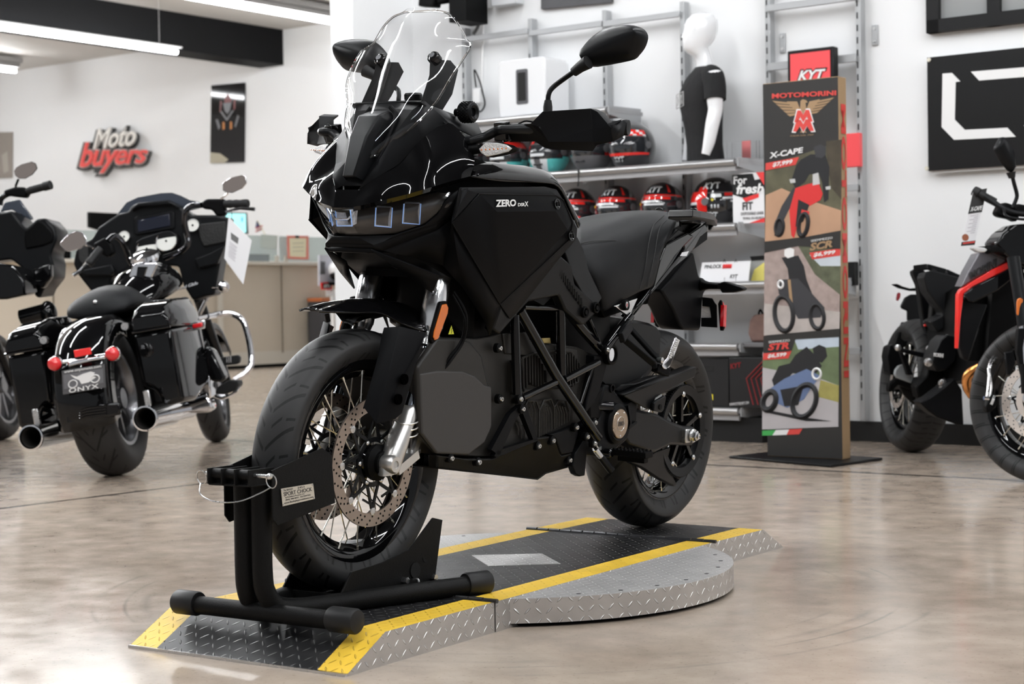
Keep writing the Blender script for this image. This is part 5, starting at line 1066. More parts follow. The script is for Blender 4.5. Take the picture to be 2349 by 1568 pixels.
# ---- helmets
hred = mat('helmet_red', (.75, .02, .015), .15, coat=.8); hblk = mat('helmet_black', (.01, .01, .012), .12, coat=.8); hteal = mat('helmet_teal', (.1, .52, .5), .2, coat=.6)
hwht = mat('helmet_white', (.75, .78, .8), .2, coat=.6); hgry = mat('helmet_grey', (.12, .12, .125), .3); hvis = mat('visor_smoke', (.02, .022, .025), .05, coat=1); hyel = mat('sticker_yellow', (.7, .6, .05), .4)
HM = [hblk, hred, hteal, hwht, hgry, hvis, hyel]
def helmet(u, z, style, label, yaw, ytop=None, d=.2, r=.134):
    c0 = RM.Y(u, 400, YW-d); x = c0[0]; c = (x, YW-d, z+.125)
    t = RM.empty('motorcycle_helmet', label, 'helmet', 'helmets on the shop shelves', at=(x, YW-d, z))
    b = MB(); nu, nv = 40, 26; V = []; F = []; random.seed(int(u))
    def pt(a, e):     # a azimuth from the face direction, e elevation
        ca, sa, ce, se = math.cos(a), math.sin(a), math.cos(e), math.sin(e)
        f = ca*ce; s_ = sa*ce; h = se
        R = r*(1.0+.10*max(0, -h)*max(0, ca)+.16*max(0, f)**3*(1 if h < .2 else .4)); k = 1.06 if h > 0 else 1.0
        p = Vector((f*R*1.08, s_*R*.92, max(h*R*k, -.118))); 
        return p
    ys = yaw; cy, sy = math.cos(ys), math.sin(ys)
    for j in range(nv+1):
        e = math.radians(-62+152*j/nv)
        for i in range(nu): p = pt(2*math.pi*i/nu, e); V.append((c[0]+p.x*cy-p.y*sy, c[1]+p.x*sy+p.y*cy, c[2]+p.z))
    b.v = V; b.f = []; b.m = []
    for j in range(nv):
        for i in range(nu):
            a = (i+.5)/nu*360; a = a-360 if a > 180 else a; e = -62+152*(j+.5)/nv; A = abs(a); m = 0
            if A < 72 and -16 < e < 20 and not (style in ('red', 'side') and a < -38): m = 5
            elif style == 'red':
                if e < -16 and 14 < A < 60 and abs(e+26+(A-34)*.35) < 7: m = 1
                elif e < -16 and A <= 14: m = 4
                elif a < -38 and a > -110 and -14 < e < 34: m = 1
                elif 20 < e < 26: m = 1
                elif 44 < A < 56 and 30 < e < 62: m = 1
                elif 52 < e < 56 and A < 50: m = 3
                elif e < -34 and A > 30 and A < 80: m = 4
                elif 30 < e < 34 and 20 < A < 60: m = 3
            elif style == 'teal':
                if e < -16 and A < 12: m = 4
                elif e < -16 and A < 24: m = 3
                elif e < -10: m = 2
                elif abs(e-30) < 8 and A > 20: m = 1
            elif style == 'kx':
                if 22 < e < 40 and A < 70: m = 1 if (i+j) % 3 else 3
                elif -22 < e < -16 and A < 80: m = 1
                elif e > 62: m = 4
            elif style == 'side':
                if 72 < A < 95 and -20 < e < 40: m = 1
                elif A > 95 and -5 < e < 25: m = 1 if e > 5 else 3
                elif A > 60 and e < -25 and e > -42: m = 1
                elif e < -42: m = 4
                elif e > 60: m = 4
            else:
                if e < -16: m = 4
                elif -16 < e and A > 74 and e < 0: m = 1
                elif 30 < e < 45 and A > 30: m = 1
            b.f.append([j*nu+i, j*nu+(i+1) % nu, (j+1)*nu+(i+1) % nu, (j+1)*nu+i]); b.m.append(m)
    b.f.append([i for i in range(nu)][::-1]); b.m.append(0); b.f.append([nv*nu+i for i in range(nu)]); b.m.append(0)
    o = b.build('shell', HM, t, ang=60)
    def S(a, e, k=1.02): p = pt(math.radians(a), math.radians(e))*k; return Vector((c[0]+p.x*cy-p.y*sy, c[1]+p.x*sy+p.y*cy, c[2]+p.z))
    def smap(tx, a0_, a1_, e1_, e0_, m_):
        me = text_mesh(tx, 1., .03, .01, .2); xs = [v.co.x for v in me.vertices]; ys_ = [v.co.y for v in me.vertices]
        for v in me.vertices: v.co = S(a0_+(a1_-a0_)*(v.co.x-min(xs))/(max(xs)-min(xs)), e0_+(e1_-e0_)*(v.co.y-min(ys_))/(max(ys_)-min(ys_)), 1.012 if v.co.z > 0 else 1.0)
        me.materials.append(m_); q_ = D.objects.new('lettering', me); COL.objects.link(q_); q_.parent = t; a_ = t['at']; q_.location = (-a_[0], -a_[1], -a_[2])
    def band(a0_, a1_, e1_, e0_, m_, nm):
        MB().loft([[S(a0_+(a1_-a0_)*i/8, e, 1.008) for i in range(9)] for e in (e0_, e1_)], cap=False, closed=False).build(nm, m_, t)
    MB().tube([S(a, 21, 1.0) for a in range(-70, 71, 10)], .003, 6).build('visor_rim', hgry, t)
    for a in (-75, 75): MB().cyl(S(a, 2, .97), S(a, 2, 1.05), .022, 20).build('visor_pivot', hgry, t)
    b = MB(); b.bar(S(-14, -28, 1.0), S(14, -28, 1.0), .012, .012); b.build('chin_vent', hblk, t)
    b = MB(); b.bar(S(-16, 52, 1.0), S(16, 52, 1.0), .02, .01); b.build('top_vent', hgry, t)
    if style in ('red', 'side', 'kx'):
        tx = 'KX-1' if style == 'kx' else 'KYT'; a0 = 0 if style != 'side' else -60
        e1, e0 = (43, 28)
        smap(tx, a0-27, a0+27, 50, 31, hwht)
        smap('KYT', a0-14, a0+14, -22, -34, hwht)
    if style in ('red', 'side'):       # paper stickers on the visor
        band(-30, 50, 20, 13, hred, 'visor_sticker')
        band(-36, 20, 10, 6, hwht, 'visor_sticker'); band(-20, 30, 3, 0, hwht, 'visor_sticker'); band(-62, -38, 18, 10, hwht, 'visor_sticker')
        MB().cyl(S(-58, 5, 1.0), S(-58, 5, 1.04), .008, 12).build('round_sticker', hyel, t)
        for a in (-60, -53, -46): MB().add([S(a+2, -5, 1.03), S(a-1, -5, 1.03), S(a-1, -13, 1.03), S(a+2, -13, 1.03)], [[0, 1, 2, 3]]).build('tag', hwht, t, solid=.001)
    if style == 'teal':
        band(-64, -30, 18, -2, hred, 'visor_sticker'); band(-20, 20, -2, -8, hwht, 'visor_sticker')
        for a in (38, -38): MB().cyl(S(a, -34, .98), S(a, -34, 1.04), .014, 14).build('chin_pod', hteal, t)
    return t
zB, zC = 1.573+.021, 1.213+.021
Fc = -math.pi/2+.10
helmet(1085, zB, 'teal', 'teal helmet at the left end of its shelf, half hidden by the indicator', Fc)
helmet(1168, zB, 'teal', 'teal and red helmet seen just right of the clear indicator lens', Fc+.05)
helmet(1262, zB, 'teal', 'teal helmet with white chin stripes under the black handguard', Fc)
helmet(1358, zB, 'dark', 'black helmet with yellow sticker between the teal and the large black helmets', Fc)
helmet(1452, zB, 'kx', 'large black helmet with red forehead graphics beside the mannequin', Fc-.05, r=.145)
helmet(1322, zC, 'red', 'red and black helmet half hidden by the tank side panel', Fc+.1)
helmet(1415, zC, 'red', 'second helmet from the left on the lower helmet shelf, facing out', Fc+.05)
helmet(1520, zC, 'red', 'red and black helmet above the seat, left of the side-turned helmet', Fc+.02)
helmet(1640, zC, 'side', 'helmet with red ring and blue triangle, turned sideways beside the poster', Fc+1.25, r=.142)
p = RM.Y(1330, 402, YS-.01); MB().tube([(p[0], YS-.025, 1.59), (p[0]+.005, YS-.03, 1.54), (p[0], YS-.03, 1.49)], .004, 6, smooth=4).build('helmet_strap', dark, None); o = D.objects['helmet_strap']; RM.tag(o, 'black chin strap hanging over the shelf edge with a red end', 'strap')
# ---- mannequin
mx0 = RM.Y(1615, 370, YW-.22)[0]
mn = RM.empty('mannequin', 'white headed half mannequin in a black t-shirt standing on the shelf', 'mannequin', at=(mx0, YW-.22, zB))
MF = math.radians(226)   # facing direction in the room frame
def MQ(f, s_, h): return (mx0+f*math.cos(MF)-s_*math.sin(MF), YW-.22+f*math.sin(MF)+s_*math.cos(MF), zB+h)
def ell(cf, cs, h, rf, rs, n=24, tilt=0.): return [MQ(cf+rf*math.cos(2*math.pi*k/n), cs+rs*math.sin(2*math.pi*k/n), h+tilt*rf*math.cos(2*math.pi*k/n)) for k in range(n)]
b = MB(); b.loft([ell(-.02, 0, .53, .06, .065), ell(-.01, 0, .58, .05, .052), ell(.005, 0, .625, .05, .05, tilt=-.2), ell(.03, 0, .65, .062, .052, tilt=-.25), ell(.03, 0, .675, .085, .06, tilt=-.15), ell(.022, 0, .71, .095, .068), ell(.012, 0, .75, .10, .074), ell(.008, 0, .79, .10, .077), ell(.002, 0, .825, .09, .07), ell(0, 0, .85, .066, .052), ell(0, 0, .862, .03, .025)])
b.loft([[MQ(.108, -.003, .77), MQ(.108, .003, .77), MQ(.104, .003, .77), MQ(.104, -.003, .77)], [MQ(.125, -.010, .725), MQ(.125, .010, .725), MQ(.10, .012, .725), MQ(.10, -.012, .725)], [MQ(.108, -.01, .712), MQ(.108, .01, .712), MQ(.095, .012, .712), MQ(.095, -.012, .712)]])
b.build('head', whiteg, mn, ang=70)
for s_ in (1, -1):
    A_ = [MQ(-.01, .185*s_, .49), MQ(-.015, .205*s_, .42), MQ(-.01, .215*s_, .34), MQ(-.01, .22*s_, .28), MQ(.01, .225*s_, .2), MQ(.03, .225*s_, .10), MQ(.05, .22*s_, .03)]
    MB().tube(A_, [.052, .052, .047, .042, .040, .034, .024], 20, smooth=4).build('arm', whiteg, mn, ang=70)
tee = mat('black_cotton', (.008, .008, .009), .85, bump=.5, bscale=25, bdist=.01)
b = MB(); b.loft([ell(-.01, 0, -.0, .105, .16, 32), ell(-.005, 0, .10, .10, .15, 32), ell(0, 0, .2, .105, .155, 32), ell(.01, 0, .32, .12, .175, 32), ell(.008, 0, .42, .12, .195, 32), ell(-.005, 0, .49, .10, .19, 32), ell(-.015, 0, .53, .075, .13, 32), ell(-.015, 0, .55, .06, .08, 32)])
for s_ in (1, -1): b.tube([MQ(-.01, .12*s_, .50), MQ(-.012, .175*s_, .47), MQ(-.015, .20*s_, .41), MQ(-.012, .213*s_, .34)], [.055, .066, .064, .062], 20, smooth=4)
b.build('t_shirt', tee, mn, ang=70)
q = [MQ(.128, -.09, .39), MQ(.128, .06, .39), MQ(.128, .06, .33), MQ(.128, -.09, .33)]
text_fit('ONYX', [MQ(.133, -.10, .395), MQ(.135, .05, .395), MQ(.135, .05, .335), MQ(.133, -.10, .335)][::1], mat('print_grey', (.5, .5, .5), .6), mn, 'shirt_print', bold=.03)
MB().tube([MQ(.13, -.112, .405), MQ(.134, .062, .405), MQ(.134, .062, .325), MQ(.13, -.112, .325)], .0025, 5, closed=True).build('shirt_print_frame', MATS['print_grey'], mn)
# ---- white box with slot on shelf A
def rbox(b, x0, x1, y0, y1, z0, z1, r=.03):
    pr = [(x0+r+r*math.cos(a), z0+r+r*math.sin(a)) for a in [math.pi+k*math.pi/12 for k in range(7)]]+[(x1-r+r*math.cos(a), z0+r+r*math.sin(a)) for a in [1.5*math.pi+k*math.pi/12 for k in range(7)]]+[(x1-r+r*math.cos(a), z1-r+r*math.sin(a)) for a in [k*math.pi/12 for k in range(7)]]+[(x0+r+r*math.cos(a), z1-r+r*math.sin(a)) for a in [math.pi/2+k*math.pi/12 for k in range(7)]]
    return b.ring2([(x, y0, z) for x, z in pr], [(x, y1, z) for x, z in pr])
yf = YS+.06
a = RM.Y(1145, 265, yf); c = RM.Y(1250, 128, yf); zA_ = 1.93+.021
wb = RM.empty('storage_box', 'glossy white rounded box with dark vertical slot on the top left shelf', 'box', at=(a[0], yf, zA_))
rbox(MB(), a[0], c[0], yf, YW-.09, zA_, c[2]).build('box_body', whiteg, wb, bevel=.008)
a2 = RM.Y(1185, 240, yf-.002); c2 = RM.Y(1210, 157, yf-.002)
rbox(MB(), a2[0], c2[0], yf-.004, yf+.002, a2[2], c2[2], .012).build('slot_frame', mat('slot_frame_grey', (.1, .1, .11), .4), wb)
rbox(MB(), a2[0]+.015, c2[0]-.015, yf-.006, yf-.001, a2[2]+.02, c2[2]-.02, .006).build('slot_recess', slotm, wb)
# ---- things on the upper wall
def wallbox(name, label, cat, u0, v0, u1, v1, y, d, ma, parent=None, r=None, bevel=.004):
    p, q_ = RM.Y(u0, v1, y), RM.Y(u1, v0, y); b = MB()
    b.box(((p[0]+q_[0])/2, y+d/2, (p[2]+q_[2])/2), (q_[0]-p[0], d, q_[2]-p[2])); o = b.build(name, ma, parent, bevel=bevel)
    if parent is None: RM.tag(o, label, cat)
    return o
wallbox('wall_speaker', 'black loudspeaker high on the wall, seen above and through the windscreen', 'loudspeaker', 1030, -40, 1069, 52, YW-.30, .22, dark)
sp = RM.empty('security_camera', 'black camera with stubby lens beside the wall loudspeaker', 'camera', at=RM.Y(985, 10, YW-.3))
p = Vector(RM.Y(985, 8, YW-.3)); MB().bar(p-Vector((.06, 0, -.02)), p+Vector((.07, 0, 0)), .08, .07).build('camera_body', dark, sp, bevel=.01)
MB().cyl(p+Vector((.06, 0, 0)), p+Vector((.12, .1, .02)), .018, 12).build('camera_arm', dark, sp)
wallbox('junction_box', 'small grey electrical box at the top of the wall with a cable', 'electrical box', 1090, -15, 1117, 22, YW-.07, .06, mat('box_grey', (.5, .5, .5), .5))
wallbox('junction_box', 'wide light grey box at the top of the wall', 'electrical box', 1127, -20, 1184, 15, YW-.09, .08, mat('box_light', (.62, .64, .66), .5))
o = MB().tube([RM.Y(1104, 20, YW-.06), RM.Y(1103, 40, YW-.05), RM.Y(1096, 62, YW-.04), RM.Y(1086, 78, YW-.04)], .011, 10, smooth=5).build('conduit', mat('conduit_grey', (.12, .12, .12), .5), None); RM.tag(o, 'dark flexible conduit curving down from the small grey box', 'conduit')
o = MB().tube([RM.Y(1108, 22, YW-.03), RM.Y(1108, 90, YW-.03), RM.Y(1104, 200, YW-.03), RM.Y(1100, 250, YW-.03)], .008, 8).build('cable_cover', white, None); RM.tag(o, 'white cable running down the wall left of the white box', 'cable')
pb = RM.empty('power_adapter', 'small white power adapter with looped black cable beside the upright', 'power adapter', at=RM.Y(1092, 240, YW-.08))
a = RM.Y(1085, 238, YW-.08); c = RM.Y(1101, 202, YW-.08); MB().box(((a[0]+c[0])/2, YW-.06, (a[2]+c[2])/2), (c[0]-a[0], .05, c[2]-a[2])).build('adapter_body', white, pb, bevel=.006)
MB().tube([RM.Y(*q_, YW-.07) for q_ in ((1092, 200), (1088, 160), (1100, 185), (1108, 215), (1112, 240), (1102, 256), (1090, 248), (1086, 235))], .005, 8, smooth=5).build('adapter_cable', dark, pb)
a, c, e_, g_ = RM.Y(1241, -30, YW-.03), RM.Y(1402, -46, YW-.03), RM.Y(1402, 5, YW-.03), RM.Y(1241, 21, YW-.03)
o = MB().ring2([a, c, e_, g_], [(x, y+.03, z) for x, y, z in (a, c, e_, g_)]).build('wall_picture', mat('dark_print', (.06, .06, .065), .4, noise=.6, nscale=3), None); RM.tag(o, 'dark framed print cut by the top of the picture above the shelves', 'picture')
# KYT sign and red sign
yk = YW-.17
kt = RM.empty('brand_sign', 'red sign with white italic letters in a black frame behind the totem', 'sign', at=RM.Y(1860, 190, yk))
a, c = RM.Y(1811, 245, yk), RM.Y(1908, 110, yk); MB().box(((a[0]+c[0])/2, yk+.03, (a[2]+c[2])/2), (c[0]-a[0]+.02, .06, c[2]-a[2]+.02)).build('sign_frame', blackm, kt, bevel=.006)
MB().box(((a[0]+c[0])/2, yk-.001, (a[2]+c[2])/2), (c[0]-a[0]-.02, .006, c[2]-a[2]-.02)).build('sign_face', mat('sign_red', (.85, .08, .09), .4), kt)
Y6 = ZZ(3.484, 1740, 0); y6 = lambda x, y, d=yk-.004: RM.Y(*Y6(x, y), d)
text_fit('KYT', [y6(306, 556), y6(550, 538), y6(550, 642), y6(306, 652)], blackm, kt, bold=.07, shear=.35, lift=.0015); text_fit('KYT', [y6(318, 566), y6(540, 550), y6(540, 636), y6(318, 644)], white, kt, bold=.03, shear=.35, lift=.005)
rs = wallbox('brand_sign', 'red panel sign on the right upright beside the totem edge', 'sign', 1935, 304, 1972, 384, YW-.14, .035, mat('sign_red', (1, 1, 1)))
wallbox('accessory_box', 'thin black and orange item hanging behind the right edge of the totem', 'accessory', 1940, 600, 1960, 655, YW-.13, .05, blackm)
# ONYX board
yo = YW-.06; ob = RM.empty('onyx_board'.replace('onyx', 'logo'), 'large black wall board with big white angular letters and screw caps', 'sign board', at=RM.Y(2200, 395, yo))
a = RM.Y(2126, 132, yo); c = RM.Y(2121, 392, yo); xr_ = a[0]+2.9
MB().box(((a[0]+xr_)/2, yo+.012, (a[2]+c[2])/2), (xr_-a[0], .02, a[2]-c[2])).build('board', blackm, ob, bevel=.001)
MB().box(((a[0]+xr_)/2, yo+.026, (a[2]+c[2])/2-.008), (xr_-a[0]+.006, .012, a[2]-c[2]+.012)).build('board_backing', white, ob)
for P in ([(1470, 588), (1545, 582), (1612, 650), (1575, 655), (1568, 955), (1648, 1037), (1988, 1020), (2055, 1092), (1562, 1117), (1463, 1015)], [(1697, 572), (2400, 514), (2470, 585), (2400, 592), (1762, 643)], [(2330, 660), (2410, 660), (2410, 1000), (2330, 1060), (2180, 1070), (2120, 1000), (2290, 985), (2330, 950)]):
    A_ = [y6(x, y, yo-.001) for x, y in P]; MB().ring2(A_, [(x, y+.003, z) for x, y, z in A_]).build('logo_letter', white, ob)
for x, y in ((1362, 478), (1344, 1345)): p = y6(x, y, yo); MB().lathe([(.011, .004), (.012, 0), (.010, -.006)], p, (0, 1, 0), 16).build('screw_cap', mat('cap_ivory', (.75, .72, .62), .3), ob)
# window top right
w0 = y6(1352, 270, YW-.03); w1 = y6(1395, 235, YW-.03); xr_ = w0[0]+1.6; zt_ = w0[2]+1.1
b = MB(); b.box(((w0[0]+xr_)/2, YW-.02, w0[2]+.035), (xr_-w0[0], .06, .07)); b.box((w0[0]+.035, YW-.02, (w0[2]+zt_)/2), (.07, .06, zt_-w0[2])); b.box(((w0[0]+xr_)/2, YW-.02, zt_), (xr_-w0[0], .06, .07))
wm = y6(1885, 150, YW-.03)[0]; b.box((wm, YW-.02, (w0[2]+zt_)/2), (.07, .05, zt_-w0[2])); struct(b, 'window_1', blackm)
struct(MB().box(((w0[0]+xr_)/2, YW-.008, (w0[2]+zt_)/2), (xr_-w0[0]-.06, .012, zt_-w0[2]-.06)), 'window_1_glass', mat('grey_glass', (.32, .33, .33), .15, noise=.1, nscale=3))
# ---- small things on the shelves
cards = mat('card_white', (.8, .8, .82), .45)
yd = YS+.05; zD = .884+.014
pn = RM.empty('sales_sign', 'white visor insert sign with a red tab on the shelf', 'sign', at=RM.Y(1660, 648, yd))
a, c = RM.Y(1604, 646, yd), RM.Y(1722, 601, yd); Q4 = [RM.Y(1611, 602, yd+.03), RM.Y(1722, 598, yd+.03), RM.Y(1716, 647, yd), RM.Y(1603, 646, yd)]; Q4 = Q4[:2]+[(p[0], p[1], zD+.001) for p in Q4[2:]]
MB().ring2(Q4, [(x, y+.005, z) for x, y, z in Q4]).build('sign_card', cards, pn)
text_fit('PINLOCK', sub(Q4, .07, .42, .12, .3), ink, pn, bold=.02, lift=.001); MB().add([p-Vector((0, .001, 0)) for p in sub(Q4, .44, .63, .12, .32)], [[0, 1, 2, 3]]).build('red_tab', red, pn, solid=.001); text_fit('KYT', sub(Q4, .62, .78, .62, .8), ink, pn, bold=.03, shear=.3, lift=.001)
for u in (1662, 1688): MB().tube([RM.Y(u, 652, yd-.01), RM.Y(u, 636, yd-.012)], .002, 6).build('sign_clip', steel, pn); MB().tube([RM.Y(u-3, 602, yd+.03), RM.Y(u, 594, yd+.03), RM.Y(u+3, 602, yd+.03)], .002, 6).build('sign_clip', dark, pn)
bagm = mat('clear_bag', (.7, .72, .7), .2, trans=.5); 
bg = RM.empty('clear_bag', 'clear plastic bag with yellow sheet beside the white visor sign', 'bag', at=RM.Y(1740, 648, yd+.1))
P = [RM.Y(*q_, yd+.08) for q_ in ((1722, 590), (1775, 585), (1780, 646), (1716, 648))]; MB().ring2(P, [(x, y+.05, z) for x, y, z in P]).build('bag_film', bagm, bg, bevel=.01)
P = [RM.Y(*q_, yd+.075) for q_ in ((1730, 618), (1755, 600), (1780, 600), (1780, 645), (1722, 645))]; MB().ring2(P, [(x, y+.002, z) for x, y, z in P]).build('yellow_sheet', mat('yellow_paper', (.85, .75, .2), .6), bg)
P = [RM.Y(*q_, yd+.075) for q_ in ((1720, 588), (1780, 583), (1780, 594), (1724, 597))]; MB().ring2(P, [(x, y+.002, z) for x, y, z in P]).build('bag_header', blackm, bg)
bt = RM.empty('tool_bag', 'small brownish zip bag standing on the shelf beside the totem', 'bag', at=RM.Y(1735, 785, YS+.12))
b = MB(); P = [RM.Y(*q_, YS+.12) for q_ in ((1718, 735), (1726, 722), (1780, 715), (1785, 784), (1722, 785), (1714, 765))]; b.ring2(P, [(x, y+.12, z) for x, y, z in P]); b.build('bag_body', mat('bag_brown', (.2, .12, .1), .7, noise=.3, nscale=20), bt, bevel=.015)
MB().tube([RM.Y(1740, 720, YS+.18), RM.Y(1744, 710, YS+.18), RM.Y(1750, 720, YS+.18)], .006, 8, smooth=4).build('bag_handle', dark, bt)
o = wallbox('flat_case', 'flat dark case lying under the brownish bag', 'case', 1697, 786, 1790, 796, YS+.01, .25, mat('case_grey', (.15, .15, .155), .4))
def carton(u0, u1, v0, v1, y, d, label):
    p, q_ = RM.Y(u0, v1, y), RM.Y(u1, v0, y); zb_ = .197; t = RM.empty('helmet_carton', label, 'carton', 'black helmet cartons on the lowest shelf', at=(p[0], y, zb_))
    MB().box(((p[0]+q_[0])/2, y+d/2, (zb_+q_[2])/2), (q_[0]-p[0], d, q_[2]-zb_)).build('carton_body', mat('carton_black', (.012, .012, .013), .45), t, bevel=.004); return t, y
t, y = carton(1560, 1671, 822, 935, YS+.02, .28, 'black carton with a white label and yellow sticker on the lowest shelf')
for u0, v0, u1, v1, m_ in ((1600, 897, 1620, 923, cards), (1624, 903, 1636, 917, hyel)):
    P = [RM.Y(*q_, y-.0015) for q_ in ((u0, v0), (u1, v0+1), (u1, v1), (u0, v1))]; MB().ring2(P, [(a, c-.0006, e) for a, c, e in P]).build('label', m_, t)
P = [RM.Y(*q_, y-.0015) for q_ in ((1608, 838), (1638, 840), (1638, 852), (1608, 850))]; MB().ring2(P, [(a, c-.0006, e) for a, c, e in P]).build('hand_hole', slotm, t)
t, y = carton(1674, 1800, 820, 930, YS+.0, .3, 'black carton with dark red chevron stripes beside the totem')
for k in range(4):
    P = [RM.Y(*q_, y-.002) for q_ in ((1756+k*11, 822), (1712+k*11, 868), (1728+k*11, 928))]
    MB().tube(P, .004, 4).build('chevron', mat('carton_red', (.25, .012, .015), .5), t)
text_fit('WWW.KYTHELMET.COM', [RM.Y(*q_, y-.001) for q_ in ((1674, 924), (1718, 920), (1718, 926), (1674, 931))], cards, t); text_fit('KYT', [RM.Y(*q_, y-.001) for q_ in ((1676, 834), (1700, 830), (1700, 842), (1676, 846))], mat('carton_red', (1, 1, 1)), t, bold=.03)
# For Fresh FIT card
yq = YS+.03; fp = RM.empty('advert_card', 'white red and black card with big slanted words beside the turned helmet', 'advert', at=RM.Y(1715, 510, yq))
Q4 = [RM.Y(1680, 398, yq+.03), RM.Y(1756, 394, yq+.03), RM.Y(1756, 514, yq), RM.Y(1682, 510, yq)]; Q4 = Q4[:2]+[(p[0], p[1], zC-.006) for p in Q4[2:]]; MB().ring2(Q4, [(x, y+.004, z) for x, y, z in Q4]).build('card', cards, fp)
def flat(Q, pts, ma, par, name, lift=.001): 
    TL, TR, BR, BL = [Vector(q) for q in Q]; n = (TR-TL).cross(BL-TL).normalized()*-1; f = lambda x, y, d: (TL*(1-x)+TR*x)*(1-y)+(BL*(1-x)+BR*x)*y+n*d
    return MB().ring2([f(x, y, lift) for x, y in pts], [f(x, y, lift+.0005) for x, y in pts]).build(name, ma, par)
flat(Q4, [(.0, .03), (.62, .02), (.68, .15), (.98, .12), (.98, .32), (.75, .42), (.35, .5), (.0, .42)], blackm, fp, 'black_patch')
flat(Q4, [(.72, .0), (1, .0), (1, .3)], red, fp, 'red_corner', .0018); flat(Q4, [(.3, .5), (.8, .42), (.8, .5), (.4, .58)], red, fp, 'red_band'); flat(Q4, [(.5, 1), (1, .9), (1, 1)], red, fp, 'red_corner')
text_fit('For', sub(Q4, .04, .45, .06, .22), white, fp, bold=.02, lift=.002); text_fit('fresh', sub(Q4, .12, .95, .22, .42), white, fp, bold=.03, lift=.002, shear=.2); text_fit('FIT', sub(Q4, .3, .62, .58, .74), ink, fp, bold=.03, lift=.0015)
text_fit('DISPOSABLE LINER', sub(Q4, .25, .95, .78, .84), ink, fp, lift=.0015); text_fit('TRYING ON HELMETS', sub(Q4, .3, .95, .88, .93), ink, fp, lift=.0015)
ac = RM.empty('acrylic_stand', 'clear acrylic stand with a red leaflet right of the mannequin', 'stand', at=RM.Y(1700, 372, YS+.15))
for u0, u1, y, m_ in ((1668, 1735, YS+.1, glassm), (1680, 1742, YS+.22, glassm), (1703, 1722, YS+.16, mat('leaflet_red', (.75, .2, .2), .5))):
    a, c = RM.Y(u0, 372, y), RM.Y(u1, 322, y); MB().box(((a[0]+c[0])/2, y, (zB+c[2])/2), (c[0]-a[0], .004, c[2]-zB)).build('panel', m_, ac)
# ================================================================= printed totem
yt = RM.Z(1923, 1054, .012)[1]; pc = lambda u, v, d=0.: RM.Y(u, v, yt-d)
fl, fr, tl, tr = pc(1749, 1042), pc(1923, 1054), pc(1762, 190), pc(1933, 175)
x0, x1 = (fl[0]+tl[0])/2, (fr[0]+tr[0])/2; zt_ = (tl[2]+tr[2])/2; dt = RM.X(1951, 1048, x1)[1]-yt
to = RM.empty('advertising_totem', 'tall black and tan cardboard totem with motorcycle pictures and prices', 'totem', at=((x0+x1)/2, yt+dt/2, 0))
tan = mat('kraft_card', (.36, .24, .13), .65); tbk = mat('totem_black', (.022, .021, .02), .5)
MB().box(((x0+x1)/2, yt+dt/2, (zt_+.014)/2), (x1-x0, dt, zt_-.014)).build('totem_box', tan, to, bevel=.002)
MB().box(((x0+x1)/2, yt-.001, (zt_+.014)/2), (x1-x0-.002, .002, zt_-.02)).build('front_print', tbk, to)
bp_ = [RM.Z(*q_, .007) for q_ in ((1672, 1048), (1905, 1069), (2025, 1052), (1790, 1035))]
MB().ring2([(p[0], p[1], .001) for p in bp_], [(p[0], p[1], .013) for p in bp_]).build('base_plate', satin, to, bevel=.003)
Zt = ZZ(1.569, 1640, 100); tp = lambda x, y, d=.003: pc(*Zt(x, y), d)
def tpoly(pts, ma, name='print', d=.003): P = [tp(x, y, d) for x, y in pts]; return MB().ring2(P, [(a, c-.0004, e) for a, c, e in P]).build(name, ma, to)
tre = mat('totem_red', (.62, .06, .05), .5); gold = mat('totem_gold', (.34, .22, .12), .5); twh = mat('totem_white', (.75, .75, .75), .5)
text_fit('MOTOMORINI', [tp(206, 180), tp(437, 168), tp(437, 186), tp(206, 198)], tre, to, bold=.035)
# eagle emblem
for sgn in (-1, 1):
    X = lambda dx: 318+dx*sgn
    for k in range(5):
        tpoly([(X(112-k*13), 199+k*12-(6 if sgn > 0 else -6)+0), (X(30), 212+k*9-(2*sgn)), (X(28), 219+k*9-(2*sgn)), (X(100-k*13), 208+k*12-(6 if sgn > 0 else -6))], gold, 'eagle_wing')
    tpoly([(X(60), 204-4*sgn), (X(22), 208), (X(10), 240), (X(16), 252), (X(34), 236)], gold, 'eagle_wing', .0035)
tpoly([(308, 206), (316, 200), (328, 203), (334, 211), (326, 213), (330, 240), (318, 252), (306, 240)], gold, 'eagle_body', .0038); tpoly([(306, 320), (318, 300), (330, 320)], gold, 'eagle_tail')
for dy, w in ((0, 0), (34, 5)):
    M_ = [(286-w, 282+dy), (297-w*.5, 240+dy), (309, 240+dy), (318, 256+dy), (327, 238+dy), (339+w*.5, 238+dy), (352+w, 280+dy), (338+w, 281+dy), (331, 262+dy), (318, 284+dy), (306, 263+dy), (299-w, 283+dy)]
    cx_, cy_ = 318, 262+dy; tpoly([(cx_+(x-cx_)*1.14, cy_+(y-cy_)*1.2) for x, y in M_], twh, 'emblem_outline', .0045); tpoly(M_, tre, 'emblem_letter', .0052)
text_fit('ITALIA DAL 1937', [tp(272, 330), tp(356, 325), tp(356, 330), tp(272, 335)], gold, to)
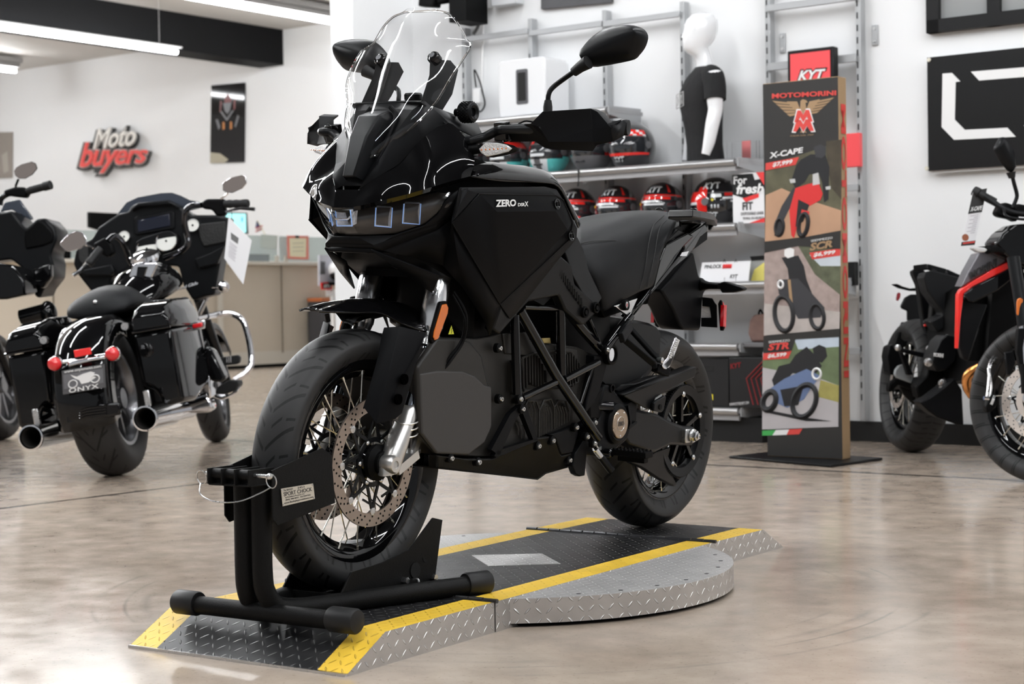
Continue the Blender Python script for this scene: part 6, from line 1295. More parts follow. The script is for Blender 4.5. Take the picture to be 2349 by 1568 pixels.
# three pictures, built from flat printed shapes
def pm(n, c, nz=.4, s=12): return mat('print_'+n, c, .6, noise=nz, nscale=s)
tpoly([(183, 442), (456, 350), (453, 680), (180, 712)], pm('scrub', (.09, .085, .05), .8, 9), 'picture')
tpoly([(183, 545), (240, 520), (330, 560), (454, 600), (453, 680), (180, 712)], pm('dust', (.45, .27, .17), .25, 5), 'picture', .0034)
tpoly([(400, 350), (456, 345), (455, 560), (420, 520), (405, 440)], pm('bush', (.05, .04, .025), .8, 14), 'picture', .0034)
tpoly([(178, 750), (300, 728), (340, 720), (452, 770), (448, 1025), (176, 1050)], pm('gravel', (.33, .26, .24), .35, 30), 'picture')
tpoly([(300, 728), (452, 705), (452, 905), (360, 830)], pm('trees', (.09, .1, .06), .8, 16), 'picture', .0034); tpoly([(340, 760), (452, 745), (452, 800), (380, 800)], pm('sky', (.5, .55, .6), .1), 'picture', .0037)
tpoly([(177, 935), (450, 965), (448, 1025), (176, 1050)], pm('track', (.42, .38, .36), .2, 20), 'picture', .0037)
tpoly([(172, 1110), (446, 1055), (444, 1378), (170, 1388)], pm('road', (.42, .4, .41), .12, 8), 'picture')
tpoly([(290, 1065), (446, 1050), (446, 1230), (380, 1205), (172, 1165), (172, 1130)], pm('hill', (.12, .16, .08), .6, 10), 'picture', .0034); tpoly([(380, 1210), (446, 1230), (445, 1290), (370, 1270)], pm('verge', (.3, .27, .08), .4, 16), 'picture', .0036); tpoly([(285, 1062), (446, 1052), (446, 1090), (300, 1100)], pm('sky2', (.45, .52, .6), .15), 'picture', .0037)
pk = mat('print_black', (.012, .012, .014), .6); pd = mat('print_dark', (.035, .035, .04), .6); pgm = mat('print_grey', (.2, .2, .2), .6); prd = mat('print_bike_red', (.6, .03, .03), .5); pbl = mat('print_blue', (.12, .17, .3), .5)
def ringp(cx, cy, rx, ry, rot, w, ma, d):
    c_, s_ = math.cos(rot), math.sin(rot); P = [tp(cx+rx*math.cos(a)*c_-ry*math.sin(a)*s_, cy+rx*math.cos(a)*s_+ry*math.sin(a)*c_, d) for a in [k*math.pi/14 for k in range(28)]]; MB().tube(P, w, 4, closed=True).build('print_wheel', ma, to)
d4 = .0042
# 1 rider on the red bike
tpoly([(308, 418), (345, 398), (398, 400), (412, 445), (408, 560), (393, 572), (386, 500), (374, 468), (340, 470), (322, 500), (290, 522), (276, 492), (292, 440)], pk, 'print_rider', d4); tpoly([(284, 515), (302, 545), (264, 602), (244, 645), (238, 692), (214, 692), (217, 642), (240, 585)], pd, 'print_rider', d4+.0003); tpoly([(268, 488), (288, 486), (290, 500), (272, 502)], pgm, 'print_mirror', d4+.0009); tpoly([(398, 515), (416, 512), (416, 524), (400, 526)], pgm, 'print_mirror', d4+.0009); tpoly([(356, 372), (380, 362), (400, 372), (398, 400), (384, 412), (362, 408)], pd, 'print_helmet', d4+.0004)
tpoly([(290, 520), (335, 505), (372, 498), (388, 540), (380, 562), (330, 590), (300, 640), (285, 700), (275, 690), (268, 600)], prd, 'print_bike', d4+.0006); tpoly([(300, 560), (340, 580), (318, 640), (290, 660)], pk, 'print_bike', d4+.0009); tpoly([(352, 470), (372, 464), (378, 505), (352, 510)], pgm, 'print_screen', d4+.0009)
ringp(318, 652, 16, 40, .15, .012, pk, d4+.0012); ringp(232, 660, 14, 30, .1, .01, pk, d4+.0008); tpoly([(312, 596), (340, 604), (338, 620), (310, 610)], prd, 'print_mudguard', d4+.0015)
# 2 rider on the scrambler
tpoly([(240, 770), (300, 762), (320, 800), (330, 850), (370, 950), (380, 965), (350, 970), (310, 900), (270, 880), (262, 810)], pk, 'print_rider', d4); tpoly([(250, 742), (268, 732), (285, 740), (284, 765), (262, 772), (250, 762)], twh, 'print_helmet', d4+.0004)
tpoly([(225, 850), (300, 845), (350, 900), (395, 950), (380, 985), (300, 990), (270, 940), (230, 900)], pd, 'print_bike', d4+.0005); ringp(248, 972, 33, 62, -.1, .013, pk, d4+.0008); ringp(368, 982, 24, 44, -.1, .011, pk, d4+.0008); ringp(236, 866, 9, 13, 0, .006, twh, d4+.001)
tpoly([(262, 850), (272, 848), (280, 930), (270, 935)], gold, 'print_fork', d4+.001)
# 3 rider on the roadster
tpoly([(205, 1210), (230, 1160), (270, 1150), (290, 1120), (330, 1090), (360, 1120), (385, 1160), (360, 1190), (280, 1185), (240, 1230), (215, 1240)], pk, 'print_rider', d4); tpoly([(352, 1095), (375, 1083), (398, 1092), (404, 1125), (385, 1148), (360, 1140)], pk, 'print_helmet', d4+.0004)
tpoly([(200, 1240), (250, 1205), (330, 1170), (380, 1195), (345, 1240), (320, 1280), (260, 1310), (215, 1290)], pbl, 'print_bike', d4+.0005); tpoly([(235, 1245), (320, 1230), (300, 1300), (250, 1305)], pk, 'print_engine', d4+.0008)
ringp(322, 1285, 40, 60, .35, .014, pk, d4+.001); ringp(196, 1285, 22, 34, .35, .016, pk, d4+.0008); ringp(366, 1188, 15, 19, 0, .006, twh, d4+.0012)
tpoly([(200, 1320), (330, 1345), (420, 1358), (330, 1358), (190, 1328)], pk, 'print_shadow_mark', d4)
text_fit('X-CAPE', [tp(197, 392), tp(318, 372), tp(318, 392), tp(197, 414)], twh, to, bold=.03, shear=.1)
tpoly([(183, 430), (303, 408), (290, 436), (182, 456)], tre, 'price_tag', .005); text_fit('$7,999', [tp(208, 429, .006), tp(280, 416, .006), tp(280, 434, .006), tp(208, 446, .006)], twh, to, bold=.03, shear=.2)
tpoly([(178, 712), (300, 700), (453, 672), (452, 740), (300, 728), (178, 752)], tbk, 'black_band', .005); text_fit('SEIEMMEZZO', [tp(346, 706, .006), tp(424, 694, .006), tp(424, 702, .006), tp(346, 714, .006)], twh, to); text_fit('SCR', [tp(342, 718, .006), tp(424, 706, .006), tp(424, 732, .006), tp(342, 746, .006)], gold, to, bold=.04, shear=.2)
tpoly([(340, 752), (452, 736), (451, 762), (350, 776)], tre, 'price_tag', .005); text_fit('$6,999', [tp(355, 753, .006), tp(434, 742, .006), tp(434, 758, .006), tp(355, 770, .006)], twh, to, bold=.03, shear=.2)
tpoly([(175, 1052), (448, 1025), (447, 1055), (290, 1064), (275, 1108), (174, 1114)], tbk, 'black_band', .005); text_fit('SEIEMMEZZO', [tp(194, 1070, .006), tp(270, 1063, .006), tp(270, 1071, .006), tp(194, 1078, .006)], twh, to); text_fit('STR', [tp(192, 1080, .006), tp(268, 1073, .006), tp(268, 1098, .006), tp(192, 1104, .006)], tre, to, bold=.04, shear=.2)
tpoly([(174, 1114), (276, 1104), (264, 1132), (173, 1138)], tre, 'price_tag', .005); text_fit('$6,599', [tp(190, 1117, .006), tp(258, 1110, .006), tp(258, 1126, .006), tp(190, 1133, .006)], twh, to, bold=.03, shear=.2)
tpoly([(170, 1392), (219, 1390), (207, 1409), (170, 1410)], mat('flag_green', (.05, .35, .08), .5), 'flag_stripe'); tpoly([(219, 1390), (267, 1388), (258, 1407), (207, 1409)], twh, 'flag_stripe'); tpoly([(267, 1388), (315, 1385), (303, 1405), (258, 1407)], tre, 'flag_stripe')
sd = lambda v, f: (x1+.0015, yt+dt*f, v)
h_ = zt_*.93; text_fit('MOTOMORINI', [sd(h_, .85), sd(zt_*.22, .85), sd(zt_*.22, .25), sd(h_, .25)], tre, to, bold=.03, lift=.0005)
# ================================================================= touring motorcycles on the left
class XF:
    """picture points on cross planes of a leaning vehicle frame"""
    def __init__(s, F): s.F = F
    def __call__(s, Z, x, y, X): return s.F.X(*Z(x, y), X)
    def P(s, Z, pts, X=None): return [s.F.X(*Z(p[0], p[1]), p[2] if len(p) > 2 else X) for p in pts]
    def ex(s, b, Z, pts, X=None, d=.05, k=1.):
        A = s.P(Z, pts, X); c = sum((Vector(p) for p in A), Vector())/len(A)
        return b.ring2(A, [(p[0]+d, c[1]+(p[1]-c[1])*k, c[2]+(p[2]-c[2])*k) for p in A])
ZC_ = ZZ(4.611, 160, 420); ZD = ZZ(3.824, 0, 700); ZE = ZZ(3.921, 280, 640); ZG = ZZ(4.126, 0, 340); ZH = ZZ(2.0097, 0, 340)
HFr = Fr(-1.91877, 8.2852, 0, 1.5013, -.1503)
HX = XF(HFr)
hd_ = HFr.empty('touring_motorcycle', 'black bagger touring motorcycle with a white price sheet and a bike-print plate', 'motorcycle', 'black touring motorcycles')
tyr = tyremat('road_tyre_tread', 14, 8, .05, .08)
castw = mat('cast_wheel', (.25, .25, .26), .25, .9)
def road_wheel(par, cx, cz, R, w, rim, nm, yaw=0.):
    h = w/2; P = [(rim, h*.75), (rim+.02, h*.9), (R-.07, h), (R-.03, h*.85), (R-.008, h*.5), (R, 0)]; prof = P+[(r, -y) for r, y in P[-2::-1]]; prof = [(q.x, q.y) for q in cr1([(r, y, 0) for r, y in prof], 3)]
    ax = Vector((-math.sin(yaw), math.cos(yaw), 0)); o = MB().lathe(prof+[prof[0]], (cx, 0, cz), ax, 72, cap=False).build(nm+'_tyre', tyr, par, ang=60); torus_uv(o, 0, 2, (cx, cz))
    b = MB(); P = [(rim+.006, h*.8), (rim-.012, h*.78), (rim-.03, h*.3), (rim-.03, 0)]; prof = P+[(r, -y) for r, y in P[-2::-1]]; b.lathe(prof, (cx, 0, cz), ax, 72, cap=False)
    for k in range(9):
        a = 2*math.pi*k/9; x_ = ax.orthogonal().normalized(); y_ = ax.cross(x_); d = x_*math.cos(a)+y_*math.sin(a); b.bar(Vector((cx, 0, cz))+d*.03, Vector((cx, 0, cz))+d*(rim-.02), .025, h*.9, up=tuple(ax))
    b.lathe([(.05, -h*.8), (.05, h*.8)], (cx, 0, cz), ax, 24); b.build(nm+'_rim', castw, par)
road_wheel(hd_, .05, .365, .365, .21, .225, 'rear'); road_wheel(hd_, 2.05, .34, .34, .15, .24, 'front', yaw=.12)
# rear mudguard
b = MB(); rings = []
for k in range(15):
    a = math.radians(75+k*(196-75)/14); R_ = .405
    rg = []
    for y, dr in ((-.135, -.11), (-.13, -.03), (-.10, 0), (0, .012), (.10, 0), (.13, -.03), (.135, -.11)):
        rg.append((.05+(R_+dr)*math.cos(a), y, .365+(R_+dr)*math.sin(a)))
    rings.append(rg)
b.loft(rings, cap=False, closed=False); b.build('rear_mudguard', gloss, hd_, solid=.008, ang=50)
A_ = HX.P(ZD, [(570, 880), (1050, 850), (1055, 960), (930, 980), (600, 1050), (570, 1050)], -.36); b = MB(); b.ring2(A_, [(p[0]+.03, p[1], p[2]) for p in A_])
for k in range(4): pass
b.build('mudguard_flap', gloss, hd_, bevel=.01)
for k in range(4): MB().tube([HX(ZD, 700, 920+k*24, -.365), HX(ZD, 760, 900+k*24, -.37), HX(ZD, 930, 880+k*24, -.365)], .004, 6).build('flap_rib', gloss, hd_)
# saddlebags with lids
for sd_ in (1, -1):
    f_ = (lambda p: tuple(p)) if sd_ < 0 else my
    rr = HX.P(ZE, [(95, 505), (445, 440), (455, 1105), (325, 1135), (290, 1060), (150, 1030)], -.08)
    zt1, zb1 = rr[1][2], rr[2][2]; yo_, yi_ = rr[1][1], rr[0][1]
    def sec(x, k, zt, zb, notch=0.):
        m = (yo_+yi_)/2; w_ = (yi_-yo_)/2*k; P = [(m+w_, zt), (m-w_, zt), (m-w_*1.02, zb), (m, zb-.01), (m+w_*.4, zb+.05+notch), (m+w_*.95, zb+.07+notch)]; return [f_((x, y, z)) for y, z in P]
    b = MB(); b.loft([sec(-.085, .97, zt1, zb1, .03), sec(-.06, 1, zt1, zb1-.005, .03), sec(.15, 1.04, zt1+.01, zb1-.01), sec(.45, 1.02, zt1+.01, zb1+.06), sec(.56, .8, zt1+.01, zb1+.22)]); b.build('saddlebag', gloss, hd_, bevel=.02, seg=3)
    m = (yo_+yi_)/2; w_ = (yi_-yo_)/2
    def lid(x, k, z0, z1): return [f_((x, m+w_*k, z0)), f_((x, m-w_*k, z0)), f_((x, m-w_*k*.97, z0+(z1-z0)*.55)), f_((x, m-w_*k*.7, z1)), f_((x, m+w_*k*.7, z1+.01)), f_((x, m+w_*k*.97, z0+(z1-z0)*.55))]
    b = MB(); z0 = zt1+.008; b.loft([lid(-.095, 1.0, z0, z0+.07), lid(-.06, 1.04, z0, z0+.10), lid(.12, 1.08, z0, z0+.14), lid(.42, 1.05, z0, z0+.15), lid(.56, .8, z0, z0+.10)]); b.build('saddlebag_lid', gloss, hd_, bevel=.012, seg=3)
    MB().tube([f_((-.1, m-w_*1.0, z0)), f_((-.1, m+w_*.95, z0))], .006, 8).build('lid_trim', gloss, hd_)
    # exhaust silencers
    c = Vector(f_((-.312, -.275, .257))); e_ = Vector(f_((.55, -.25, .25)))
    b = MB(); b.lathe([(.048, .03), (.052, 0), (.058, 0), (.060, .008), (.056, .02), (.056, .5), (.045, .62), (.045, .9)], c, e_-c, 36, cap=False); b.build('silencer', chrome if sd_ < 0 else gloss, hd_)
    MB().lathe([(.0, .3), (.047, .3), (.048, .01)], c, e_-c, 24, cap=False).build('silencer_bore', mat('soot', (.012, .01, .008), .9), hd_)
    MB().lathe([(.049, .012), (.053, -.001), (.059, .0), (.0605, .01)], c, e_-c, 36, cap=False).build('silencer_rim', chrome, hd_)
    b = MB(); p = f_((-.2, -.27, .325)); b.bar((p[0], p[1], p[2]-.02), (p[0], p[1], p[2]+.06), .03, .02); b.build('silencer_hanger', steel, hd_, bevel=.004)
    # tail lamp
    c = Vector(HX(ZD, 985, 425, -.37) if sd_ < 0 else HX(ZD, 478, 512, -.37)); o = MB().ball(c, .033, 20).build('tail_lamp', redlens, hd_); MB().ball(c+Vector((.018, 0, 0)), .036, 20, (.8, 1, 1)).build('lamp_shell', chrome, o)
    MB().tube([c+Vector((.02, 0, 0)), c+Vector((.03, .09*sd_*-1, 0))], .009, 10).build('lamp_stalk', chrome, o)
    MB().cyl(f_((-.10, -.2, .70)), f_((-.13, -.2, .70)), .018, 16).build('bag_latch', steel, hd_)
b = MB(); A_ = HX.P(ZD, [(590, 490), (920, 435), (920, 470), (800, 490), (600, 540)], -.375); b.ring2(A_, [(p[0]+.02, p[1], p[2]) for p in A_]); b.build('lamp_bar', chrome, hd_, bevel=.006)
b = MB(); HX.ex(b, ZD, [(643, 395), (788, 370), (795, 430), (655, 458)], -.38, .02); b.build('rear_reflector', red, hd_, bevel=.003)
pq = HX.P(ZD, [(540, 575), (915, 515), (925, 720), (550, 785)], -.39); b = MB(); b.ring2(pq, [(p[0]+.006, p[1], p[2]) for p in pq]); pl_ = b.build('number_plate', mat('plate_grey', (.07, .07, .075), .5), hd_, bevel=.002, label='grey dealer plate with bike picture')
qq = [pq[0], pq[1], pq[2], pq[3]]
wp = mat('plate_white', (.7, .7, .7), .5)
text_fit('www.onyxmoto.com', sub(qq, .06, .93, .02, .15), wp, pl_, bold=.01); text_fit('ONYX', sub(qq, .15, .85, .78, .97), wp, pl_, bold=.02, space=1.1)
def fl2(pts, m_, nm, l=.002): return flat(qq, pts, m_, pl_, nm, l)
fl2([(.04, .17), (.96, .17), (.96, .78), (.04, .78)], mat('plate_inner', (.12, .12, .13), .5), 'plate_panel', .0005)
fl2([(.2, .22), (.35, .34), (.5, .26), (.68, .22), (.78, .3), (.72, .42), (.8, .5), (.62, .66), (.45, .68), (.4, .5), (.3, .4)], wp, 'plate_bike')
for cx, cy in ((.25, .62), (.77, .55)):
    TL, TR, BR, BL = [Vector(q) for q in qq]; g = lambda x, y: (TL*(1-x)+TR*x)*(1-y)+(BL*(1-x)+BR*x)*y+Vector((-.002, 0, 0))
    MB().tube([g(cx+.1*math.cos(a), cy+.16*math.sin(a)) for a in [k*math.pi/10 for k in range(20)]], .003, 5, closed=True).build('plate_bike_wheel', wp, pl_)
# seat
def hell(cx, cy_, cz, ry, rz, n=24, lowk=.6): return [(cx, cy_+ry*math.cos(2*math.pi*k/n), cz+rz*math.sin(2*math.pi*k/n)*(1 if math.sin(2*math.pi*k/n) > 0 else lowk)) for k in range(n)]
sc_ = HX(ZC_, 480, 1120, .35)
b = MB(); b.loft([hell(.12, -.0, .80, .05, .02), hell(.13, 0, .805, .15, .05), hell(.2, 0, .82, .175, .085), hell(.35, 0, .835, .175, .10), hell(.5, 0, .82, .165, .08), hell(.62, 0, .80, .17, .06), hell(.8, 0, .80, .15, .05), hell(.92, 0, .83, .12, .06), hell(.96, 0, .84, .05, .02)]); b.build('seat', seatm, hd_, ang=70)
MB().ball((.13, 0, .85), .012, 12).build('seat_bolt', steel, hd_)
# tank, console, engine
b = MB(); b.loft([hell(.72, 0, .83, .05, .03), hell(.76, 0, .85, .12, .09), hell(.9, 0, .90, .185, .13), hell(1.05, 0, .93, .20, .14), hell(1.2, 0, .94, .17, .12), hell(1.28, 0, .94, .06, .05)]); b.build('fuel_tank', gloss, hd_, ang=70)
b = MB(); HX.ex(b, ZC_, [(605, 1100), (640, 930), (660, 860), (720, 840), (900, 830), (935, 850), (860, 1020), (830, 1110)], .84, .35, .8); b.build('tank_console', chrome, hd_, bevel=.02, seg=3)
b = MB(); HX.ex(b, ZC_, [(685, 1088), (715, 880), (815, 880), (750, 1080)], .825, .02); b.build('console_inlay', gloss, hd_, bevel=.004)
c = Vector(HX(ZC_, 795, 790, .98)); MB().lathe([(.075, -.02), (.085, 0), (.08, .02), (.05, .035), (0, .038)], c, (-.35, 0, 1), 32).build('filler_cap', chrome, hd_)
text_fit('Road Glide', HX.P(ZC_, [(1130, 1105), (1350, 1035), (1360, 1068), (1140, 1140)], .9), chrome, hd_, bold=.02, shear=.4, ext=.004)
b = MB(); b.loft([[(x, w, z0), (x, -w, z0), (x, -w, z1), (x, w, z1)] for x, w, z0, z1 in ((.35, .14, .30, .75), (.6, .2, .28, .8), (1.1, .2, .28, .82), (1.4, .12, .35, .8))]); b.build('engine', dark, hd_, bevel=.02)
for k in range(8): MB().box((.8, 0, .45+k*.035), (.35, .44, .012)).build('cylinder_fin', gun, hd_)
for pts, m_, nm in (([(735, 810), (790, 870), (800, 1070), (770, 1080), (725, 1000), (720, 880)], chrome, 'side_cover'), ([(560, 1075), (760, 1010), (820, 1160), (790, 1200), (560, 1210)], chrome, 'heat_shield'), ([(730, 590), (800, 620), (930, 890), (900, 930), (800, 920), (735, 820)], gloss, 'engine_cover')):
    b = MB(); HX.ex(b, ZE, pts, .45, .12, .9); b.build(nm, m_, hd_, bevel=.015)
# fairing
out = [(230, 1150), (80, 960), (35, 850), (60, 720), (120, 640), (230, 590), (300, 470), (400, 400), (520, 320), (620, 300), (650, 240), (720, 205), (1030, 178), (1120, 215), (1200, 280), (1300, 335), (1550, 335), (1675, 365), (1665, 600), (1640, 700), (1600, 770), (1570, 940), (1530, 1180), (1440, 1195), (1300, 1240), (1200, 1080), (1150, 880), (900, 860), (640, 840), (620, 900), (440, 1000), (420, 1120)]
b = MB(); A_ = HX.P(ZC_, out, 1.42); c = sum((Vector(p) for p in A_), Vector())/len(A_)
b.loft([A_, [(p[0]+.15, c[1]+(p[1]-c[1])*1.0, c[2]+(p[2]-c[2])*1.0) for p in A_], [(p[0]+.4, c[1]+(p[1]-c[1])*.75, c[2]+(p[2]-c[2])*.8) for p in A_]]); b.build('fairing', satin, hd_, bevel=.012, seg=3)
b = MB(); HX.ex(b, ZC_, [(500, 330), (600, 205), (720, 150), (960, 105), (1080, 100), (1170, 130), (1270, 180), (1400, 200), (1390, 260), (1230, 300), (1120, 240), (1050, 195), (700, 215), (640, 300)], 1.52, .012); b.build('wind_deflector', mat('smoked_screen', (.05, .06, .08), .15, trans=.3), hd_)
b = MB(); HX.ex(b, ZC_, [(650, 300), (660, 250), (720, 205), (1030, 178), (1110, 215), (1150, 260), (1060, 225), (720, 250)], 1.38, .08); b.build('dash_brow', satin, hd_, bevel=.012)
for pts, m_, nm, X, d in (([(680, 370), (700, 350), (1080, 285), (1105, 310), (1110, 465), (1090, 485), (700, 550), (680, 530)], satin, 'display_bezel', 1.405, .03), ([(715, 390), (1055, 320), (1065, 455), (715, 525)], mat('dark_screen', (.008, .01, .02), .08), 'display', 1.40, .02),
        ([(690, 680), (700, 620), (760, 580), (980, 510), (1060, 500), (1130, 540), (1150, 600), (1130, 660), (1060, 700), (880, 770), (740, 760), (700, 730)], satin, 'gauge_pod', 1.36, .07),
        ([(1350, 470), (1380, 430), (1640, 400), (1650, 620), (1420, 670), (1380, 600)], mat('speaker_mesh', (.02, .02, .02), .8, bump=1, bscale=120, bdist=.004), 'speaker_grille', 1.405, .02), ([(90, 700), (180, 640), (200, 850), (130, 860), (95, 800)], MATS['speaker_mesh'], 'speaker_grille', 1.405, .02),
        ([(60, 930), (230, 900), (440, 860), (470, 930), (440, 975), (160, 975)], satin, 'glove_box', 1.38, .05), ([(1320, 800), (1480, 740), (1640, 660), (1600, 760), (1560, 850), (1360, 900)], satin, 'glove_box', 1.38, .05)):
    b = MB(); HX.ex(b, ZC_, pts, X, d); b.build(nm, m_, hd_, bevel=.006)
gw = mat('gauge_white', (.7, .7, .66), .35)
for x, y, r_, X in ((1020, 610, .054, 1.35), (815, 690, .054, 1.35), (575, 565, .030, 1.39), (1300, 445, .034, 1.39)):
    c = Vector(HX(ZC_, x, y, X)); ax = Vector((-1, 0, .35)); o = MB().lathe([(r_, .02), (r_*1.14, 0), (r_*1.1, -.004), (r_, .004)], c, -ax, 32, cap=False).build('gauge_ring', chrome, hd_)
    MB().lathe([(r_, .004), (r_*.1, .003)], c, -ax, 32).build('gauge_face', gw, o); MB().ball(c+ax*.002, .006, 8).build('gauge_hub', dark, o)
# handlebars, grips, controls
MB().tube(HX.P(ZC_, [(1000, 790, 1.18), (1180, 720, 1.15), (1250, 640, 1.12), (1245, 560, 1.12), (1215, 420, 1.1), (1225, 300, 1.08), (1280, 245, 1.05), (1400, 230, 1.02)]), .0165, 14, smooth=6).build('handlebar', mat('black_chrome', (.08, .08, .085), .08, 1.), hd_)
MB().tube(HX.P(ZC_, [(720, 850, 1.18), (640, 830, 1.15), (600, 720, 1.12), (540, 600, 1.08), (470, 560, 1.05), (400, 620, 1.0)]), .0165, 14, smooth=6).build('handlebar', MATS['black_chrome'], hd_)
for a, c, k in (((1640, 220, 1.0), (1890, 215, .97), 1), ((330, 690, 1.0), (195, 860, .96), -1)):
    p, q_ = Vector(HX(ZC_, *a)), Vector(HX(ZC_, *c)); n = 6; b = MB()
    b.lathe([(.021, 0)]+[(.0235 if i % 2 else .0205, (q_-p).length*(i+.5)/7) for i in range(6)]+[(.024, (q_-p).length*.95), (.02, (q_-p).length)], p, q_-p, 20); b.build('grip', rubber2, hd_)
for pts, X in (([(1390, 200), (1440, 165), (1640, 165), (1650, 340), (1550, 350), (1500, 280), (1400, 270)], 1.0), ([(240, 640), (370, 570), (440, 640), (470, 740), (400, 790), (280, 720)], 1.0)):
    b = MB(); HX.ex(b, ZC_, pts, X, .05); b.build('switch_housing', dark, hd_, bevel=.012)
MB().tube(HX.P(ZC_, [(1650, 300, .95), (1800, 265, .93), (1960, 275, .92)]), [.006, .008, .01], 8).build('lever', chrome, hd_)
MB().tube(HX.P(ZC_, [(240, 780, .97), (120, 920, .94), (35, 975, .92)]), [.012, .010, .012], 8).build('lever', chrome, hd_)
gls = mat('mirror_grey', (.28, .24, .22), .05, .6)
for Z, pts, X, stem in ((ZG, [(562, 900), (600, 850), (660, 805), (720, 778), (780, 790), (820, 850), (822, 910), (760, 950), (650, 980), (610, 970), (575, 930)], .98, [(810, 915), (850, 925), (880, 945)]), (ZG, [(2100, 330), (2120, 310), (2200, 270), (2290, 250), (2330, 262), (2340, 330), (2300, 380), (2200, 425), (2140, 420), (2105, 400)], 1.0, [(2160, 420), (2120, 460), (2090, 480)])):
    b = MB(); HX.ex(b, Z, pts, X, .03, .8); o = b.build('mirror', chrome, hd_, bevel=.004); A_ = HX.P(Z, pts, X); c = sum((Vector(p) for p in A_), Vector())/len(A_)
    MB().ring2([c+(Vector(p)-c)*.92+Vector((-.003, 0, 0)) for p in A_], [c+(Vector(p)-c)*.92+Vector((.002, 0, 0)) for p in A_]).build('mirror_glass', gls, o)
    MB().tube(HX.P(Z, stem, X), .006, 8).build('mirror_stem', chrome, hd_)
# engine guard, boards, signals, fork, front mudguard
gd = HX.P(ZE, [(430, 390, .35), (600, 365, .6), (760, 335, .95), (850, 320, 1.1), (980, 310, 1.15), (1080, 370, 1.15), (1130, 500, 1.15), (1160, 680, 1.15), (1155, 780, 1.13), (1090, 860, 1.1), (1010, 910, 1.08)])
MB().tube(gd[2:], .018, 14, smooth=5).build('engine_guard', chrome, hd_); MB().tube(gd[:3], .012, 12).build('bag_rail', chrome, hd_)
MB().tube([my(p) for p in gd[2:]], .018, 14, smooth=5).build('engine_guard', chrome, hd_)
for pts, X, m_, nm, d in (([(870, 705), (1040, 680), (1060, 700), (1055, 750), (1030, 765), (880, 780)], .95, rubber2, 'highway_peg', .05), ([(830, 1030), (870, 960), (960, 905), (1040, 910), (1050, 950), (1000, 1010), (900, 1040)], .8, rubber2, 'footboard', .12), ([(600, 400), (745, 360), (745, 445), (610, 470)], .3, chrome, 'side_marker_frame', .02), ([(630, 405), (720, 385), (722, 430), (630, 445)], .29, redlens, 'side_marker', .02)):
    b = MB(); HX.ex(b, ZE, pts, X, d, .95); b.build(nm, m_, hd_, bevel=.006)
MB().tube(HX.P(ZE, [(820, 1050, .8), (900, 1070, .78), (1000, 1030, .8), (1055, 960, .85)]), .008, 8, smooth=4).build('footboard_rim', chrome, hd_)
for k in range(3): MB().tube(HX.P(ZE, [(940+k*18, 690, .945), (942+k*18, 750, .945)]), .003, 6).build('peg_strip', steel, hd_)
MB().ball(HX(ZC_, 1625, 1095, 1.3), .034, 20).build('turn_signal', chrome, hd_); MB().tube(HX.P(ZC_, [(1600, 1105, 1.32), (1510, 1110, 1.36)]), .007, 8).build('signal_stalk', chrome, hd_)
MB().tube(HX.P(ZE, [(770, 160, 1.6), (690, 330, 1.6), (640, 520, 1.75)]), .012, 10).build('brake_line', steel, hd_)
for s_ in (1, -1): MB().tube([(1.72, .11*s_, .85), (2.05, .11*s_, .34)], .032, 16).build('fork_leg', gloss, hd_)
b = MB(); rings = []
for k in range(9):
    a = math.radians(30+k*110/8); rings.append([(2.05+(.38+d)*math.cos(a), y, .34+(.38+d)*math.sin(a)) for y, d in ((-.1, -.08), (-.09, -.01), (0, .01), (.09, -.01), (.1, -.08))])
b.loft(rings, cap=False, closed=False); b.build('front_mudguard', gloss, hd_, solid=.006)
MB().tube([(.65, .12, .30), (.7, .30, .0)], .012, 10).build('side_stand', steel, hd_)
# price sheet hanging from the right grip (rests on the bike, a thing of its own)
ps = HFr.empty('price_sheet', 'tilted white printed price sheet hanging from the right grip of the bagger', 'price sheet', at=HX(ZC_, 1790, 700, .92))
A_ = HX.P(ZC_, [(1680, 355), (1925, 605), (1835, 1070), (1635, 795)], .92); MB().ring2(A_, [(p[0]+.004, p[1], p[2]) for p in A_]).build('sheet', cards, ps)
flat(A_, [(.16, .28), (.5, .22), (.5, .36), (.2, .42)], mat('photo_grey', (.15, .15, .15), .6), ps, 'printed_photo')
for k in range(9): flat(A_, [(.15+.01*(k % 3), .5+k*.04), (.5-.03*(k % 2), .44+k*.04), (.5-.03*(k % 2), .452+k*.04), (.15+.01*(k % 3), .512+k*.04)], mat('text_grey', (.45, .43, .47), .6), ps, 'text_line')
MB().tube(HX.P(ZC_, [(1680, 385), (1700, 395), (1715, 350), (1710, 290)], .93), .0015, 6, smooth=4).build('wire_loop', dark, ps)
# ---- second touring motorcycle, cut by the picture's left side
H2 = Fr(-3.35, 8.75, 0, 1.5013, -.13); X2 = XF(H2)
h2 = H2.empty('touring_motorcycle', 'black touring motorcycle cut off by the left edge behind the bagger', 'motorcycle', 'black touring motorcycles')
MB().loft([[(.05+(.41+d)*math.cos(a), y, .365+(.41+d)*math.sin(a)) for y, d in ((-.13, -.1), (-.1, 0), (.1, 0), (.13, -.1))] for a in [math.radians(60+k*11) for k in range(13)]], cap=False, closed=False).build('rear_mudguard', gloss, h2, solid=.008); MB().loft([[(x, .12, z0), (x, -.12, z0), (x, -.12, z1), (x, .12, z1)] for x, z0, z1 in ((.2, .5, .78), (1.0, .55, .95), (1.3, .6, 1.05))]).build('frame_cover', gloss, h2, bevel=.03)
road_wheel(h2, .05, .365, .365, .21, .225, 'rear'); road_wheel(h2, 2.05, .34, .34, .15, .24, 'front')
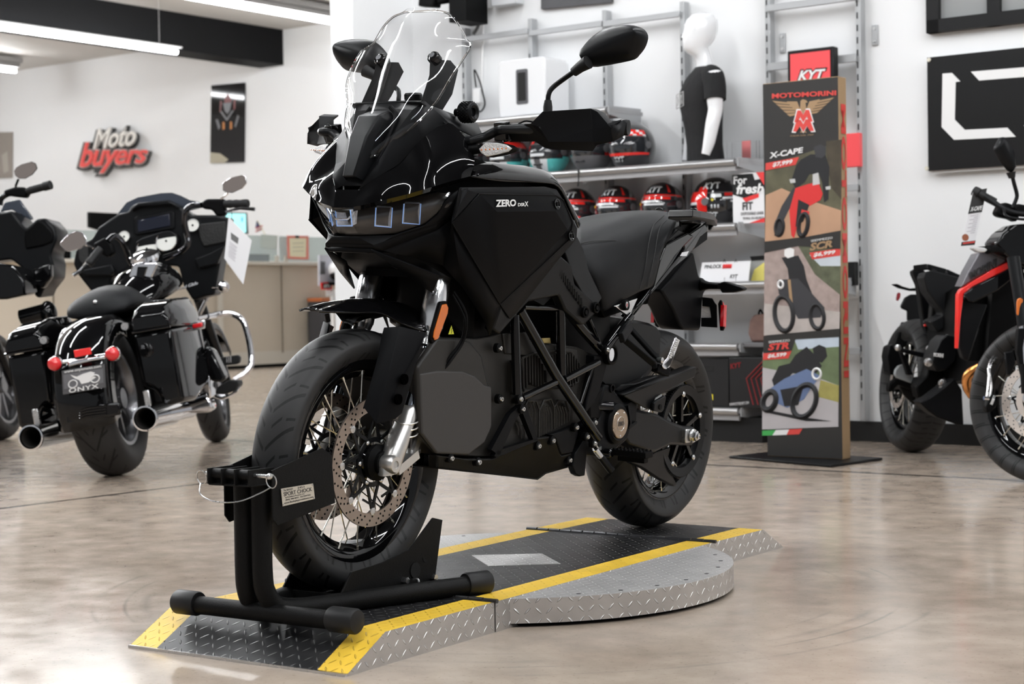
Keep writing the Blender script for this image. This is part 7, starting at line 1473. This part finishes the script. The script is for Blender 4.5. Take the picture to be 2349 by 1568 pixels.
for pts, X, d, k, m_, nm in (([(-260, 610), (-120, 560), (0, 610), (110, 590), (190, 700), (240, 760), (350, 665), (430, 660), (520, 760), (540, 860), (500, 950), (480, 1010), (505, 1100), (495, 1230), (410, 1340), (375, 1420), (330, 1400), (230, 1150), (100, 1050), (-260, 1100)], 1.25, .25, .97, satin, 'fairing'), ([(230, 780), (350, 670), (420, 700), (510, 800), (500, 890), (400, 930), (240, 960), (225, 860)], 1.24, .03, 1, dark, 'speaker_grille'),
        ([(40, 510), (180, 480), (310, 660), (300, 680), (210, 640), (110, 580), (0, 600)], 1.4, .02, 1, MATS['smoked_screen'], 'wind_deflector'), ([(25, 400), (130, 365), (230, 365), (270, 420), (240, 470), (150, 460), (40, 445)], .98, .06, 1, dark, 'switch_housing'),
        ([(-300, 1150), (-50, 1080), (120, 1100), (230, 1250), (240, 1390), (60, 1430), (-300, 1440)], .95, .4, .8, gloss, 'fuel_tank'), ([(310, 1130), (480, 1090), (480, 1220), (400, 1330), (330, 1300)], 1.2, .06, 1, gloss, 'lower_fairing')):
    b = MB(); X2.ex(b, ZG, pts, X, d, k); b.build(nm, m_, h2, bevel=.012, seg=2)
p, q_ = Vector(X2(ZG, 260, 405, .98)), Vector(X2(ZG, 480, 345, .95)); MB().lathe([(.019, 0), (.022, .02), (.022, (q_-p).length*.7), (.026, (q_-p).length*.72), (.026, (q_-p).length)], p, q_-p, 20).build('grip', rubber2, h2)
MB().tube(X2.P(ZG, [(0, 540), (10, 480), (60, 440), (130, 420)], 1.0), .016, 12, smooth=4).build('handlebar', gloss, h2)
b = MB(); pts = [(130, 215), (150, 180), (200, 150), (300, 122), (340, 140), (358, 190), (310, 250), (240, 290), (180, 290), (140, 260)]; X2.ex(b, ZG, pts, 1.0, .03, .8); o = b.build('mirror', dark, h2, bevel=.004); A_ = X2.P(ZG, pts, 1.0); c = sum((Vector(p) for p in A_), Vector())/len(A_)
MB().ring2([c+(Vector(p)-c)*.93+Vector((-.003, 0, 0)) for p in A_], [c+(Vector(p)-c)*.93 for p in A_]).build('mirror_glass', gls, o); MB().tube(X2.P(ZG, [(175, 290), (150, 350), (150, 370)], 1.0), .007, 8).build('mirror_stem', dark, h2)
b = MB(); b.loft([[(x, w, z0), (x, -w, z0), (x, -w, z1), (x, w, z1)] for x, w, z0, z1 in ((.4, .16, .28, .75), (1.1, .2, .28, .72), (1.4, .12, .35, .7))]); b.build('engine', dark, h2, bevel=.02)
p = X2(ZG, 460, 1560, 1.1); MB().ball(p, .06, 24, (1, .8, 1.2)).build('air_cleaner', gloss, h2); MB().tube(X2.P(ZG, [(200, 1600), (430, 1540)], 1.1), .045, 16).build('cylinder', gloss, h2)
for s_ in (1, -1): MB().tube([(1.6, .11*s_, 1.0), (2.05, .11*s_, .34)], .03, 14).build('fork_leg', gloss, h2)
MB().loft([hell(.1, 0, .78, .15, .05), hell(.4, 0, .82, .17, .09), hell(.8, 0, .80, .15, .05)]).build('seat', seatm, h2, ang=70)
o = MB().loft([[(x, -.2, .35), (x, -.42, .35), (x, -.42, .75), (x, -.2, .75)] for x in (-.25, .4)]).build('saddlebag', gloss, h2, bevel=.03)
# ================================================================= red striped adventure motorcycle on the right
w0_ = np.array(RM.W((0, 0, 0)))
MFr = Fr(2.225, 7.30, 0, math.atan2(7.30-8.906, 2.225-2.05), -.10); MX = XF(MFr)
mo = MFr.empty('adventure_motorcycle', 'grey and black adventure motorcycle with red stripe, cut by the right edge', 'motorcycle')
ZM = ZZ(5.228, 2020, 560); ZN = ZZ(3.92, 2180, 300); ZO = ZZ(4.9, 2020, 800)
knob = tyremat('knobbly_tread', 30, 3, .06, .09)
STEER = []; STEER += wheel(mo, 0, .35, .35, .12, .25, .035, knob, 32, .04, .04, 'front_tyre', 'front_rim', spk); wheel(mo, -1.61, .345, .345, .18, .225, .055, knob, 32, .05, .05, 'rear_tyre', 'rear_rim', spk)
dm = mat('bright_rotor', (.8, .72, .66), .3, .6)
for s_ in (1, -1): o = disc(mo, (0, .35), .07*s_, .125, .16, 6, ma=dm); STEER.append(o)
disc(mo, (-1.61, .345), -.09, .1, .125, 6, ma=dm)
o = MB().lathe([(.055, 0), (.085, 0), (.085, .003), (.055, .003)], (0, -.078, .35), (0, -1, 0), 60, cap=False).build('abs_ring', dm, mo); STEER.append(o)
for pts, X, d, k, m_, nm in (
  ([(965, 520), (1050, 330), (1180, 95), (1330, 100), (1545, 185), (1420, 260), (1250, 350), (1100, 430)], -.42, -.10, .95, mat('titanium_grey', (.14, .135, .15), .3, .3, coat=.4), 'tank_side'),
  ([(965, 545), (1100, 450), (1330, 310), (1560, 195), (1610, 240), (1500, 310), (1300, 410), (1100, 510), (1000, 590), (960, 900), (935, 1250), (922, 1250), (928, 900), (935, 600)], -.40, -.04, 1, mat('stripe_red', (.8, .02, .015), .2, coat=.8), 'red_stripe'),
  ([(1000, 600), (1100, 520), (1330, 410), (1610, 250), (1740, 290), (1400, 560), (1110, 700), (1060, 690)], -.38, -.05, .95, gloss, 'front_cowl'),
  ([(960, 900), (975, 640), (1090, 690), (1290, 720), (1180, 1000), (1050, 1400), (990, 1380), (950, 1240)], -.44, -.05, .95, satin, 'radiator_side'),
  ([(1090, 700), (1400, 560), (1740, 330), (1900, 350), (1900, 1500), (1300, 1400), (1050, 1400), (1180, 1000)], -.55, -.1, .95, dark, 'radiator'),
  ([(540, 330), (620, 310), (960, 400), (1000, 440), (960, 530), (935, 700), (830, 870), (760, 1000), (690, 1060), (600, 930), (740, 850), (740, 810), (620, 640), (560, 560), (520, 400)], -1.1, -.12, .95, seatm, 'seat'),
  ([(385, 300), (480, 280), (560, 340), (520, 400), (560, 560), (640, 690), (600, 930), (700, 1090), (640, 1150), (560, 1080), (520, 960), (450, 480), (390, 350)], -1.35, -.06, .95, satin, 'tail_fairing'),
  ([(620, 700), (660, 720), (750, 820), (740, 990), (700, 1060), (600, 930)], -1.2, -.05, 1, grey_pl, 'side_cover'),
  ([(520, 912), (600, 912), (600, 945), (525, 945)], -1.33, -.02, 1, MATS['titanium_grey'], 'tail_stripe'), ([(522, 958), (600, 950), (602, 975), (528, 992)], -1.33, -.02, 1, MATS['stripe_red'], 'tail_stripe'), ([(820, 870), (925, 730), (935, 770), (850, 880)], -1.03, -.02, 1, MATS['stripe_red'], 'seat_stripe'),
  ([(250, 740), (300, 640), (370, 600), (470, 600), (480, 800), (500, 880), (420, 960), (360, 960), (330, 900), (330, 800), (260, 770)], -1.75, -.03, 1, satin, 'plate_carrier'), ([(250, 990), (275, 930), (440, 970), (450, 1010), (430, 1065), (260, 1010)], -1.8, -.04, 1, dark, 'plate_lamp'),
  ([(140, 480), (200, 472), (270, 505), (360, 530), (440, 520), (440, 560), (360, 560), (220, 525)], -1.7, -.03, 1, dark, 'rear_indicator'),
  ([(195, 650), (205, 590), (225, 572), (245, 590), (238, 640), (215, 680), (195, 675)], -1.72, -.02, 1, mat('dim_red_lens', (.25, .02, .03), .2, coat=.5), 'tail_reflector'),
  ([(640, 1330), (720, 1150), (800, 1080), (900, 1110), (930, 1250), (900, 1400), (800, 1500), (680, 1530), (620, 1420)], -.85, -.15, .95, satin, 'engine_case'),
  ([(85, 1350), (110, 1220), (160, 1190), (240, 1230), (330, 1400), (380, 1568), (120, 1568)], -1.45, -.12, .9, matte, 'silencer'),
  ([(170, 1230), (215, 1050), (255, 1045), (250, 1130), (300, 1160), (300, 1230), (240, 1260)], -1.2, -.04, 1, dark, 'passenger_peg'),
  ([(240, 1240), (520, 1300), (600, 1330), (560, 1370), (330, 1310), (250, 1290)], -1.2, -.04, 1, matte, 'peg_hanger'), ([(240, 1290), (300, 1330), (400, 1568), (330, 1568)], -1.25, -.04, 1, matte, 'peg_hanger')):
    b = MB(); MX.ex(b, ZM, pts, X, d, k); b.build(nm, m_, mo, bevel=.006)
for pts, X, d, k, m_, nm in (
  ([(160, 290), (170, 230), (210, 180), (270, 165), (330, 250), (400, 380), (380, 400), (180, 330)], -1.3, -.04, .9, mat('silver_heat_shield', (.4, .43, .45), .4, .5), 'heat_shield'), ([(210, 410), (400, 480), (420, 640), (380, 630), (270, 520)], -1.35, -.03, 1, grey_pl, 'swingarm_guard'), ([(100, 390), (180, 330), (380, 400), (430, 460), (380, 480), (200, 400), (120, 490), (90, 480)], -1.3, -.05, 1, dark, 'silencer_tip'),
  ([(440, 600), (560, 540), (720, 420), (830, 320), (920, 460), (940, 860), (860, 850), (640, 770), (540, 700)], -.75, -.14, .9, matte, 'skid_plate'), ([(560, 130), (700, 200), (720, 330), (560, 500), (430, 560), (400, 420), (520, 300)], -1.0, -.1, .95, dark, 'frame_plate')):
    b = MB(); MX.ex(b, ZO, pts, X, d, k); b.build(nm, m_, mo, bevel=.008)
text_fit('MORINI', MX.P(ZM, [(1070, 335), (1395, 165), (1400, 265), (1085, 420)], -.41), ink, mo, 'tank_lettering', bold=.03, lift=-.003, ext=.004, label='black lettering on the grey tank side')
text_fit('MORINI', MX.P(ZM, [(640, 1300), (755, 1310), (750, 1360), (638, 1345)], -.83), white, mo, 'engine_lettering', bold=.03, lift=-.003, ext=.004)
MB().tube(MX.P(ZO, [(1220, 130, -.3), (1130, 200, -.32), (1020, 260, -.34), (970, 330, -.36), (975, 430, -.38), (1030, 520, -.4)]), .022, 14, smooth=6).build('exhaust_header', mat('copper_header', (.65, .28, .09), .25, 1.), mo)
for pts in ([(1400, 20, -.2), (1270, 90, -.15), (1215, 200, -.1), (1215, 340, -.08), (1195, 540, -.06)], [(1420, 30, -.2), (1300, 100, -.15), (1225, 230, -.1), (1245, 420, -.08), (1225, 540, -.06)]): MB().tube(MX.P(ZO, pts), .0055, 8, smooth=5).build('brake_hose', steel, mo)
MB().tube(MX.P(ZO, [(1160, 552), (1215, 556)], -.05), .009, 8).build('hose_union', chrome, mo)
b = MB(); MX.ex(b, ZO, [(1190, 640), (1240, 520), (1300, 500), (1310, 640), (1250, 700), (1200, 720)], -.05, -.05); b.build('brake_caliper', dark, mo, bevel=.006)
text_fit('brembo', MX.P(ZO, [(1275, 520), (1296, 530), (1258, 630), (1232, 620)], -.045), white, mo, lift=-.003, ext=.004)
for s_ in (-1, 1):
    b = MB(); b.tube([(-.14, .11*s_, .95), (-.06, .11*s_, .66)], .027, 18); STEER.append(b.build('fork_tube', satin, mo)); STEER.append(MB().tube([(-.03, .11*s_, .50), (-.01, .11*s_, .38)], .03, 18).build('fork_boot', dark, mo))
    STEER.append(MB().tube([(-.065, .11*s_, .67), (-.02, .11*s_, .46)], .02, 14).build('fork_stanchion', chrome, mo))
    STEER.append(MB().lathe([(.012, .02), (.022, .02), (.03, .008), (.03, 0)], (0, .115*s_, .36), (0, s_, 0), 28, cap=False).build('axle_collar', chrome, mo))
b = MB(); MX.ex(b, ZM, [(1640, 700), (1650, 655), (1680, 640), (1712, 660), (1710, 740), (1690, 855), (1665, 868), (1640, 840)], .02, -.015); b.build('amber_reflector', amber, mo, bevel=.004)
b = MB(); MX.ex(b, ZO, [(1400, 40), (1500, 20), (1520, 160), (1460, 300), (1430, 290)], -.08, -.02); b.build('mudguard_side', satin, mo, bevel=.004)
b = MB(); MX.ex(b, ZM, [(1650, 1010), (1800, 1000), (1800, 1568), (1700, 1568), (1640, 1300)], .04, -.03); b.build('fork_guard', matte, mo, bevel=.004)
b = MB(); MX.ex(b, ZM, [(1095, 48), (1120, 25), (1250, 40), (1290, 65), (1250, 100), (1170, 95)], -.28, -.04); b.build('indicator_lens', led, mo, bevel=.006)
MB().tube(MX.P(ZM, [(1280, 65, -.3), (1380, 60, -.32), (1460, 90, -.35)]), [.02, .016, .014], 12).build('indicator_stalk', dark, mo)
b = MB(); MX.ex(b, ZM, [(1230, 20), (1560, 30), (1900, 60), (1900, 300), (1740, 290), (1560, 190), (1430, 140)], -.36, -.15); b.build('cockpit_cowl', gloss, mo, bevel=.01)
b = MB(); MX.ex(b, ZN, [(410, 1010), (480, 920), (590, 840), (900, 820), (900, 1200), (600, 1200), (500, 1120)], -.34, -.15); b.build('screen_cowl', gloss, mo, bevel=.01)
MB().tube(MX.P(ZN, [(310, 590, -.48), (400, 650, -.45), (480, 700, -.42), (600, 740, -.40), (900, 770, -.38)]), .013, 12, smooth=4).build('handlebar', satin, mo)
p, q_ = Vector(MX(ZN, 210, 538, -.52)), Vector(MX(ZN, 400, 640, -.46)); MB().lathe([(.022, 0), (.024, .01), (.024, .03), (.018, .034), (.018, (q_-p).length)], p, q_-p, 20).build('grip', rubber2, mo)
b = MB(); MX.ex(b, ZN, [(410, 740), (440, 680), (500, 640), (560, 660), (640, 740), (600, 820), (540, 790), (440, 770)], -.42, -.06); b.build('switch_housing', dark, mo, bevel=.01)
b = MB(); MX.ex(b, ZN, [(580, 670), (620, 655), (760, 680), (760, 780), (600, 760)], -.40, -.05); b.build('fluid_reservoir', dark, mo, bevel=.008)
MB().tube(MX.P(ZN, [(480, 700, -.36), (500, 760, -.32), (600, 790, -.3), (800, 800, -.3)]), .006, 8, smooth=4).build('lever', satin, mo)
MB().tube(MX.P(ZN, [(560, 690, -.42), (590, 620, -.42), (598, 570, -.42), (575, 480, -.42), (560, 420, -.42)]), .009, 12, smooth=5).build('mirror_stem', satin, mo)
P = MX.P(ZN, [(388, 150), (440, 60), (470, 55), (560, 160), (575, 200), (575, 330), (545, 375), (515, 360), (440, 270), (390, 180)], -.43); sh = shell([(p[0]-.0, p[1], p[2]) for p in P], 0, (Vector(MX(ZN, 460, 90, -.43)), Vector(MX(ZN, 550, 330, -.43))), 'mirror', -1)
sh.parent = mo; sh.location = (0, 0, 0)
MB().tube(MX.P(ZN, [(555, 425), (545, 370)], -.42), [.014, .022], 14).build('mirror_collar', rubber2, mo)
b = MB()
for a, c in (((400, 290), (560, 270)), ((560, 270), (780, 330)), ((780, 330), (1000, 430)), ((620, 300), (650, 345)), ((760, 330), (780, 380))): b.bar(MX(ZM, *a, -1.3), MX(ZM, *c, -1.25), .02, .03)
b.build('rear_rack', satin, mo, bevel=.004)
for x, y, r_ in ((205, 1240, .016), (570, 1410, .022), (580, 1250, .016), (790, 1115, .014)): MB().lathe([(r_, 0), (r_, .01), (r_*.5, .014)], MX(ZM, x, y, -1.0), (1, 0, 0), 18).build('bolt', steel, mo)
for x, y in ((690, 385), (700, 440), (530, 150)): MB().lathe([(.02, 0), (.02, .012), (.008, .016)], MX(ZO, x, y, -.8), (1, 0, 0), 14).build('bolt', steel, mo)
for o in STEER: o.rotation_euler = (0, 0, .62)
# inner dark bodies
MB().loft([[(x, w, z0), (x, -w, z0), (x, -w, z1), (x, w, z1)] for x, w, z0, z1 in ((-.5, .07, .45, 1.0), (-.9, .08, .38, .85), (-1.2, .06, .45, .8), (-1.4, .05, .65, .9))]).build('inner_frame', dark, mo)
MB().tube([(-1.05, -.1, .38), (-1.61, -.1, .345)], .03, 10).build('swingarm', satin, mo)
# tag hanging on the grip
tg = MFr.empty('hang_tag', 'long black and white hang tag with red stripe on the right grip', 'hang tag', at=MX(ZN, 210, 780, -.50))
A_ = MX.P(ZN, [(205, 540), (330, 515), (218, 1025), (93, 1035)], -.50); MB().ring2(A_, [(p[0]-.002, p[1], p[2]) for p in A_]).build('tag_card', cards, tg)
flat(A_, [(0, 0), (1, 0), (1, .42), (0, .42)], ink, tg, 'tag_header', .001); flat(A_, [(0, .93), (1, .92), (1, 1), (0, 1)], ink, tg, 'tag_footer', .001); flat(A_, [(.1, .94), (.95, .93), (.95, .96), (.1, .97)], tre, tg, 'tag_stripe', .002)
text_fit('X-CAPE', sub(A_, .1, .95, .3, .38), white, tg, bold=.03, shear=.2, lift=.002)
for k in range(10): flat(A_, [(.2+.3*(k % 2), .46+k*.035), (.8, .455+k*.035), (.8, .465+k*.035), (.2+.3*(k % 2), .47+k*.035)], MATS['text_grey'], tg, 'text_line', .001)
TL, TR, BR, BL = [Vector(q) for q in A_]; g = lambda x, y: (TL*(1-x)+TR*x)*(1-y)+(BL*(1-x)+BR*x)*y
MB().lathe([(.016, .0005), (.0, .0015)], g(.2, .85), (1, 0, 0), 20).build('tag_seal', mat('seal_brown', (.3, .1, .05), .5), tg)
# ================================================================= reception counter and what stands on it
XC = -16.651
panelm = mat('counter_panel', (.58, .52, .43), .6, noise=.05, nscale=2); trimm = mat('counter_trim', (.62, .59, .52), .5)
zc_ = 1.42; ct = RM.empty('reception_counter', 'long beige panelled reception counter behind the bagger motorcycle', 'counter', at=(XC-.3, 15, 0))
MB().box((XC-.35, 15.2, .75), (.6, 6.4, 1.30)).build('counter_body', panelm, ct)
MB().box((XC-.3, 15.2, zc_-.02), (.76, 6.5, .045)).build('counter_top', trimm, ct, bevel=.004)
MB().box((XC-.31, 15.2, .13), (.6, 6.4, .17)).build('counter_plinth', trimm, ct)
MB().box((XC-.33, 15.2, .025), (.6, 6.4, .04)).build('toe_kick', dark, ct)
for u in (505, 646): 
    y = RM.X(u, 700, XC)[1]; MB().box((XC+.005, y, .78), (.012, .02 if u == 646 else .09, 1.18)).build('panel_joint', mat('joint_brown', (.2, .17, .13), .6) if u == 646 else trimm, ct)
for y in (12.9, 14.2): MB().box((XC+.005, y, .78), (.012, .02, 1.18)).build('panel_joint', MATS['joint_brown'], ct)
XG = XC-.25
def cz(u, v, X=XG): return RM.X(u, v, X)
gp = RM.empty('glass_screen', 'frosted greenish glass screen standing on the reception counter', 'glass screen', at=(XG, 15.5, zc_+.005))
zg = cz(600, 540)[2]; frost = mat('frosted_glass', (.72, .82, .80), .35, trans=.55)
y0, y1, y2 = cz(470, 560)[1], cz(638, 560)[1], cz(780, 560)[1]
for a, c in ((12.6, y0-.02), (y0, y1-.02), (y1+.02, y2+.5)): MB().box((XG, (a+c)/2, (zc_+zg)/2+.01), (.012, c-a, zg-zc_-.02)).build('glass_pane', frost, gp)
for u in (632, 653): MB().box((XG+.02, cz(u, 590)[1], zc_+.05), (.04, .05, .09)).build('glass_clamp', trimm, gp)
XD = XC-.14
def cthing(name, label, cat, u, v): return RM.empty(name, label, cat, at=(XD, cz(u, v, XD)[1], zc_+.004))
def quadx(par, nm, m_, pts, X=XD, d=.01):
    A_ = [RM.X(u, v, X) for u, v in pts]; return MB().ring2(A_, [(x-d, y, z) for x, y, z in A_]).build(nm, m_, par)
c = cthing('certificate', 'cream certificate with a red border leaning on the counter glass', 'certificate', 682, 595)
quadx(c, 'border', mat('border_red', (.6, .16, .12), .5), [(659, 540), (708, 541), (708, 595), (661, 593)]); quadx(c, 'sheet', mat('cream_paper', (.75, .7, .5), .6), [(664, 546), (703, 546), (702, 590), (665, 588)], XD+.002); quadx(c, 'clip', dark, [(678, 540), (686, 540), (686, 546), (678, 546)], XD+.004)
for k in range(3): quadx(c, 'text_line', mat('faded_ink', (.45, .42, .3), .6), [(671, 557+k*9), (697, 556+k*9), (697, 558+k*9), (671, 559+k*9)], XD+.004, .001)
c = cthing('notice_sheet', 'pale green grey sheet stuck on the counter glass below the flag', 'notice', 617, 568); quadx(c, 'sheet', mat('sheet_green', (.5, .56, .52), .6), [(599, 537), (637, 540), (634, 570), (598, 567)], XG+.012, .003)
c = cthing('computer_monitor', 'monitor with a bright turquoise screen behind the touring bike grip', 'monitor', 560, 560)
quadx(c, 'bezel', dark, [(515, 486), (567, 488), (570, 536), (515, 536)], XC-.5, .04); quadx(c, 'screen', mat('screen_turquoise', (.2, .6, .6), .3, emit=(.45, .85, .85), estr=.9), [(518, 489), (564, 490), (565, 533), (518, 533)], XC-.495, .002); b = MB(); p = RM.X(540, 560, XC-.52); b.box((XC-.52, p[1], zc_+.15), (.05, .08, .3)); b.build('monitor_stand', dark, c)
quadx(c, 'window_icon', mat('screen_blue', (.1, .4, .9), .3, emit=(.2, .5, .9), estr=.5), [(553, 497), (558, 497), (558, 509), (553, 509)], XC-.492, .001)
c = cthing('computer_monitor', 'black back of a monitor left of the touring bike fairing', 'monitor', 240, 560)
quadx(c, 'screen_back', dark, [(206, 486), (290, 490), (290, 545), (206, 521)], XC-.5, .05); p = RM.X(250, 560, XC-.52); MB().box((XC-.53, p[1], zc_+.12), (.05, .1, .24)).build('monitor_stand', dark, c)
c = cthing('desk_flag', 'small striped flag on a stick above the counter glass', 'flag', 600, 530)
quadx(c, 'flag_field', mat('flag_blue', (.08, .1, .2), .7), [(589, 506), (593, 508), (597, 518), (586, 522)], XC-.3, .003)
for k in range(4): quadx(c, 'flag_stripe', mat('flag_red', (.55, .08, .08), .7) if k % 2 == 0 else white, [(586+k*.3, 521+k*4), (602-k*.5, 516+k*3), (603, 519+k*3), (586, 525+k*3.5)], XC-.3, .003)
MB().tube([RM.X(590, 505, XC-.3), RM.X(612, 545, XC-.3), (XC-.3, RM.X(615, 560, XC-.3)[1], zc_+.01)], .006, 6).build('flag_stick', MATS['cream_paper'], c)
c = cthing('toy_vehicle', 'small red model vehicle on the counter behind the left mirror', 'model vehicle', 140, 560)
b = MB(); p = RM.X(140, 545, XC-.15)
b.box((XC-.15, p[1], p[2]), (.08, .22, .07)); b.build('vehicle_body', hred, c, bevel=.02); b = MB(); b.box((XC-.15, p[1], p[2]+.06), (.10, .13, .04)); b.build('vehicle_roof', hred, c, bevel=.01)
b = MB(); b.box((XC-.15, p[1], (zc_+p[2]-.04)/2), (.1, .3, p[2]-.04-zc_)); b.build('model_base', dark, c)
c = cthing('clear_tray', 'clear plastic tray with papers on the counter beside the left bike', 'tray', 150, 580); MB().box((XC-.14, RM.X(165, 580, XC-.14)[1]+.2, zc_+.07), (.12, .5, .13)).build('tray', frost, c)
c = cthing('keyboard_tray', 'dark low tray lying on the counter below the price sheet', 'tray', 590, 595); quadx(c, 'tray', mat('slate', (.2, .23, .24), .5), [(572, 582), (618, 583), (618, 600), (572, 599)], XD, .1)
for i, u in enumerate((744, 790)):
    pass
# display stand with a small helmet at the end of the counter
XS_ = XC+.55
ds = RM.empty('display_stand', 'slim white display stand with accessory card in front of the counter end', 'display stand', at=(XS_, RM.X(762, 700, XS_)[1], 0))
yy = RM.X(764, 700, XS_)[1]; zl = RM.X(764, 665, XS_)[2]
MB().box((XS_, yy, zl/2+.01), (.05, .05, zl)).build('post', white, ds); MB().cyl((XS_, yy, .0), (XS_, yy, .02), .2, 32).build('foot', white, ds)
quadx(ds, 'card', mat('card_lilac', (.55, .56, .62), .4), [(733, 585), (800, 582), (800, 650), (733, 655)], XS_, .03); quadx(ds, 'brand_tag_frame', red, [(738, 648), (762, 646), (762, 664), (739, 664)], XS_+.035, .02); quadx(ds, 'brand_tag', dark, [(741, 650), (760, 649), (760, 661), (741, 661)], XS_+.04, .01)
text_fit('KYT', [RM.X(*q_, XS_+.041) for q_ in ((743, 652), (759, 651), (759, 659), (743, 660))], white, ds, bold=.03, shear=.2)
quadx(ds, 'price_card', white, [(748, 664), (776, 662), (777, 677), (749, 679)], XS_, .01); quadx(ds, 'side_print', gun, [(737, 600), (746, 600), (746, 628), (737, 628)], XS_+.035, .01)
hz = RM.X(775, 645, XS_+.1); hm = RM.empty('open_helmet', 'white and black open helmet on the display stand by the counter', 'helmet', at=(XS_+.1, hz[1], hz[2]))
b = MB(); b.ball((XS_+.1, hz[1], hz[2]+.16), .14, 20, (1, 1, .9)); b.build('shell', whiteg, hm); MB().ball((XS_+.13, hz[1], hz[2]+.09), .135, 20, (1, 1, .7)).build('visor', gloss, hm)
MB().box((XS_+.08, hz[1]+.05, hz[2]-.03), (.25, .34, .05)).build('support', dark, ds)
# dark cabinet with orange top behind
XB = XC+.25; cb = RM.empty('low_cabinet', 'dark cabinet with an orange top edge at the right end of the counter', 'cabinet', at=(XB, RM.X(760, 800, XB)[1], 0))
a, c_ = RM.X(735, 690, XB), RM.X(830, 690, XB); MB().box((XB-.12, (a[1]+c_[1])/2, a[2]/2), (.24, c_[1]-a[1], a[2]-.02)).build('cabinet_body', mat('cabinet_dark', (.05, .05, .055), .5), cb); MB().box((XB-.11, (a[1]+c_[1])/2, a[2]+.02), (.27, c_[1]-a[1]+.02, .05)).build('cabinet_top', mat('orange_edge', (.5, .15, .05), .5), cb)
# red canister seen through the front wheel
fr_ = Fr(0, 0, 0, 0); p = fr_.Z(838, 905, 0); p = fr_.Z(838, 900, 0)
rc = fr_.empty('red_canister', 'red canister with pale top seen through the front wheel spokes', 'canister', at=(p[0], p[1], 0))
zz1 = fr_.Y(838, 840, p[1])[2]; zz0 = fr_.Y(838, 815, p[1])[2]
MB().lathe([(.05, 0), (.062, .005), (.062, zz1), (.05, zz1+.02)], (p[0], p[1], 0), (0, 0, 1), 28).build('canister_body', red, rc); MB().lathe([(.05, 0), (.05, zz0-zz1), (.02, zz0-zz1+.03)], (p[0], p[1], zz1+.015), (0, 0, 1), 24).build('canister_cap', trimm, rc)
# ---- back wall: pictures and the script sign
yb = YB-.03
def wallpic(name, label, pts, m_, d=.025):
    A_ = [RM.Y(u, v, yb) for u, v in pts]; c = RM.empty(name, label, 'picture', at=A_[3]); MB().ring2(A_, [(x, y+d, z) for x, y, z in A_]).build('panel', m_, c); return c, A_
glp = mat('glossy_print', (.006, .005, .006), .05, spec=.4)
c, A_ = wallpic('wall_poster', 'tall glossy black poster with a motorcycle front view on the back wall', [(484.5, 196), (561, 189), (559, 372), (482, 374)], glp)
pg = mat('poster_grey', (.12, .12, .13), .3); pr = mat('poster_red', (.12, .008, .008), .3); po = mat('poster_orange', (.4, .14, .015), .3)
flat(A_, [(.4, .2), (.5, .12), (.62, .2), (.6, .26), (.42, .26)], pr, c, 'poster_shape'); flat(A_, [(.36, .24), (.62, .24), (.58, .34), (.5, .38), (.42, .34)], pg, c, 'poster_shape', .0015)
for pts in ([(.28, .34), (.34, .34), (.5, .44), (.48, .47)], [(.7, .34), (.64, .34), (.48, .44), (.5, .47)], [(.15, .44), (.22, .44), (.3, .54), (.24, .58)], [(.8, .4), (.86, .42), (.76, .56), (.72, .54)]): flat(A_, pts, pg, c, 'poster_shape', .002)
flat(A_, [(.28, .2), (.34, .22), (.3, .36), (.27, .34)], pr, c, 'poster_shape'); flat(A_, [(.68, .22), (.74, .2), (.74, .32), (.68, .34)], pr, c, 'poster_shape')
for x in (.36, .58): flat(A_, [(x, .48), (x+.06, .48), (x+.07, .57), (x, .58)], po, c, 'poster_shape')
flat(A_, [(0, .86), (.3, .88), (.55, .96), (.45, 1), (0, 1)], mat('poster_sand', (.4, .37, .28), .3), c, 'poster_shape')
c, A_ = wallpic('wall_poster', 'grey brown poster cut by the left edge of the picture', [(-45, 303), (27.5, 303), (27, 407), (-46, 412)], mat('poster_taupe', (.27, .24, .21), .4)); flat(A_, [(.68, .5), (.86, .42), (.9, .85), (.75, .9)], mat('poster_taupe2', (.38, .35, .31), .4), c, 'poster_shape')
sg = RM.empty('script_sign', 'raised sign of white script over bold red letters on the back wall', 'sign', at=RM.Y(270, 345, yb))
rs_ = mat('sign_coral', (.72, .09, .08), .45); rw_ = mat('sign_white', (.8, .78, .74), .45); gb = mat('sign_backing', (.06, .06, .06), .5); gl_ = mat('sign_outline', (.6, .58, .56), .5)
Q1 = lambda d, e=0, dx=0, dy=0: [RM.Y(u+dx, v+dy, yb-d) for u, v in ((216-e, 298-e), (312+e, 286-e), (312+e, 332+e), (216-e, 342+e))]
Q2 = lambda d, e=0, dx=0, dy=0: [RM.Y(u+dx, v+dy, yb-d) for u, v in ((184-e, 326-e), (341+e, 330-e), (339+e, 386+e), (184-e, 402+e))]
for Q, s_, m_ in ((Q1, 'Moto', rw_), (Q2, 'buyers', rs_)):
    text_fit(s_, Q(.0, 4, 5, 4), gb, sg, bold=.10, shear=.35, ext=.09, lift=-.0, space=.95); text_fit(s_, Q(.10, 2), gl_, sg, bold=.05, shear=.35, ext=.01, lift=0, space=.95); text_fit(s_, Q(.12), m_, sg, bold=.0 if s_ == 'Moto' else .02, shear=.35, ext=.02, lift=0, space=.95)
